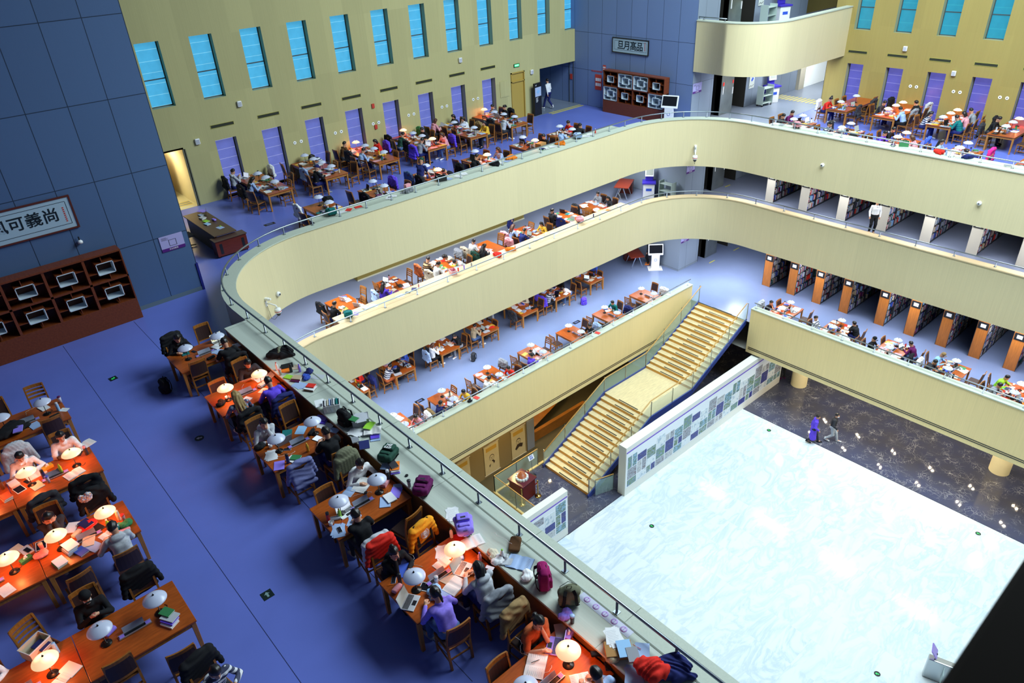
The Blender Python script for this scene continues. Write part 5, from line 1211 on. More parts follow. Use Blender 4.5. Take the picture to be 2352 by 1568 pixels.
def camera_fit(label, M, big=False):
    t = thing('security_camera', label, 'security camera', M=M, group='white security cameras')
    if not big:
        b = MB(); b.lathe([(0,0),(.09,0),(.09,.05),(.07,.09),(0,.11)],18,(0,0,0),0,Matrix.Rotation(PI/2,4,'X')); O('dome', b.build('dome'), WHITEP, t); b = MB(); b.cyl((0,0,.105),.035,.012,12,0,Matrix.Rotation(PI/2,4,'X')); O('lens', b.build('lens'), BLACKP, t)
    else:
        b = MB(); b.tube([(0,0,.3),(0,-.2,.32),(0,-.5,.25),(0,-.55,.12)],.035,8); b.box((-.08,-.02,.15),(.08,0,.45)); O('bracket', b.build('bracket'), WHITEP, t)
        b = MB(); b.lathe([(0,.12),(.14,.1),(.16,.02),(.16,-.1),(.12,-.14),(0,-.15)],22,(0,-.55,0)); O('housing', b.build('housing'), WHITEP, t)
        b = MB(); b.lathe([(.11,-.14),(.10,-.22),(.05,-.29),(0,-.3)],18,(0,-.55,0)); O('lens_dome', b.build('lens'), BLACKP, t)
        b = MB(); b.lathe([(.163,-.02),(.163,-.05)],22,(0,-.55,0)); O('red_ring', b.build('ring'), plast('red'), t)
        b = MB(); b.box((-.07,-.2,.5),(.07,.02,.62)); b.box((-.05,-.3,.52),(.05,-.2,.6)); O('box_camera', b.build('boxcam',bevel=.01), WHITEP, t)
        b = MB(); b.tube([(0,-.03,.2),(.02,-.06,-.2),(0,-.1,-.5),(.03,-.25,-.55),(.02,-.5,-.3)],.009,5); O('cable', b.build('cable'), BLACKP, t)
def on4(i, inset=0):  # point and facing on the rounded corner of the upper parapet
    a = R(i); return Vector((10.05+3.85*math.cos(a),19.25+3.85*math.sin(a),0)), a-PI/2
p,a = on4(124); camera_fit('white dome camera on a bracket below the rail at the curved corner', Matrix.Translation((p.x,p.y,-1.12)) @ Matrix.Rotation(a,4,'Z') @ Matrix.Scale(.72,4), True)
p,a = on4(114); camera_fit('small white bullet camera on the curved corner of the upper parapet', Matrix.Translation((p.x,p.y,-.86)) @ Matrix.Rotation(a,4,'Z'))
c = Vector((27.7,19.15,0)); d = Vector((math.cos(R(37.5)),math.sin(R(37.5)),0)); p = c+d*3.95
camera_fit('white dome camera on a bracket at the far corner of the upper parapet', Matrix.Translation((p.x,p.y,-.9)) @ Matrix.Rotation(R(37.5)-PI/2,4,'Z') @ Matrix.Scale(.8,4), True)
camera_fit('small round camera on the right upper parapet near the far corner', Matrix.Translation((31.64,15.2,-.35)) @ RF); camera_fit('small round camera low on the right upper parapet above the bookcases', Matrix.Translation((31.64,8.6,-.55)) @ RF)
t = thing('wall_dispenser', 'small white sanitiser dispenser on the left blue wall above the cabinet', 'dispenser', (3.3,23.19,2.62)); b = MB(); b.lathe([(0,0),(.07,0),(.07,.06),(.03,.1),(0,.1)],14,(0,-.08,0)); O('bottle', b.build('bottle'), WHITEP, t); b = MB(); b.cyl((0,-.08,.1),.02,.1,8); b.box((-.02,-.08,.04),(.02,0,.06)); O('pump', b.build('pump'), BLACKP, t)
# lobby things
def kiosk(label, M, style):
    t = thing('info_kiosk', label, 'kiosk', M=M, group='self-service machines')
    if style == 'white':
        b = MB(); b.box((-.24,-.1,0),(.24,.1,.95)); O('column', b.build('column',bevel=.02), WHITEP, t); b = MB(); b.box((-.42,-.32,0),(.42,.3,.03)); b.box((-.3,-.2,.03),(.3,.2,.08)); O('foot', b.build('foot',bevel=.01), WHITEP, t)
        Mx = Matrix.Translation((0,-.05,.88)) @ Matrix.Rotation(R(-18),4,'X'); b = MB(); b.box((-.44,-.06,0),(.44,.06,.66)); O('screen_housing', b.build('housing',bevel=.03), WHITEP, t, M=Mx)
        b = MB(); b.box((-.38,-.064,.12),(.38,-.06,.6)); O('screen', b.build('screen'), SCRD, t, M=Mx); b = MB(); b.lathe([(.07,.001),(.085,.001),(.085,.006),(.07,.006)],22,(0,0,0),0,Matrix.Translation((0,-.101,.6)) @ UP); O('emblem', b.build('emblem'), NB, t)
    else:
        PU = mat('machine_violet',(.045,.03,.42),rough=.4)
        b = MB(); b.box((-.32,-.28,0),(.32,.28,.85)); O('cabinet', b.build('cabinet',bevel=.02), WHITEP, t); b = MB(); b.box((-.38,-.34,.85),(.38,.34,.93)); b.box((-.34,.1,0),(.34,.32,.9)); O('worktop', b.build('worktop',bevel=.01), PU, t)
        b = MB(); b.box((-.22,.1,.93),(.22,.24,1.35)); O('back_post', b.build('post',bevel=.03), PU, t); Mx = Matrix.Translation((0,.02,1.2)) @ Matrix.Rotation(R(-15),4,'X'); b = MB(); b.box((-.24,-.05,0),(.24,.05,.5)); O('screen_housing', b.build('housing',bevel=.02), WHITEP, t, M=Mx); b = MB(); b.box((-.19,-.054,.08),(.19,-.05,.45)); O('screen', b.build('screen'), SCRG, t, M=Mx)
        b = MB(); b.box((-.16,-.285,.45),(.16,-.281,.6)); O('blue_badge', b.build('badge'), NB, t)
kiosk('white touch screen kiosk with dark screen beside the far lattice cabinet', Matrix.Translation((31.72,24.0,0)) @ Matrix.Rotation(-1.2,4,'Z'), 'white')
kiosk('white touch screen kiosk with spread foot in the lower lobby', Matrix.Translation((31.75,24.35,Z2)) @ Matrix.Rotation(-.75,4,'Z'), 'white')
kiosk('violet and white self-service machine in the middle lobby', Matrix.Translation((31.75,25.1,Z3)) @ Matrix.Rotation(-.9,4,'Z'), 'violet'); kiosk('violet and white self-service machine by the upper lobby lifts', Matrix.Translation((39.25,22.6,0)) @ Matrix.Rotation(-.35,4,'Z'), 'violet'); kiosk('violet and white self-service machine on the curved top balcony', Matrix.Translation((38.9,22.4,Z5)) @ Matrix.Rotation(-.4,4,'Z'), 'violet')
def cart(label, M):
    t = thing('book_cart', label, 'book cart', M=M, group='pale book carts'); g = mat('cart_grey',(.40,.50,.46),rough=.4)
    for x in (-.42,.42): b = MB(); b.box((x-.015,-.22,.1),(x+.015,.22,1.1)); O('side', b.build('side'), g, t)
    for z in (.15,.55,.95): b = MB(); b.box((-.41,-.2,z),(.41,.2,z+.025)); O('shelf', b.build('shelf'), g, t)
    for x in (-.38,.38):
        for y in (-.17,.17): b = MB(); b.lathe([(0,-.02),(.05,-.02),(.05,.02),(0,.02)],12,(0,0,0),0,Matrix.Translation((x,y,.05)) @ UP); O('wheel', b.build('wheel'), BLACKP, t)
cart('pale book cart beside the upper lobby lifts', Matrix.Translation((38.35,22.45,0)) @ Matrix.Rotation(-.1,4,'Z')); cart('pale book cart in the middle lobby beside the violet machine', Matrix.Translation((32.0,24.0,Z3)) @ Matrix.Rotation(-1.57,4,'Z')); cart('pale book cart on the curved top balcony', Matrix.Translation((37.4,22.3,Z5)))
for i,(z,lb) in enumerate(((0,'upright pale map poster on the steel wall of the upper lobby'),(Z5,'upright pale map poster on the steel wall of the top balcony'))):
    t = thing('poster', lb, 'poster', (37.85,23.08,z+.95)); b = MB(); b.box((-.25,-.012,0),(.25,0,.8)); O('sheet', b.build('sheet'), mat('poster_pale',(.6,.66,.62)), t); b = MB(); b.prism([(-.1,.35),(.05,.5),(.15,.4),(0,.25)],0,.003,0,Matrix.Translation((0,-.013,.1)) @ UP); O('map_shape', b.build('shape'), NB, t); b = MB(); b.tube([(-.2,-.014,.08),(-.1,-.014,.16),(0,-.014,.1),(.2,-.014,.18)],.012,5); O('dark_hills', b.build('hills'), INK, t)
t = thing('totem_sign', 'tall black information totem with a map near the alcove', 'information sign', (28.95,31.15,0), .12); b = MB(); b.box((-.3,-.06,0),(.3,.06,1.78)); O('panel', b.build('panel',bevel=.01), BLACKP, t); b = MB(); b.box((-.26,-.064,1.05),(.26,-.06,1.55)); O('map_print', b.build('map'), mat('totem_map',(.45,.55,.75)), t); b = MB(); b.prism([(-.16,.2),(0,.32),(.18,.22),(.02,.08)],0,.002,0,Matrix.Translation((0,-.065,1.1)) @ UP); O('map_building', b.build('mb'), plast('skyblue'), t)
b = MB()
for i in range(6): b.box((-.2,-.064,.75+i*.045),(-.05+.03*(i%3),-.0605,.765+i*.045))
O('lines_of_text', b.build('txt'), paper('white'), t); text('floor_number','4F',.12,paper('white'),t,Matrix.Translation((-.18,-.063,1.66)) @ UP,.001)
# staff desk behind the blue wall, lobby desks
RDW = mat('desk_redwood',(.13,.022,.014),rough=.35,noise=.15,nscale=4,stretch=(1,5,5)); DKW = mat('desk_darkwood',(.085,.042,.03),rough=.35,noise=.12,nscale=4)
t = thing('staff_desk', 'dark staff desk with stacked papers beside the lit doorway', 'desk', (8.15,27.0,0)); b = MB(); b.box((-.42,-1.5,.715),(.42,1.55,.75)); O('desktop', b.build('desktop',bevel=.006), DKW, t); b = MB(); b.box((-.36,-1.4,.0),(-.3,1.4,.715)); b.box((.25,1.35,0),(.3,1.4,.715)); b.box((-.3,1.35,.3),(.3,1.4,.715)); O('modesty_panel', b.build('panel'), DKW, t)
t = thing('desk_return', 'red wooden desk return with dark hand slots facing the curved rail', 'desk', (8.2,25.42,0)); b = MB(); b.box((-.58,-.19,.06),(.58,.2,.63)); O('carcass', b.build('carcass',bevel=.006), RDW, t); b = MB(); b.box((-.61,-.22,.63),(.61,.22,.66)); O('top', b.build('top',bevel=.006), DKW, t)
for x in (-.4,.42): b = MB(); b.box((x-.05,-.195,.14),(x+.05,-.19,.52)); O('hand_slot', b.build('slot'), BLACKP, t)
for x in (-.52,.52): b = MB(); b.cyl((x,-.14,0),.025,.06,10); O('caster', b.build('caster'), CHROME, t)
spawn(LAPTOP,'computer_monitor','dark monitor standing on the staff desk by the doorway','monitor',(8.3,28.0,.75),-1.9,None,{'laptop_base':BLACKP,'lid':BLACKP,'screen':SCRD})
def office_chair(label, loc, rot):
    t = thing('office_chair', label, 'chair', loc, rot, 'office chairs'); b = MB()
    for i in range(5): a = i*2*PI/5; b.beam((0,0,.07),(.28*math.cos(a),.28*math.sin(a),.05),.05,.03)
    O('star_base', b.build('base'), BLACKP, t); b = MB(); b.cyl((0,0,.07),.03,.36,10); O('gas_lift', b.build('lift'), CHROME, t); O('seat', soft('seat',[RB((0,0,.46),(.25,.25,.045),.04)],.015), cloth('black'), t); O('backrest', soft('backrest',[RB((0,-.26,.8),(.23,.045,.3),.04,rotm(R(-8)).T)],.015), cloth('black'), t)
office_chair('black office chair behind the dark staff desk', (7.25,27.2,0), -1.5)
def lobby_desk(label, x, y, z, rot):
    t = thing('lobby_desk', label, 'desk', (x,y,z), rot, 'red lobby desks'); b = MB(); b.box((-.8,-.42,.71),(.8,.42,.75)); O('desktop', b.build('desktop',bevel=.005), mat('lobby_desk_red',(.22,.032,.014),rough=.3), t); b = MB(); b.box((.4,-.4,0),(.8,.4,.71)); O('drawer_unit', b.build('drawers',bevel=.006), RDW, t)
    for xx in (-.72,.3):
        for s in (1,-1): b = MB(); b.beam((xx,s*.36,0),(xx,s*.1,.71),.04,.04); O('leg', b.build('leg'), CHROME, t)
lobby_desk('red topped lobby desk with slanted chrome legs on the lower gallery', 31.45,25.75,Z2,1.0); lobby_desk('red topped lobby desk with slanted chrome legs on the middle gallery', 31.0,26.3,Z3,.5)
# ------------------------------------------------------------------ bookcases
SHELFM = mat('shelf_steel',(.035,.04,.05),rough=.5); ENDW = mat('end_panel_wood',(.52,.175,.03),rough=.35,noise=.15,nscale=3,stretch=(5,5,1)); ENDC = mat('end_panel_cream',(.52,.49,.42),rough=.5)
BKCOL = ['white','cream','grey','blue','navy','maroon','darkgreen','red','skyblue','beige','black','lightgrey']
STUFFB = checker_mat('shelved_spines',[(.6,.6,.58),(.1,.15,.35),(.45,.4,.3),(.05,.06,.08),(.35,.1,.08),(.5,.55,.6),(.08,.2,.16)],30)
SPINE = {}
def spine_mesh(w,h,d):
    k = (round(w,3),round(h,2))
    if k not in SPINE:
        b = MB(); b.box((0,0,0),(k[0],d,k[1]),0); b.box((.003,.002,k[1]-.0005),(k[0]-.003,d-.004,k[1]+.0008),1); b.box((.004,-.0012,k[1]*.62),(k[0]-.004,0,k[1]*.8),1); SPINE[k] = b.build('shelf_book',2)
    return SPINE[k]
def bookcase(idx, x0, yr, z0, length, wood, where, nind):
    q = random.Random(idx*31+int(z0)); D = .48; Hh = 2.45; n = 6
    t = thing('bookcase', '%s bookcase from the lobby on the %s gallery, %s end panel'%(ORD[idx],where,'orange wood' if wood else 'cream'), 'bookcase', (x0,yr,z0), 0, 'bookcases on the %s gallery'%where)
    b = MB(); b.box((0,0,0),(.035,D,Hh)); O('end_panel', b.build('end_panel',bevel=.005), ENDW if wood else ENDC, t)
    if wood: b = MB(); b.box((-.008,-.01,0),(.03,0,Hh)); b.box((-.008,D,0),(.03,D+.01,Hh)); O('edge_strip', b.build('edge'), SHELFM, t)
    zs, hs = (1.52,.34) if wood else (1.27,.24); b = MB(); b.box((-.02,.03,zs),(0,D-.03,zs+hs)); O('sign_frame', b.build('sign'), BLACKP, t)
    b = MB(); b.box((-.024,.13,zs+hs*.25),(-.02,D-.13,zs+hs*.75)); O('sign_card', b.build('card'), paper('white'), t)
    lev = [.1+i*.385 for i in range(n)]
    b = MB()
    for z in lev+[2.4]: b.box((.035,0,z-.025),(length,D,z))
    b.box((.035,D/2-.01,0),(length,D/2+.01,Hh)); b.box((.035,.02,0),(length,D-.02,.075))
    x = .9
    while x < length: b.box((x-.02,0,0),(x+.02,D,Hh)); x += .9
    O('shelves', b.build('shelves'), SHELFM, t)
    st_ = MB()
    for li,z in enumerate(lev[:5]):
        x = .06; k = 0; x0s = None
        while x < length-.08:
            bay = int(x/.9); w = q.choice((.022,.028,.034,.042)); h = q.uniform(.22,.30)
            if (x % .9) > .80 or (x % .9) < .03: x += .05; continue
            if q.random() < .06 and k: x += q.uniform(.05,.25); continue
            if k < nind:
                c = q.choice(BKCOL); o = O('shelf_book', spine_mesh(w,h,.19), [paper(c),PAGES], None, (x0+x,yr+.015,z0+z))
                tag(o, '%s spined book, %s from the aisle, %s shelf up, %s %s-gallery bookcase from lobby'%(c,ORD[k],ORD[li],ORD[idx],where), 'book', 'books on the %s gallery bookcases'%where)
            else: st_.box((x,.015,z),(x+w,.2,z+h), q.randrange(len(BKCOL)))
            x += w+.002; k += 1
    if st_.v: o = O('shelved_books', st_.build('shelved_books', len(BKCOL)), [paper(c) for c in BKCOL], t); o['kind'] = 'stuff'
for i,y in enumerate((18.20,16.71,15.22,13.73,11.87,10.40,8.92,7.46,6.0)): bookcase(i, 34.13, y, Z2, 4.6, True, 'lower', 3)
for i,y in enumerate((19.45,17.46,15.36,13.3,11.2,9.15,7.1)): bookcase(i, 35.42, y, Z3, 4.4, False, 'middle', 3)
b = MB(); b.box((14.3,28.0,Z3),(24.75,31.4,-1.6)); struct('wall_middle_back', b.build('w'), mat('back_wall_olive',(.22,.17,.04),rough=.6))
b = MB(); b.box((14.28,27.97,Z3),(24.77,28.0,Z3+.06)); struct('baseboard_middle', b.build('bb'), mat('base_cream',(.5,.5,.38)))
b = MB(); b.box((40.4,YS,Z2),(40.6,23,-1.5)); struct('wall_bookcase_back', b.build('w'), mat('stack_back',(.12,.12,.12),rough=.7))
# alcove bookcase seen through the opening beyond the totem
t = thing('bookcase','dark bookcase inside the alcove behind the walking man','bookcase',(29.2,33.0,0)); b = MB(); b.box((0,.3,0),(1.3,.34,2.4)); b.box((0,0,0),(.03,.34,2.4)); b.box((1.27,0,0),(1.3,.34,2.4))
for i in range(7): b.box((0,0,i*.38),(1.3,.34,i*.38+.025))
O('carcass', b.build('carcass'), SHELFM, t); q = random.Random(5); b = MB()
for i in range(6):
    x = .05
    while x < 1.2: w = q.uniform(.02,.05); b.box((x,.04,i*.38+.025),(x+w,.26,i*.38+.025+q.uniform(.2,.3)), q.randrange(len(BKCOL))); x += w+.003+(q.random()<.1)*.1
o = O('shelved_books', b.build('books',len(BKCOL)), [paper(c) for c in BKCOL], t); o['kind'] = 'stuff'
b = MB(); b.box((29,35.2,0),(32.4,35.4,2.6)); struct('wall_alcove_back', b.build('w'), mat('alcove_wall',(.4,.43,.4)))
# access gates on the marble and the dark board beside the camera
for i,(x,y) in enumerate(((20.35,2.55),(19.9,1.6))):
    t = thing('access_gate', ('access gate post with a violet screen, farther from the corner','access gate post with a violet screen, nearer the corner')[i], 'access gate', (x,y,ZG), .3, 'access gates'); b = MB(); b.box((-.12,-.5,0),(.12,.5,.95)); O('gate_body', b.build('gate',bevel=.03), STEEL, t); b = MB(); b.cyl((0,.3,.95),.025,.25,8); O('screen_post', b.build('post'), BLACKP, t); b = MB(); b.box((-.2,-.02,0),(.2,.02,.32)); O('screen', b.build('screen'), mat('gate_screen',(.12,.08,.3),rough=.2,emit=(.3,.25,.7),estr=.35), t, M=Matrix.Translation((0,.3,1.15)) @ Matrix.Rotation(R(-35),4,'X')); b = MB(); b.box((-.5,-.01,.35),(-.12,.01,.85)); O('glass_wing', b.build('wing'), GLASS, t)
NEAR = [
('book0',3.97,18.08,0.752,170,'teal','teal notebook under the bent student in black at the first ledge desk'),
('phone',4.16,18.00,0.752,200,'black','black phone beside the unlit lamp of the first ledge desk'),
('laptopP',4.85,17.97,0.752,8,'silver','open laptop with a colourful picture at the first ledge desk'),
('sheets',4.63,17.49,0.752,30,'lightblue','loose pale blue papers below the laptop on the first ledge desk'),
('book1',4.68,17.76,0.752,20,'white','white book in front of the laptop on the first ledge desk'),
('case',4.36,17.33,0.752,15,'black','black pencil case on the first ledge desk'),
('sheet',5.17,17.48,0.752,80,'white','white sheet by the right hand of the student at the first ledge desk'),
('cable0',4.19,17.54,0.752,0,'black','thin black cable on the first ledge desk'),
('coatl',5.61,15.89,0.904,-40,'black','black coat with a fur hood lying on the pale ledge'),
('fur',5.67,15.92,1.034,40,'olive','grey fur trim of the black coat lying on the pale ledge'),
('bottle-pet',5.26,15.31,0.904,0,'white,red','clear bottle with a red cap on the ledge beside the second desk'),
('book2',5.50,15.26,0.924,70,'black','black folder lying open on the colourful heap on the ledge'),
('book0',5.39,15.13,0.904,40,'orange','orange booklet in the colourful heap on the ledge'),
('book2',5.60,15.10,0.904,60,'cream','cream booklet in the colourful heap on the ledge'),
('book3',5.30,14.79,0.904,25,'lime','lime green booklet in the colourful heap on the ledge'),
('tumblerx',5.21,15.03,0.904,0,'cream,pink','pink cream tumbler on the ledge edge by the second desk'),
('flask',5.46,14.96,0.904,0,'black,black','black flask standing in the colourful heap on the ledge'),
('bottle-pet',5.62,14.82,0.904,0,'violet,purple','small purple bottle standing alone on the ledge'),
('cloth',5.76,14.59,0.904,30,'navy','dark navy cloth bunched on the ledge near the rail'),
('sheet',5.82,14.29,0.904,35,'lightgrey','pale sheet with dark writing on the ledge near the rail'),
('book1',5.38,14.53,0.904,32,'maroon','maroon book at the bottom of the pile left of the blue papers'),
('book1',5.42,14.56,0.935,36,'beige','beige book on top of the pile left of the blue papers'),
('cloth',5.61,14.43,0.904,70,'blue','blue cloth crumpled between the two book piles on the ledge'),
('sheets',5.32,14.27,0.904,20,'lightblue','spread of pale blue papers on the ledge by the second desk'),
('book1',5.42,13.93,0.904,35,'brown','brown book at the bottom of the tall pile on the ledge'),
('book0',5.44,13.94,0.935,30,'white','white book in the middle of the tall pile on the ledge'),
('book3',5.48,13.98,0.954,34,'red','red book on top of the tall pile on the ledge'),
('openb',4.90,15.50,0.752,185,'white','open book in front of the man in the grey tee shirt'),
('sheet',5.12,15.45,0.752,120,'white','white sheet right of the lit lamp of the second ledge desk'),
('pouchz',4.75,15.14,0.752,20,'zebra','black and white striped pouch on the second ledge desk'),
('sheet',4.71,14.88,0.752,30,'cream','cream sheet in front of the student in purple'),
('phone',5.12,14.92,0.752,80,'black','black phone above the student in purple at the second ledge desk'),
('mug',3.90,15.21,0.752,0,'white','white cup on the red lit end of the second ledge desk'),
('cloth',3.73,15.11,0.752,40,'black','black hat on the corner of the second ledge desk'),
('sheets2',4.26,14.89,0.752,25,'white','white slips beside the blond woman at the second ledge desk'),
('cable1',4.30,15.11,0.752,0,'white','white cable along the tray of the second ledge desk'),
('sheet',4.60,12.87,0.752,-45,'skyblue','single pale blue sheet alone on the third ledge desk'),
('case',4.72,12.61,0.752,35,'black','black pencil case under the lamp of the third ledge desk'),
('laptop',4.12,12.77,0.752,180,'grey','grey laptop in front of the student in the grey hoodie'),
('book2',4.31,12.96,0.752,150,'teal','teal folder behind the laptop of the student in the grey hoodie'),
('tablet',4.72,12.31,0.752,20,'black,W','lit tablet in front of the man in the black tee shirt'),
('bottle-pet',4.36,12.09,0.752,0,'yellow,yellow','yellow drink bottle on the third ledge desk'),
('mug',3.84,12.78,0.752,0,'white','white cup on the left end of the third ledge desk'),
('cloth',3.68,12.92,0.752,10,'black','black cap on the left corner of the third ledge desk'),
('sheets',3.72,12.52,0.752,-25,'white','white papers at the front left corner of the third ledge desk'),
('book2',3.70,12.09,0.752,-28,'violet','violet blue notebook at the front edge of the third ledge desk'),
('flask',3.88,12.04,0.752,0,'navy,black','navy flask with a black lid on the third ledge desk'),
('book0',4.00,12.06,0.752,20,'white','white book by the navy flask on the third ledge desk'),
('book3',4.06,12.05,0.771,40,'green','green book on the white one by the navy flask'),
('phone',4.07,12.46,0.752,50,'lightblue','pale blue phone beside the lamp base on the third ledge desk'),
('book1',5.08,12.81,0.752,35,'purple','purple book under the lamp of the third ledge desk'),
('book0',5.12,12.89,0.783,35,'violet','violet book topping the pile under the lamp of the third ledge desk'),
('sheets',5.05,12.61,0.752,20,'white','white papers against the ledge on the third ledge desk'),
('book3',5.11,12.31,0.752,25,'lightblue','pale blue booklet against the ledge on the third ledge desk'),
('cable1',4.16,12.29,0.752,90,'white','white cable on the third ledge desk'),
('bin',5.39,12.84,0.904,-28,'lightgrey','pale storage tub full of books on the ledge'),
('book2',5.24,13.10,1.024,-20,'white','white booklet propped against the storage tub on the ledge'),
('bag-slouch',5.33,12.14,0.904,100,'black','black backpack slumped on the ledge beside the grey box'),
('bin2',5.57,11.91,0.904,-25,'grey','grey box topped with papers on the ledge'),
('sheets',5.54,11.87,1.109,-25,'lightgrey','papers lying on top of the grey box on the ledge'),
('book3',5.42,11.91,1.116,20,'green','green booklet on top of the grey box on the ledge'),
('sheets',5.33,11.70,0.924,30,'white','loose white papers in front of the grey box on the ledge'),
('openb',5.59,11.47,0.954,-35,'white','big open white folder in front of the grey box on the ledge'),
('book0',5.62,11.63,0.984,-60,'lime','lime booklet stuck in the papers on the ledge'),
('book2',5.55,11.30,0.904,-32,'lightblue','pale blue folder under the papers on the ledge'),
('book0',5.57,11.35,0.917,-30,'purple','purple strip of a booklet among the papers on the ledge'),
('book3',5.19,11.52,0.904,-20,'grey','grey book at the left of the papers on the ledge'),
('book2',5.24,11.24,0.904,-28,'navy','navy booklet with a pale disc on the ledge edge'),
('openbig',4.63,10.36,0.752,-150,'white','large open book in front of the reader in the white sweater'),
('openb2',4.36,10.38,0.752,-155,'lightblue','open pale notebook left of the large open book on the fourth ledge desk'),
('tissue',4.97,10.06,0.752,30,'pink','pink tissue pack under the lamp of the fourth ledge desk'),
('tablet',5.08,9.79,0.752,-35,'lightblue,B','pale blue tablet against the ledge on the fourth ledge desk'),
('book2',4.98,9.71,0.752,-50,'violet','violet folder under the white books on the fourth ledge desk'),
('book2',4.69,9.63,0.752,-35,'lightblue','pale blue book under the white one on the fourth ledge desk'),
('book0',4.81,9.65,0.772,-5,'white','white book lying on the pale blue one on the fourth ledge desk'),
('laptopW',4.01,9.90,0.752,2,'white','white laptop screen facing the man in the black tee at the fourth desk'),
('bottle-pet',3.86,9.89,0.752,0,'lime,yellow','green tea bottle with a yellow cap on the fourth ledge desk'),
('flask',3.65,9.94,0.752,0,'red,charcoal','red flask on the left end of the fourth ledge desk'),
('case2',3.77,9.91,0.752,-25,'lightgrey','speckled pale pen case on the fourth ledge desk'),
('mug',3.63,9.83,0.752,0,'white','white tape roll on the left end of the fourth ledge desk'),
('sheetb',3.65,9.61,0.752,-32,'lightblue','pale blue papers under the phone on the fourth ledge desk'),
('phone',3.68,9.60,0.762,-12,'white,B','white phone lying on the pale blue papers of the fourth desk'),
('sheets',3.99,9.61,0.752,-35,'lightblue','papers beside the head of the man in black at the fourth desk'),
('cable2',4.65,10.05,0.752,60,'white','white cord of the lamp on the fourth ledge desk'),
('pen',3.83,9.76,0.762,-50,'red','red pen beside the papers of the fourth ledge desk'),
('puck',4.56,10.12,0.752,0,'black','small black puck on the fourth ledge desk'),
('bagl-school',5.35,10.47,0.904,-60,'darkgreen','dark green backpack with white lettering lying on the ledge'),
('book0',5.26,10.12,0.904,-30,'purple','purple notebook at the bottom of the magazine pile on the ledge'),
('book1',5.27,10.13,0.923,-28,'white','white book in the magazine pile by the dark green backpack'),
('book0',5.29,10.16,0.954,-35,'orange','orange magazine in the pile by the dark green backpack'),
('book3',5.28,10.19,0.973,-10,'charcoal','dark patterned notebook topping the pile by the dark green backpack'),
('sheet',5.23,10.36,0.914,-50,'lightblue','pale blue sheet under the magazine pile on the ledge'),
('flask',5.02,9.99,0.904,0,'black,silver','tall black flask at the ledge edge of the fourth desk'),
('puck',5.33,9.81,0.904,0,'black','small black lens cap alone on the ledge'),
('tumbler',5.19,9.51,0.904,0,'silver,charcoal','steel tumbler standing on the ledge beside the purple backpack'),
('cloth',5.37,9.40,0.904,20,'violet','violet blue cloth beside the purple backpack on the ledge'),
('bagl-school',5.29,9.19,0.904,-52,'maroon','dark purple backpack lying on the ledge'),
('sheets',5.33,8.34,0.904,-30,'white','white pad lying alone on the ledge'),
('sheets',4.71,7.84,0.752,-30,'white','white papers under the lit lamp of the fifth ledge desk'),
('openb2',4.56,7.65,0.752,5,'white','white notebook below the lit lamp of the fifth ledge desk'),
('laptopG',4.75,7.30,0.752,25,'silver','laptop in front of the student in the white hoodie'),
('phone',5.10,7.01,0.752,25,'black,W','phone with a bright screen by the ledge at the fifth desk'),
('bottle-pet',5.07,7.24,0.752,0,'pink,violet','pink sports bottle by the ledge at the fifth desk'),
('openb',4.43,7.13,0.752,15,'white','open book left of the student in the white hoodie'),
('sheets',4.42,7.39,0.752,30,'cream','cream papers by the tray of the fifth ledge desk'),
('tablet',4.08,7.42,0.752,33,'white,D','dark tablet leaning in the middle of the fifth ledge desk'),
('laptopG',3.70,7.35,0.752,33,'silver','silver laptop in front of the student in the purple fleece'),
('sheetb',4.14,7.13,0.752,40,'lightblue','pale blue notebook right of the silver laptop on the fifth desk'),
('phone',4.04,7.06,0.764,-30,'black','black phone on the pale blue notebook of the fifth desk'),
('cloth',4.11,7.24,0.764,0,'skyblue','sky blue pen case on the notebook of the fifth desk'),
('tumbler',4.24,7.37,0.752,0,'white,lightgrey','white tumbler standing by the dark tablet on the fifth desk'),
('book2',4.02,7.99,0.752,-15,'blue','blue notebook in front of the smiling woman in black'),
('phone',3.76,7.94,0.752,-40,'lightblue','pale phone by the hands of the smiling woman in black'),
('pouch',3.69,7.73,0.752,20,'pink','pink pouch at the left end of the fifth ledge desk'),
('flask',3.80,7.80,0.752,0,'black,black','black flask beside the unlit lamp of the fifth ledge desk'),
('pouch',4.89,7.55,0.752,60,'lightblue','blue and white pouch behind the laptop on the fifth desk'),
('cable0',4.28,7.84,0.752,40,'cream','cream cable on the fifth ledge desk'),
('cable1',4.28,7.60,0.752,130,'white','white cable near the tray on the fifth ledge desk'),
('pen',3.67,7.88,0.752,60,'orange','orange pen at the left end of the fifth ledge desk'),
('bottle-pet',5.06,8.03,0.752,0,'white,green','clear bottle with a green cap behind the lit lamp of the fifth desk'),
('book0',5.13,7.89,0.752,-20,'red','red folder against the ledge behind the lit lamp of the fifth desk'),
('openb',5.18,7.55,0.904,-15,'cream','open textbook on the ledge edge below the blue backpack'),
('bagl-school',5.23,7.85,0.904,-30,'violet','violet blue backpack lying on the ledge'),
('pouchb',5.65,6.97,0.904,40,'brown','brown shoulder bag under a coiled cable on the ledge'),
('cable2',5.57,6.94,0.974,0,'white','coiled white cable on the brown shoulder bag'),
('bottle-pet',5.31,6.91,0.904,0,'white,lime','small bottle with a lime cap on the ledge by the brown bag'),
('mug',5.34,6.86,0.904,0,'white','white jar on the ledge by the brown bag'),
('cloth',5.21,6.89,0.904,0,'white','crumpled white plastic bag on the ledge by the brown bag'),
('cloth',5.25,7.06,0.904,60,'cream','crumpled cream tissue on the ledge by the brown bag'),
('book3',5.30,6.80,0.904,40,'lightgrey','small pale box on the ledge below the brown bag'),
('openbig',5.45,6.63,0.904,-62,'lightblue','open white exercise book lying on the ledge'),
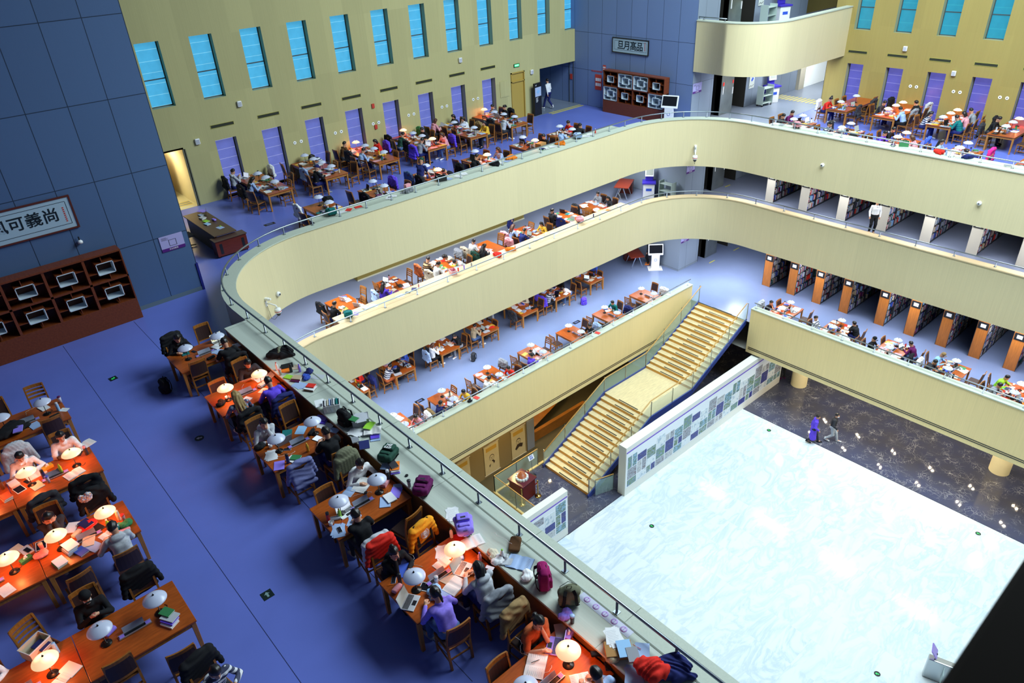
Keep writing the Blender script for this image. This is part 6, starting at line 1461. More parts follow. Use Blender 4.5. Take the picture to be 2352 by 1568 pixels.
('cloth',5.35,6.31,0.904,30,'white','white woolly scarf beside the magenta backpack'),
('bag-school',5.42,6.02,0.904,-125,'magenta','magenta backpack standing on the ledge'),
('bag-slouch',5.46,5.48,0.904,-35,'olive','grey green backpack standing open on the ledge'),
('tumbler',5.24,5.19,0.904,0,'charcoal,lightblue','grey tumbler with a pale lid on the ledge by the grey green backpack'),
('cloth',5.25,5.33,0.904,0,'violet','small violet charm beside the grey green backpack'),
('laptopB',4.82,5.17,0.752,215,'violet','violet laptop in front of the woman in the red top'),
('openbig',4.40,5.12,0.752,215,'cream','large open notebook on the sixth ledge desk'),
('pen',4.43,5.16,0.782,250,'black','black pen lying on the large open notebook'),
('tissue',5.12,5.14,0.752,20,'violet','violet tissue box against the ledge at the sixth desk'),
('book2',5.09,5.27,0.752,-35,'grey','grey folder behind the violet laptop on the sixth desk'),
('phone',5.16,4.39,0.752,-40,'navy','navy phone by the ledge at the sixth desk'),
('openb2',4.71,4.51,0.752,-30,'white','white notebook in front of the student in pale blue'),
('case2',5.17,4.59,0.812,-35,'black','black pen bag with ochre pens at the sixth desk'),
('cable1',4.57,4.96,0.752,100,'white','white cable on the sixth ledge desk'),
('cable0',4.44,5.29,0.752,30,'white','white charger lead behind the open notebook of the sixth desk'),
('sheets',5.44,4.53,1.004,-30,'white','fan of white papers on top of the brown boxes on the ledge'),
('boxb',5.36,4.36,0.904,-38,'tan','tan cardboard box of documents on the ledge'),
('book2',5.40,4.28,1.034,-35,'skyblue','pale blue printed folder on the tan box on the ledge'),
('book1',5.41,4.13,1.024,-35,'grey','grey book on the tan box on the ledge'),
('book2',5.60,4.11,0.944,-50,'lightblue','pale blue booklet behind the tan box on the ledge'),
('cloth',5.24,4.33,0.904,0,'beige','crumpled beige tissue beside the tan box on the ledge'),
('hood',5.44,3.80,0.904,0,'red','bright red hooded jacket heaped on the ledge'),
('coatl',5.63,3.67,0.904,-50,'navy','navy coat under the bright red jacket on the ledge'),
('sheets',5.22,3.96,0.904,-40,'lightblue','pale blue papers on the ledge beside the red jacket'),
('pen',5.59,4.21,0.964,10,'red','red pen on the papers by the tan box'),
('book0',0.60,18.06,0.752,195,'white','white book under the lamp of the first left-edge desk'),
('tumbler',0.96,18.02,0.752,0,'white,maroon','white tumbler with a dark band on the first left-edge desk'),
('flask',0.84,17.67,0.752,0,'skyblue,silver','slim blue flask on the first left-edge desk'),
('sheeth',0.94,17.62,0.752,40,'white','small white card by the edge of the first left-edge desk'),
('book2',0.28,17.42,0.752,12,'lightblue','pale printed booklet on the first left-edge desk'),
('case2',0.71,17.47,0.752,10,'black','black bag lying on the first left-edge desk'),
('coatl',-0.19,17.50,0.752,10,'black','black jacket bundled at the front of the first left-edge desk'),
('book0',-0.04,17.33,0.872,-15,'violet','violet book on the black bundled jacket'),
('cable0',0.22,18.03,0.752,0,'cream','pale cable near the tray of the first left-edge desk'),
('cable2',0.52,17.42,0.752,90,'cream','pale cable loop at the front of the first left-edge desk'),
('openb',0.93,15.77,0.772,200,'white','open book overhanging the end of the second left-edge desk'),
('flask',0.87,15.41,0.752,0,'charcoal,pink','dark flask by the edge of the second left-edge desk'),
('phone',0.76,15.55,0.752,150,'black','black phone right of the lamp on the second left-edge desk'),
('openb',0.49,14.92,0.752,15,'white','open notebook at the front of the second left-edge desk'),
('bottle-pet',0.31,15.17,0.752,0,'lime,lime','lime green bottle in the middle of the second left-edge desk'),
('tissue',0.13,15.51,0.752,15,'yellow','yellow green tissue box in the middle of the second left-edge desk'),
('pouch',0.45,15.67,0.752,10,'brown','brown pouch before the man in the pale tee shirt'),
('flask',-0.00,15.18,0.752,0,'navy,black','navy flask left of the tissue box on the second left-edge desk'),
('tumbler',0.03,15.00,0.752,0,'lightblue,blue','small pale blue tub at the front of the second left-edge desk'),
('openb',-0.11,15.48,0.752,190,'cream','open book under the left lamp of the second left-edge desk'),
('book2',-0.18,15.07,0.752,14,'cream','long cream folder at the front of the second left-edge desk'),
('tablet',-0.47,15.20,0.752,15,'white,D','white framed tablet at the front of the second left-edge desk'),
('book1',-0.52,15.47,0.752,12,'white','white box beside the tablet on the second left-edge desk'),
('mug',-0.42,15.64,0.752,0,'white','white dish on the second left-edge desk'),
('phone',-0.30,15.35,0.752,20,'charcoal','dark phone by the lamp base of the second left-edge desk'),
('book1',-0.72,15.08,0.752,12,'beige','beige book at the bottom of the left pile on the second left-edge desk'),
('book1',-0.71,15.09,0.783,14,'rust','rust book topping the left pile on the second left-edge desk'),
('flask',-0.71,15.46,0.752,0,'brown,black','brown flask at the far left of the second left-edge desk'),
('book2',0.03,13.24,0.752,-35,'white','white board leaning by the woman with her face in her hands'),
('pouch',0.06,12.97,0.752,35,'cream','cream pouch in the middle of the third left-edge desk'),
('book0',0.26,13.12,0.782,18,'navy','navy patterned book on the red bag of the third desk'),
('clothr',0.28,13.05,0.752,20,'red','shiny red bag spread on the third left-edge desk'),
('laptopb',0.33,12.84,0.752,20,'black','black closed laptop on the third left-edge desk'),
('openb2',0.49,12.56,0.752,18,'white','white notebook with a pen in front of the man in the white hoodie'),
('pen',0.51,12.46,0.772,75,'black','black pen on the white notebook of the third left-edge desk'),
('book2',0.17,12.62,0.762,-20,'cream','cream papers left of the man in the white hoodie'),
('book2',0.21,12.41,0.752,25,'lightblue','pale blue papers at the front of the third left-edge desk'),
('bottle-pet',0.56,12.72,0.752,0,'lime,white','small green bottle by the lamp of the third left-edge desk'),
('tumbler',0.83,12.71,0.752,0,'pink,red','pink shaker with a red lid on the third left-edge desk'),
('flask',0.77,12.81,0.752,0,'cream,cream','cream flask beside the pink shaker'),
('tissue',0.67,12.58,0.752,30,'teal','teal and white tissue pack on the third left-edge desk'),
('cloth',0.82,12.55,0.752,0,'green','green pencil bag spilling pens on the third left-edge desk'),
('case2',0.74,12.42,0.752,-10,'pink','pink pencil case at the corner of the third left-edge desk'),
('book1',-0.15,12.61,0.752,15,'grey','grey book at the bottom of the thick pile on the third desk'),
('book1',-0.14,12.61,0.783,12,'lightblue','pale blue book second in the thick pile on the third desk'),
('book1',-0.12,12.63,0.814,14,'lightgrey','pale grey book third in the thick pile on the third desk'),
('book2',-0.11,12.66,0.845,14,'white','white folder topping the thick pile on the third desk'),
('book1',0.00,12.44,0.752,20,'blue','blue book right of the thick pile on the third desk'),
('book1',-0.37,12.41,0.752,14,'green','green book at the front edge of the third left-edge desk'),
('book0',-0.35,12.42,0.783,12,'white','white book on the green one at the front of the third desk'),
('tablet',-0.51,13.15,0.752,-10,'white,D','white tablet at the join of the third left-edge desks'),
('tumbler',-0.51,13.00,0.752,0,'pink,cream','pink cup at the join of the third left-edge desks'),
('cloth',-0.56,12.84,0.752,0,'pink','crumpled pink wrapper at the join of the third left-edge desks'),
('book1',-0.74,13.19,0.752,15,'lightgrey','pale grey book on the inner third left-edge desk'),
('phone',-0.72,13.16,0.783,20,'black','black phone on the pale grey book of the inner third desk'),
('tissue',-0.79,12.92,0.752,18,'green','green and white packet on the inner third left-edge desk'),
('book2',-0.86,13.32,0.762,20,'cream','cream folder under the lamp of the inner third desk'),
('sheet',-1.21,12.42,0.752,15,'white','white sheet at the front of the inner third left-edge desk'),
('book1',0.64,9.73,0.752,28,'white','white book at the bottom of the pile on the fourth left-edge desk'),
('book1',0.66,9.76,0.783,30,'purple','purple book in the middle of the pile on the fourth left-edge desk'),
('book0',0.68,9.80,0.814,30,'lightgrey','pale book with dark lettering in the pile on the fourth left-edge desk'),
('book3',0.67,9.90,0.833,28,'green','bright green book topping the pile on the fourth left-edge desk'),
('pouch',-0.13,10.22,0.752,25,'violet','violet pouch between lamp and tray on the fourth left-edge desk'),
('binw',-1.08,10.66,0.752,28,'cream','cream basket holding a navy book on the inner fourth left-edge desk'),
('book1',-1.01,10.62,0.852,30,'navy','navy book standing out of the cream basket'),
('flask',-0.86,10.41,0.752,0,'skyblue,skyblue','pale blue thermos beside the cream basket'),
('book2',-0.79,9.95,0.752,28,'white','white book with a red and blue picture at the desk join'),
('cable1',-0.97,10.17,0.752,30,'cream','cream cable beside the lit lamp of the inner fourth desk'),
('openb2',-0.95,9.84,0.752,28,'cream','cream notebook at the front of the inner fourth desk'),
('sheets',8.47,28.49,0.753,200,'violet','violet papers at the far end of the staff desk'),
('book1',8.25,28.01,0.753,10,'lightblue','pale blue book stack end on the staff desk'),
('book1',8.14,27.62,0.753,10,'cream','cream book on the staff desk'),
('book0',8.16,27.64,0.785,14,'lightgrey','grey folder on the cream book of the staff desk'),
('book0',8.13,27.24,0.753,12,'lime','lime yellow booklet on the staff desk'),
('book1',8.04,26.89,0.753,12,'skyblue','blue white book nearest the front of the staff desk'),
('sheet',8.25,26.20,0.753,10,'lightblue','pale sheet at the front end of the staff desk'),
('puckg',8.30,26.31,0.755,0,'lime','round lime tape on the pale sheet of the staff desk'),
('pouch',8.38,27.09,0.753,100,'violet','violet and white pouch lying on the staff desk'),
]
# ------------------------------------------------------------------ near things, each with its own label
ZEBRA = stripes('zebra',(.02,.02,.02),(.7,.7,.75),0,45,.5)
TINY = {}
def put(code, x, y, z, rot, col, lab):
    c = col.split(','); r = R(rot); L = (x,y,z)
    k = code
    if k[:4] == 'book' : return tag(O('book', BOOKS[int(k[4])], [paper(c[0]),PAGES], None, L, r), lab, 'book')
    if k in ('sheet','sheets','sheetb','sheets2','sheeth'):
        me = SHEET1 if k == 'sheet' else SMALLSHEET if k in ('sheeth','sheets2') else SHEETS
        return tag(O('paper_sheet', me, [paper(c[0]),PRINT], None, L, r), lab, 'paper')
    if k.startswith('openb'):
        big = k == 'openbig'; o = O('open_book', OPENS if k == 'openb2' else OPENB, [PAGES if c[0] != 'lightblue' else paper('lightblue'), paper('navy' if big else 'white'), PRINT], None, L, r)
        if big: o.scale = (1.18,1.15,1.2)
        return tag(o, lab, 'book')
    if k.startswith('laptop'):
        if k == 'laptopb':
            b = MB(); b.box((-.16,-.11,0),(.16,.11,.018)); return tag(O('laptop', b.build('laptop',bevel=.004), plast('black'), None, L, r), lab, 'laptop')
        return laptop(lab, L, r, c[0], {'P':SCRP,'W':SCRW,'G':SCRG,'B':SCRD}.get(k[6:], SCRD))
    if k == 'tablet': return spawn(TABLET,'tablet',lab,'tablet',L,r,None,{'tablet_case':plast(c[0]),'screen':{'W':SCRW,'D':SCRD,'B':plast('lightblue')}[c[1]]})
    if k == 'phone': return spawn(PHONE,'phone',lab,'phone',L,r,None,{'phone_case':plast(c[0]),'screen':SCRW if len(c)>1 and c[1]=='W' else SCRD})
    if k.startswith('bottle'): return bottle(lab,L,'pet',c[0],c[1])
    if k == 'flask': return bottle(lab,L,'flask',c[0],(c+c)[1],'flask')
    if k.startswith('tumbler'): return bottle(lab,L,'tumbler',c[0],c[1],'tumbler')
    if k == 'mug': return spawn(MUG,'mug',lab,'mug',L,r)
    if k.startswith('case'): return spawn(CASE,'pencil_case',lab,'pencil case',L,r,None,{'case_body':cloth(c[0])})
    if k in ('tissue',): return spawn(TISSUE,'tissue_box',lab,'tissue box',L,r,None,{'box':paper(c[0])})
    if k in ('cloth','clothr'):
        o = O('cloth', lump_mesh('cloth'), plast('red') if k == 'clothr' else cloth(c[0]), None, L, r)
        if k == 'clothr': o.scale = (1.5,1.4,.5)
        return tag(o, lab, 'cloth')
    if k == 'coatl': return tag(O('coat', lump_mesh('coat'), cloth(c[0]), None, L, r), lab, 'coat')
    if k == 'hood': return tag(O('jacket', lump_mesh('hood'), cloth(c[0]), None, L, r), lab, 'jacket')
    if k == 'fur': return tag(O('fur_trim', lump_mesh('furtrim'), cloth(c[0]), None, L, r), lab, 'fur trim')
    if k in ('pouch','pouchz','pouchb'):
        o = O('pouch', lump_mesh('pouch'), ZEBRA if k == 'pouchz' else cloth(c[0]), None, L, r)
        if k == 'pouchb': o.scale = (1.7,2.,1.1)
        if k == 'pouchz': o.scale = (1.1,1.4,1.2)
        return tag(o, lab, 'pouch')
    if k.startswith('bag'): return bag(lab, L, r, c[0], k.split('-')[1], k.startswith('bagl'))
    if k in ('bin','bin2','binw'):
        t = spawn(BIN,'storage_tub',lab,'storage tub',L,r,None,{'box_body':plast(c[0]),'rim':plast('white' if k!='bin2' else 'lightgrey')})
        if k == 'bin':
            for i,cc in enumerate(('white','cream','lightblue','grey','white','teal')): o = tag(O('book', BOOKS[(i%2)+0], [paper(cc),PAGES]), ('white','cream','pale blue','grey','second white','teal')[i]+' book standing in the pale storage tub on the ledge', 'book'); o.matrix_world = Matrix.Translation(L) @ Matrix.Rotation(r,4,'Z') @ Matrix.Translation((-.12+i*.048,0,.135)) @ Matrix.Rotation(R(80),4,'Y')
        if k == 'bin2': b = MB(); b.box((-.17,-.115,.005),(.17,.115,.196)); O('packed_papers', b.build('papers'), paper('lightgrey'), t)
        return t
    if k == 'boxb': b = MB(); b.box((-.2,-.13,0),(.2,.13,.10)); return tag(O('cardboard_box', b.build('box',bevel=.004), mat('cardboard',(.42,.22,.07),rough=.8), None, L, r), lab, 'box')
    if k.startswith('cable'): return tag(O('cable', CABLES[int(k[5])], plast(c[0]), None, L, r), lab, 'cable')
    if k == 'pen': return tag(O('pen', PEN, plast(c[0]), None, L, r), lab, 'pen')
    if k in ('puck','puckg'): b = MB(); b.cyl((0,0,0),.032,.02,16); return tag(O('lid' if k == 'puck' else 'tape_roll', b.build('lid'), plast(c[0]), None, L, r), lab, 'lid')
for it in NEAR: put(*it)
# white letters on the dark green backpack, round badge on the yellow jacket, stickers on the ledge
STK = mat('sticker_film',(.52,.56,.70),rough=.4); STP = mat('sticker_violet',(.42,.28,.62),rough=.5)
b = MB(); b.box((5.795,-6.9,.9025),(5.825,18.33,.906))  # long dark strip paints the shade line at the coping step
for k_ in range(11): b.box((5.17,-4.4+2.26*k_,.9025),(6.22,-4.394+2.26*k_,.9035))
struct('trim_ledge_joint_shade', b.build('joint'), mat('ledge_joint_shade',(.18,.21,.17),rough=.7))
t = thing('sticker_strip','clear sticker strip with five violet round signs on the near ledge','sticker',(5.72,4.95,.9035)); b = MB(); b.box((-.075,-.52,0),(.075,.52,.001)); O('film', b.build('film'), STK, t)
for i in range(5):
    b = MB(); b.lathe([(.033,.001),(.055,.001),(.055,.002),(.033,.002)],20,(0,.38-i*.19,0)); b.box((-.04,.373-i*.19,.001),(.04,.387-i*.19,.002),0); O('round_sign', b.build('sign'), STP, t)
# ------------------------------------------------------------------ rows of desks
def cname(c): return {'lightblue':'pale blue','lightgrey':'pale grey','darkgreen':'dark green','skyblue':'sky blue','hotpink':'hot pink'}.get(c,c)
POSEW = {'write':'writing','type':'typing','chin':'resting chin','face':'hiding face','sleep':'slumped over','phone':'holding phone','turn':'turned aside','back':'leaning back','stand':'standing','lean':'leaning over'}
ROWN = {}
def desk_name(row, i):
    w = {'NR':'%s ledge desk from blue wall','WT':'%s left-edge desk from blue wall','WB':'inner %s left-edge desk from blue wall','WA':'%s window desk from doorway','WC':'rear %s window desk from doorway','PA':'%s back-parapet desk from corner',
         'RW':'%s right-window desk from lobby','RV':'rear %s right-window desk from lobby','RP':'%s right-parapet desk from lobby','L3':'%s middle-gallery desk from left','LB':'%s lower back desk from left','LP':'%s lower parapet desk from left','LR':'%s bookcase-side desk from stairs'}[row]
    return w % ORD[i]
SEATN = {'NR':(('far aisle','far ledge'),('near aisle','near ledge')),'WT':(('far inner','far aisle'),('near inner','near aisle')),'WB':(('far inner','far aisle'),('near inner','near aisle')),
 'RW':(('left aisle','left window'),('right aisle','right window')),'RV':(('left aisle','left window'),('right aisle','right window')),'RP':(('far ledge','far aisle'),('near ledge','near aisle')),'LR':(('far ledge','far aisle'),('near ledge','near aisle')),
 'Y':(('left ledge','left aisle'),('right ledge','right aisle')),'YA':(('left aisle','left window'),('right aisle','right window')),'YB':(('left aisle','left back'),('right aisle','right back'))}
def seatname(row, s, e):
    if row in ('WA','WC'): k = 'YA'
    elif row in ('LB','LC'): k = 'YB'
    elif row in ('PA','L3','LP'): k = 'Y'
    else: k = row
    return SEATN[k][s][e]
SUBS = {'y':'cream','b':'blue'}
rng = random.Random(11)
HAIRC = {'brown':HAIRB,'blond':HAIRY}
def do_table(row, i, cx, cy, z, axis, seats, lamps, clutter, near=False, tray=True):
    dn = desk_name(row, i); rot = 0 if axis == 'x' else PI/2
    spawn(TABLE, 'study_desk', 'orange brown wooden study desk, '+dn, 'desk', (cx,cy,z), rot, 'wooden study desks')
    A = (lambda u,v: (cx+u,cy+v)) if axis == 'x' else (lambda u,v: (cx-v, cy+u))     # desk frame -> world, v > 0 is far side / left side
    ends = ('aisle','ledge') if row == 'NR' else ('inner','aisle') if row in ('WT','WB') else ('aisle','window') if row in ('WA','WC','RW','RV') else ('aisle','back') if row in ('LB','LC') else ('ledge','aisle')
    if lamps:
        for k,u in ((0,-.42),(1,.42)):
            if lamps[k] == '-': continue
            x,y = A(u,.0); lamp(x,y,z+.75,lamps[k]=='1','%s glass desk lamp, %s end of %s'%('lit' if lamps[k]=='1' else 'unlit white',ends[k],dn), rng.uniform(0,6))
    if tray: x,y = A(0,-.06); spawn(TRAY,'socket_tray','grey socket tray in the middle of '+dn,'socket tray',(x,y,z+.75),rot,'socket trays')
    zi = [0]
    for n,sp in enumerate(seats):
        s, e = n//2, n%2; side = 1 if s == 0 else -1; u = (-.40,.40)[e]; sn = seatname(row,s,e)
        face = (PI if side > 0 else 0)+rot
        used = set()
        def item(kind, du, dv):
            if kind in ('open','laptop','mug','phone','pile'):
                if kind in used: kind = 'sheet'
                else: used.add(kind)
            col = rng.choice([c for c in (('white','lightblue','cream','lightgrey','pink','yellow') if kind == 'sheet' else ('open',) if 0 else ('white','white','lightblue','cream','grey','blue','navy','red','green','pink','yellow','black','lightgrey','teal')) if (kind,c) not in used]); used.add((kind,col))
            x,y = A(u+du, side*(TW/2-dv)); r = face+rng.uniform(-.4,.4); zi[0] += 1; zz = z+.7515+.0004*zi[0]; L = (x,y,zz); cn = cname(col)
            lab = lambda w: '%s %s, %s seat, %s'%(cn,w,sn,dn)
            if kind == 'notebook': tag(O('notebook', BOOKS[2], [paper(col),PAGES], None, L, r), lab('notebook'), 'notebook')
            elif kind == 'book': tag(O('book', BOOKS[rng.randrange(4)], [paper(col),PAGES], None, L, r), lab('book'), 'book')
            elif kind == 'pile':
                cs = rng.sample(['white','grey','cream','blue','navy','red','green','lightblue','beige','maroon'],3); zz2 = zz
                for j,c in enumerate(cs):
                    o = tag(O('book', BOOKS[(1,0,3)[j]], [paper(c),PAGES], None, (x,y,zz2), r+rng.uniform(-.3,.3)), '%s book, %s of a pile, %s seat, %s'%(cname(c),('bottom','middle','top')[j],sn,dn), 'book'); zz2 += (.0305,.0185,.0225)[j]
            elif kind == 'sheet': tag(O('paper_sheet', rng.choice((SHEET1,SHEETS)), [paper(col),PRINT], None, L, r), ('%s paper, %s seat, %s'%(cname(col),sn,dn)), 'paper')
            elif kind == 'open': tag(O('open_book', rng.choice((OPENB,OPENS)), [PAGES,paper(col),PRINT], None, L, r), 'open white book, %s seat, %s'%(sn,dn), 'book')
            elif kind == 'laptop': laptop('%s laptop, %s seat, %s'%(('silver','black')[zi[0]%2],sn,dn), L, r, ('silver','black')[zi[0]%2], rng.choice((SCRW,SCRG,SCRD)))
            elif kind == 'bottle': bottle(lab('bottle'), L, 'pet', col, rng.choice(('white','green','blue','red')))
            elif kind == 'flask': bottle(lab('flask'), L, 'flask', col, 'black', 'flask')
            elif kind == 'mug': spawn(MUG,'mug','white mug, %s seat, %s'%(sn,dn),'mug',L,r)
            elif kind == 'phone': spawn(PHONE,'phone','black phone, %s seat, %s'%(sn,dn),'phone',L,r,None,{'phone_case':BLACKP,'screen':SCRD})
            elif kind == 'case': spawn(CASE,'pencil_case',lab('pencil case'),'pencil case',L,r,None,{'case_body':cloth(col)})
        main = None
        for tok in sp.split('+'):
            slat = tok.startswith('s'); t_ = tok[1:] if slat and tok[1:2] in 'eoc' and len(tok) > 1 else tok
            f = t_.split(':')
            if f[0] == '-': continue
            if f[0] in ('e','o','c','p'):
                occ = f[0] == 'p'; main = f[0]; d = {'e':-.19,'o':.32,'c':.12,'p':.335}[f[0]]; jr = rng.uniform(-.12,.12) if f[0] != 'e' else rng.uniform(-.03,.03)
                if f[0] == 'o' and len(f) > 1: jr = R(float(f[1]))
                x,y = A(u, side*(TW/2+d)); chl = '%s chair, %s seat, %s'%('slat-backed wooden' if slat else 'brown padded wooden',sn,dn)
                spawn(CHAIRS if slat else CHAIR,'reading_chair',chl,'chair',(x,y,z),face+jr,'reading room chairs')
                if f[0] == 'c': coat('%s %s over the chair, %s seat, %s'%(cname(f[1]),'quilted jacket' if len(f)>2 and f[2]=='puffer' else 'coat',sn,dn),(x,y,z),face+jr,f[1],f[2] if len(f)>2 else 'plain')
                if occ:
                    opt = f[4:]; hair, hm = f[2], None
                    if '/' in hair: hair, h2 = hair.split('/'); hm = HAIRC[h2]
                    kw = dict(near=near, hairm=hm, mirror=rng.random()<.5, pants=rng.choice(('charcoal','black','navy','jeans')), shoes=rng.choice(('white','black','white','grey')))
                    tm = None
                    for o_ in opt:
                        if o_ == 'short': kw['sleeve'] = 'short'
                        elif o_ in ('hood','puff','headset','mask'): kw[o_] = True
                        elif o_[:4] == 'cap=': kw['cap'] = o_[4:]
                        elif o_[:6] == 'pants=': kw['pants'] = o_[6:]
                        elif o_ == 'L': kw['mirror'] = True
                        elif o_ == 'R': kw['mirror'] = False
                        elif o_ == 'plaid': tm = PLAID
                        elif o_ == 'stripe': tm = STRIPET
                        elif o_ == 'bstripe': tm = STRIPEB
                    if tm: kw['topm'] = tm
                    px,py = A(u, side*(TW/2+.27)); 
                    gar = 'hoodie' if 'hood' in opt else 'tee' if 'short' in opt else 'jacket' if 'puff' in opt else 'top'
                    pat = 'plaid' if 'plaid' in opt else 'striped' if ('stripe' in opt or 'bstripe' in opt) else ''
                    person(' '.join(('person in %s %s %s %s, %s seat, %s'%(cname(f[1]),pat,'top' if pat else gar,POSEW[f[3]],sn,dn)).split()), (px,py,z), face, f[3], f[1], hair, **kw)
            elif f[0] == 'k':    # coat on the back of an occupied chair
                coat('%s coat behind the sitter, %s seat, %s'%(cname(f[1]),sn,dn),(x,y,z),face+jr,f[1],f[2] if len(f)>2 else 'plain')
            elif f[0] == 'b':    # bag on the seat or floor
                bx,by = A(u, side*(TW/2+d)); bag('%s backpack on the chair, %s seat, %s'%(cname(f[1]),sn,dn),(bx,by,z+.47),face,f[1],'slouch' if len(f)>2 else 'school')
            elif f[0] == 'bt':
                bx,by = A(u, side*(TW/2-.2)); bag('%s bag on the desk, %s seat, %s'%(cname(f[1]),sn,dn),(bx,by,z+.752),face+PI/2,f[1],'slouch',True)
        if clutter:
            if main == 'p':
                item(rng.choice(('open','sheet','open','laptop') if 'sleep' not in sp else ('book',)), rng.uniform(-.05,.08), .26)
                for kk in rng.sample(('notebook','sheet','bottle','phone','case','pile','sheet','mug','sheet','notebook'), clutter+1): item(kk, rng.choice((-.27,.27,.2))+rng.uniform(-.06,.04), rng.uniform(.14,.42))
            elif clutter > 1 and rng.random() < .9:
                for kk in rng.sample(('notebook','sheet','pile','open','flask','laptop','sheet','sheet'), clutter): item(kk, rng.uniform(-.24,.24), rng.uniform(.15,.40))
PLAID = checker_mat('plaid_shirt',[(.03,.06,.16),(.25,.3,.4),(.03,.05,.12),(.35,.08,.08),(.05,.1,.2)],22)
STRIPET = stripes('striped_top',(.75,.78,.82),(.05,.06,.12),2,11,.5); STRIPEB = stripes('brown_striped_top',(.45,.3,.14),(.04,.02,.012),2,11,.5)
NRY = (17.72,15.17,12.53,9.95,7.5,4.8)
NRS = [
 ('p:black:short:write:hood+k:black:puffer','o:0','e','p:black:short:write:short+k:black'),
 ('e','p:charcoal:short:write:short','p:plaid:long/blond:write:plaid+k:black','p:purple:short:write+k:navy:puffer'),
 ('p:lightgrey:short:chin:hood','o:4','c:slate:puffer','p:black:short:type:short'),
 ('e','p:white:short:write+k:olive:fur','p:black:short:chin:short:L','o:12'),
 ('p:black:bun:chin:hood+k:red:puffer','c:amber:puffer','p:violet:ponytail:write','p:lightgrey:bob:type:hood+k:grey'),
 ('e','p:rust:ponytail:chin:short+k:tan','-','p:lightblue:short:write')]
NRL = ['00','11','00','00','01','01']
for i,y in enumerate(NRY): do_table('NR', i, 4.34, y, 0, 'x', NRS[i], NRL[i], 0, True)
coat('grey zipped jacket under the smiling woman in black', (3.94,7.5+.56+.40,0), PI, 'lightgrey')
WTY = (17.73,15.17,12.79,10.05)
WTS = [('o:5','so:-6','-','e'),('p:white:short:write:hood+k:lightgrey:fur','p:white:short:type:short','c:charcoal','c:black'),
       ('p:charcoal:bob:face','c:black','o:8','p:lightgrey:short:turn:hood'),('p:black:short:phone:cap=black:mask','c:black:puffer','e','o:-5')]
WBS = [('se','-','-','-'),('-','-','-','-'),('p:violet:long:write:hood+k:blue','-','-','-'),('p:white:short:write','so:25','-','-')]
for i,y in enumerate(WTY):
    do_table('WT', i, .18, y, 0, 'x', WTS[i], ['00','11','11','00'][i], 0, True); do_table('WB', i, -1.43, y, 0, 'x', WBS[i], ['00','11','11','01'][i], 1, True)
spawn(CHAIR,'reading_chair','brown padded chair at the bottom edge holding a black jacket','chair',(.75,8.33,0),PI+.2,'reading room chairs'); coat('black padded jacket round the striped shirt at the bottom edge',(.75,8.33,0),PI+.2,'black','puffer')
person('person in a striped shirt at the bottom edge below the aisle arrow', (.75,8.28,0), PI+.2, 'write', 'white', 'short', near=True, topm=STRIPET)
tag(O('scarf', lump_mesh('cloth'), checker_mat('plaid_scarf',[(.6,.55,.5),(.2,.3,.5),(.45,.2,.1),(.7,.7,.75)],40), M=Matrix.Translation((.45,13.62,.98)) @ Matrix.Rotation(1.2,4,'X')), 'blue and brown chequered scarf on the chair of the third left-edge desk', 'scarf')
bag('black backpack on the blue floor beside the first ledge desk', (3.2,17.9,0), 1.6, 'black', 'slouch')
# letters on the dark green backpack
_bp = next(o for o in bpy.data.objects if o.get('label','').startswith('dark green backpack')); text('bag_lettering','GTS\nZN',.085,paper('white'),_bp,Matrix.Translation((0,.148,.14)) @ UP @ Matrix.Rotation(PI,4,'Y'),.002,.003)
_bp = next(o for o in bpy.data.objects if o.get('label','').startswith('amber quilted jacket'))
Mj = Matrix.Translation((0,-.188,.84)) @ Matrix.Rotation(R(9),4,'X') @ Matrix.Rotation(PI,4,'Z') @ UP; b = MB()
for r0,r1 in ((.035,.04),(.05,.056),(.075,.079),(.09,.094)): b.lathe([(r0,0),(r1,0),(r1,.012),(r0,.012)],26)
b.box((-.03,-.004,0),(.03,.004,.012)); b.box((-.025,.012,0),(.025,.018,.012)); b.box((-.025,-.018,0),(.025,-.012,.012)); O('white_emblem', b.build('emblem'), paper('white'), _bp, M=Mj)
for s in (-1,1): b = MB(); b.beam((s*.15,-.176,.62),(s*.15,-.222,1.0),.04,.012,0,(0,1,0)); b.beam((s*.15,-.222,1.0),(s*.15,-.285,1.065),.04,.012,0,(0,1,0)); O('black_tape', b.build('tape'), cloth('black'), _bp)
# window row on the far left (two desks end to end)
XA = (11.65,14.3,17.0,19.72,22.27,24.95)
WAF = [('o:20','p:lightblue:long:write:hood+k:black','se','o:-10'),('p:black:short:type:cap=navy','c:lightblue','o:15','se'),('so:15','p:lightblue:short:write','e','-'),
       ('p:grey:short:write+k:purple:puffer','c:black','p:pink:bob/brown:write:hood+k:purple:puffer','o'),('o:10','e','p:yellow:bob:type','c:tan'),('p:lightgrey:short:write:hood','c:charcoal','o:4','e')]
WAB = [('-','p:lightgrey:short:phone:hood+k:black','-','c:white'),('e','o','-','p:white:bob:sleep:stripe'),('c:charcoal','p:brown:short:chin','p:red:bob:write:hood+k:purple','-'),
       ('p:darkgreen:short:write','c:black','p:black:short:write','c:green'),('e','p:pink:bob/brown:write:hood','p:white:bob:write','p:charcoal:bob:write'),('se','-','p:black:ponytail:phone+k:black','p:white:short:write:stripe')]
LA = [('00','0-'),('00','00'),('00','01'),('10','01'),('00','0-'),('00','01')]
for i,x in enumerate(XA):
    do_table('WA', i, x, 29.04, 0, 'y', WAF[i], LA[i][0], 3); do_table('WC', i, x, 30.65, 0, 'y', WAB[i], LA[i][1], 3, tray=False)
XP = (11.94,14.4,17.06,19.75,22.63,25.06)
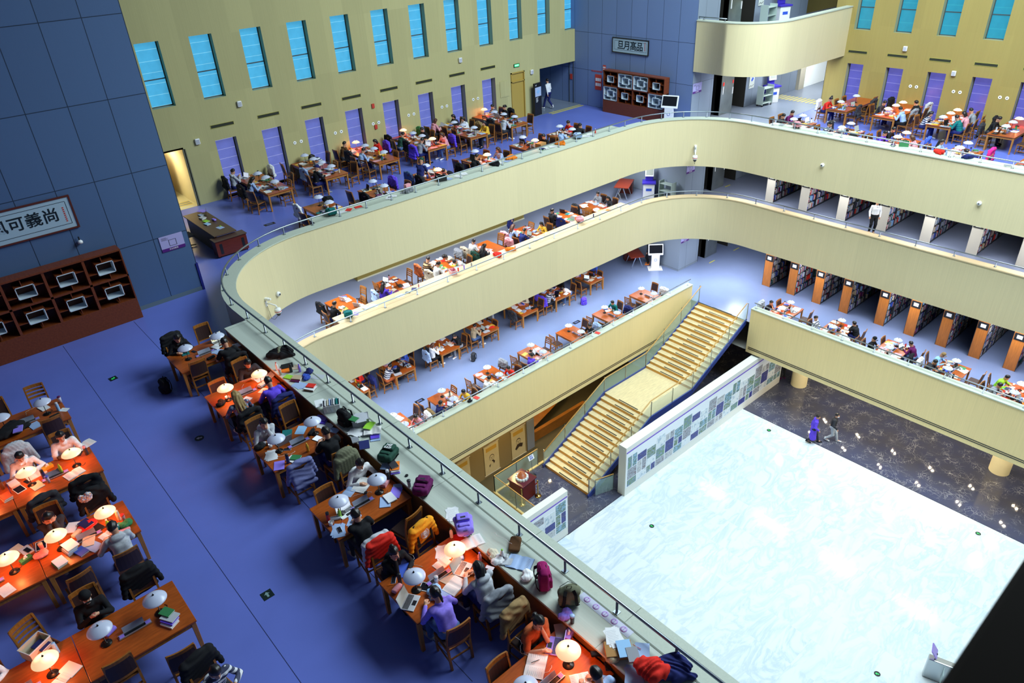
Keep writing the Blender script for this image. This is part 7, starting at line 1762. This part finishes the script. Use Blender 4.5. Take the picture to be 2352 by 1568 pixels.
PAS = [('o:10','c:white','-','bt:black'),('c:black','o','o','c:purple'),('c:black','c:jeans','p:black:short:sleep+k:black','-'),('p:black:short:write:short','o','p:lightblue:long/brown:turn','e'),
       ('-','-','p:black:short:write','o'),('p:lightblue:short:write','-','p:charcoal:short:write+bt:black','p:red:short:write')]
PAL = ['00','00','10','10','10','00']
for i,x in enumerate(XP): do_table('PA', i, x, 25.02, 0, 'y', PAS[i], PAL[i], 4)
person('person standing in navy tee and green cap among desks by the back parapet', (16.25,24.75,0), -PI/2+.4, 'lean', 'navy', 'short', 'charcoal', near=False, sleeve='short', cap='darkgreen')
# right window row and right parapet row
YR = (17.5,15.12,12.58,9.97,7.4)
RWS = [('p:red:bun:write+k:white','e','c:charcoal:puffer','o'),('-','p:charcoal:short:write','p:lightblue:short:write:hood','c:grey'),('p:white:long:write:stripe','-','p:teal:short:write:puff','p:pink:bob:write'),('c:charcoal:puffer','p:black:short:write','so','o:10'),('-','-','-','o')]
RVS = [('e','-','c:charcoal','e'),('-','c:black','p:black:short:chin','c:lightgrey'),('-','-','p:grey:short:write','e'),('c:black','-','o','-'),('-','-','-','-')]
RL = [('0-','0-'),('11','1-'),('01','1-'),('00','1-'),('00','--')]
for i,y in enumerate(YR): do_table('RW', i, 37.63, y, 0, 'x', RWS[i], RL[i][0], 3); do_table('RV', i, 39.24, y, 0, 'x', RVS[i], RL[i][1], 1, tray=False)
YP = (17.57,15.2,12.7,10.2,7.62)
RPS = [('p:charcoal:short:write','p:maroon:short:write','-','-'),('p:white:short:write:stripe','c:charcoal','p:black:short:sleep','-'),('p:purple:short:write','p:black:short:write','p:pink:bob/brown:write','c:blue'),('p:lightblue:long:phone','-','p:navy:short:sleep','c:hotpink'),('-','-','se','so:10')]
RPL = ['00','00','11','00','00']
for i,y in enumerate(YP): do_table('RP', i, 33.28, y, 0, 'x', RPS[i], RPL[i], 4)
# middle gallery
X3 = (12.05,14.43,17.2,19.85,22.35,25.2,27.2)
L3S = [('p:black:short:type:short','c:black','se','so'),('p:purple:long:type:headset+k:lightblue','se','-','so'),('p:white:ponytail:write+k:cream','p:tan:short:write:bstripe+k:rust','p:white:short:sleep','p:cream:bob:sleep+k:grey'),
       ('p:charcoal:long:write+k:darkgreen','p:white:short:write:short+k:cream','c:pink','so'),('p:navy:short:write','p:lightblue:long/brown:write+k:pink','p:yellow:bob:write','se'),('c:navy','p:charcoal:ponytail:phone','so','c:black'),('so','o','p:charcoal:long:write','p:grey:short:type')]
for i,x in enumerate(X3): do_table('L3', i, x, 25.05, Z3, 'y', L3S[i], None, 4, tray=False)
person('person standing with a navy backpack behind the fifth desk of the middle gallery', (22.9,26.9,Z3), PI/2, 'stand', 'navy', 'short', 'navy')
bag('navy backpack worn by the standing person on the middle gallery', (23.16,26.9,Z3+.98), -PI/2, 'navy')
# lower gallery: back desks, parapet desks, desks before the bookcases
XB = (11.75,14.23,16.84,19.35,22.07,24.47,27.15)
LBS = [('-','-','c:navy','p:red:short:write'),('p:cream:short:face:stripe:pants=rust','se','e','p:blue:short:write'),('p:white:bob/brown:phone:hood+k:lightblue','-','p:black:short:write:hood:pants=grey','-'),('p:beige:short:type','-','e','c:grey'),('c:charcoal','-','o','p:cream:short:write'),('p:navy:short:write:stripe+k:purple','c:purple','p:white:short:sleep','c:black'),('o','-','e','c:blue')]
for i,x in enumerate(XB): do_table('LB', i, x, 25.52, Z2, 'y', LBS[i], None, 4, tray=False)
XL = (11.72,14.23,16.8,19.48,22.03,24.64,27.53)
LPS = [('-','-','p:pink:ponytail:write+k:white','o'),('p:navy:short:type+k:tan','o','p:yellow:short:write','se'),('p:white:short:write','so','p:red:short:write','c:grey'),('p:purple:short:type','so','-','so'),('-','so','p:black:short:chin+k:lightblue','o'),('o','so','c:navy','p:teal:short:write'),('o','so','c:white','o')]
for i,x in enumerate(XL): do_table('LP', i, x, 21.5, Z2, 'y', LPS[i], '00', 1 if i in (4,5,6) else 2)
bag('black and white patterned backpack on the lower gallery floor', (17.75,24.2,Z2), .6, 'charcoal', color2='lightgrey'); bag('purple backpack on the lower gallery floor by the sixth back desk', (25.6,24.3,Z2), 2.8, 'purple'); bag('navy cap bag hanging low by the fourth parapet desk', (20.3,21.9,Z2), .3, 'navy','slouch')
LRY = (15.5,12.82,10.15,7.65,5.12)
LRS = [('p:black:short:chin:short+k:lightgrey','e','-','o'),('p:black:short:back:stripe','-','p:white:short:sleep','p:black:short:chin:puff'),('p:black:short:phone:cap=black','e','c:black','p:maroon:short:write'),('p:charcoal:short:write+k:white','p:skyblue:short:write:cap=tan','-','o'),('p:grey:short:write','p:lime:short:write:puff','p:orange:short:write','-')]
for i,y in enumerate(LRY): do_table('LR', i, 31.02, y, Z2, 'x', LRS[i], ['10','00','00','00','01'][i], 4)
# things left on the ledges
def ledge_clutter(pts, z, where):
    for i,(x,y) in enumerate(pts):
        for j in range(4):
            k = rng.choice(('sheet','sheet','bottle','pile','notebook','cloth','sheet','case')) if j else ('bag','sheet','tub','cloth','pile')[i%5]
            c = rng.choice(('navy','black','white','pink','green','red','violet','lightblue','orange','teal','grey')); xx = x+rng.uniform(-.12,.12)+(.36*(j-1.5) if where[2] == 'x' else 0); yy = y+rng.uniform(-.06,.06)+(.36*(j-1.5) if where[2] == 'y' else 0)
            lb = lambda w: '%s %s, %s of the things on the %s, by its %s desk'%(cname(c),w,('first','second','third','fourth')[j],where[0],ORD[i]); r = rng.uniform(0,6)
            if k == 'notebook': tag(O('notebook',BOOKS[2],[paper(c),PAGES],None,(xx,yy,z),r),lb('notebook'),'notebook')
            elif k == 'book': tag(O('book',BOOKS[rng.randrange(4)],[paper(c),PAGES],None,(xx,yy,z),r),lb('book'),'book')
            elif k == 'pile':
                for q_,c in enumerate(rng.sample(('white','grey','navy','cream','green'),2)): tag(O('book',BOOKS[q_],[paper(c),PAGES],None,(xx,yy,z+q_*.0185),r+q_*.3),lb('piled book'),'book')
            elif k == 'sheet': c = 'lightblue' if c in ('navy','black') else 'white'; tag(O('paper_sheet',SHEETS,[paper(c),PRINT],None,(xx,yy,z),r),lb('papers'),'paper')
            elif k == 'bottle': bottle(lb('bottle'),(xx,yy,z),'pet',c,'white')
            elif k == 'bag': bag(lb('backpack'),(xx,yy,z),r,c,'slouch',True)
            elif k == 'cloth': o = tag(O('jacket',lump_mesh('coat'),cloth(c),None,(xx,yy,z),r),lb('jacket'),'jacket'); o.scale = (.75,.75,.9)
            elif k == 'tub': spawn(BIN,'storage_tub',lb('tub'),'storage tub',(xx,yy,z),r,None,{'box_body':plast(c),'rim':plast('white')})
            elif k == 'case': spawn(CASE,'pencil_case',lb('pencil case'),'pencil case',(xx,yy,z),r,None,{'case_body':cloth(c)})
ledge_clutter([(x+.1,23.72) for x in XP], .904, ('back ledge','','x')); ledge_clutter([(32.22,y) for y in YP], .904, ('right ledge','','y')); ledge_clutter([(x,23.78) for x in X3], Z3+.904, ('middle ledge','','x'))
b = MB(); b.box((-.22,-.16,0),(.22,.16,.24)); tag(O('cardboard_box', b.build('box',bevel=.004), mat('cardboard',(.42,.22,.07),rough=.8), None, (22.75,24.35,.752), .2), 'brown cardboard box at the fifth back-parapet desk', 'box')
b = MB(); b.box((-.13,-.07,0),(.13,.07,.3)); tag(O('paper_bag', b.build('bag',bevel=.004), plast('pink'), None, (14.95,23.75,.904), .2), 'pink paper bag on the back ledge by the second desk', 'bag')
tag(O('gift_bag', SHEET1.copy(), [stripes('pink_stripe',(.75,.7,.75),(.55,.04,.3),0,16,.5),PRINT], None, (20.35,23.8,Z3+.91), .1), 'pink striped paper on the cream middle ledge', 'paper')
tag(O('cap', lump_mesh('cloth'), cloth('black'), None, (14.75,20.6,Z2+.91), .3), 'black cap on the lower parapet beside the navy student', 'cap')
for lb,x,c in (('red notebook on the lower parapet by the second desk',15.1,'red'),('red bag on the lower parapet by the fifth desk',22.7,'red'),('white notebook on the lower parapet by the sixth desk',25.2,'white'),('white papers on the lower parapet by the last desk',28.2,'white')): tag(O('book',BOOKS[0],[paper(c),PAGES],None,(x,20.62,Z2+.902),.2),lb,'book')
# people on their feet
person('person in a white jacket and dark trousers walking into the alcove', (30.35,31.7,0), .15, 'walk', 'white', 'short', 'navy', 'white')
person('person in a long purple coat walking on the dark marble border', (29.0,12.06,ZG), PI+.5, 'walk', 'purple', 'short', 'purple', 'black', near=True, hood=True, puff=True, coat=True)
person('person in a black jacket and grey jeans walking beside the purple coat', (29.75,11.48,ZG), PI+.3, 'walk', 'charcoal', 'short', 'lightgrey', 'white', near=True, puff=True, mask=True)
person('person in a white shirt standing before the cream bookcase ends', (34.9,13.75,Z3), PI/2+.6, 'stand', 'white', 'short', 'black', 'black')
person('person in black with orange shoes standing at the lower lobby desk', (31.95,25.0,Z2), .6, 'stand', 'black', 'short', 'black', 'orange')
person('person in dark clothes half hidden behind the first cream column', (33.0,16.0,ZG), -.6, 'stand', 'black', 'short', 'charcoal', 'maroon')
# ------------------------------------------------------------------ light, camera, picture settings
def area(name, loc, sx, sy, energy, col=(1,1,1), rot=(0,0,0), spread=None):
    l = bpy.data.lights.new(name,'AREA'); l.shape = 'RECTANGLE'; l.size = sx; l.size_y = sy; l.energy = energy; l.color = col
    if spread: l.spread = spread
    o = bpy.data.objects.new(name, l); COL.objects.link(o); o.location = loc; o.rotation_euler = rot; return o
W_ = bpy.data.worlds.new('sky'); S.world = W_; W_.use_nodes = True  # dim world added as even fill, standing in for bounced light
W_.node_tree.nodes['Background'].inputs[0].default_value = (.42,.60,1,1); W_.node_tree.nodes['Background'].inputs[1].default_value = .07
area('skylight', (25,6.5,18), 15, 20, 11500, (.79,.94,1.0))
# ceiling lights of the middle and lower galleries and the marble hall
for x in (8.5,12,16.5,21,25.5,30): area('gallery_light', (x,25.5,-1.6), 2.2, 1.2, 125, (.92,.96,1)); area('gallery_light', (x,23.2,Z3-1.6), 2.2, 1.6, 95, (.95,.97,1))
for y in (20,15.5,11,6.5,2): area('gallery_light', (34.2,y,-1.6), 1.2, 2.2, 130, (.95,.97,1)); area('gallery_light', (33.4,y,Z3-1.6), 1.2, 2.2, 95, (.95,.97,1))
for x,y in ((33,19.5),(35,20.6),(31.5,21.2)): area('gallery_light', (x,y,Z3-1.55), .9, .9, 40, (.95,.97,1))
for x in (35,39,43): area('lobby_light', (x,21.3,2.6), 1.,1., 110, (.95,.98,1))
area('lobby_light', (37,21.6,9.), 4,2, 120, (.95,.98,1))
area('store_light', (8.4,33.3,2.4), 1,1, 60, (1,.85,.5))
for x in (30.0,31.62,33.24,34.86):
    for j in range(6):
        y = 4.17+1.96*j
        for s in (-.07,.07): 
            l = bpy.data.lights.new('downlight','AREA'); l.shape = 'DISK'; l.size = .08; l.energy = 8; l.color = (1,.86,.6); o = bpy.data.objects.new('downlight', l); COL.objects.link(o); o.location = (x+s,y+s*1.3,ZG+2.86)
for x,y in ((17.3,21.0),(17.4,21.05),(20,21.4),(24,21.4),(28,21.4)):
    l = bpy.data.lights.new('downlight','AREA'); l.shape = 'DISK'; l.size = .12; l.energy = 22; l.color = (1,.74,.34); o = bpy.data.objects.new('downlight', l); COL.objects.link(o); o.location = (x,y,ZG+2.8)
for x,y in ((16,23.6),(19,23.6),(23,24)): area('sunken_light', (x,y,ZG+2.7), .8,.8, 38, (1,.70,.30))
area('sunken_light', (13.2,18.3,ZG+2.6), .8,.8, 55, (1,.76,.38))  # added lamp, brightens the platform curb face
# camera: the viewpoint two floors above the upper gallery
cd = bpy.data.cameras.new('camera'); co = bpy.data.objects.new('camera', cd); COL.objects.link(co); S.camera = co
cd.sensor_width = 36; cd.lens = 36*1668.858/2352; cd.clip_start = .05; cd.clip_end = 200
y_,p_,r_ = R(50.07295),R(30.93674),R(-3.16176)
fw = Vector((math.cos(y_)*math.cos(p_),math.sin(y_)*math.cos(p_),-math.sin(p_))); rt = Vector((math.sin(y_),-math.cos(y_),0)); up = rt.cross(fw)
r2 = rt*math.cos(r_)+up*math.sin(r_); u2 = up*math.cos(r_)-rt*math.sin(r_)
co.matrix_world = Matrix(((r2.x,u2.x,-fw.x,0),(r2.y,u2.y,-fw.y,0),(r2.z,u2.z,-fw.z,10.4),(0,0,0,1)))
cd.dof.use_dof = True; cd.dof.focus_distance = 18; cd.dof.aperture_fstop = 4.0
# wooden ledge the camera looks over; its shade is painted in as near-black
b = MB(); b.box((.6,-.5,8.9),(1.6,.105,9.4)); struct('trim_ledge_top', b.build('ledge',bevel=.01), mat('top_ledge_wood_shaded',(.008,.005,.003),rough=.8,spec=.1,noise=.2,nscale=4))
S.view_settings.view_transform = 'Standard'; S.view_settings.look = 'None'; S.view_settings.gamma = 1; S.view_settings.use_curve_mapping = False
S.view_settings.exposure = .30
S.cycles.use_denoising = True
S.cycles.max_bounces = 7; S.cycles.diffuse_bounces = 3; S.cycles.glossy_bounces = 3; S.cycles.transmission_bounces = 4; S.cycles.transparent_max_bounces = 8
S.cycles.caustics_reflective = False; S.cycles.caustics_refractive = False; S.cycles.sample_clamp_indirect = 6
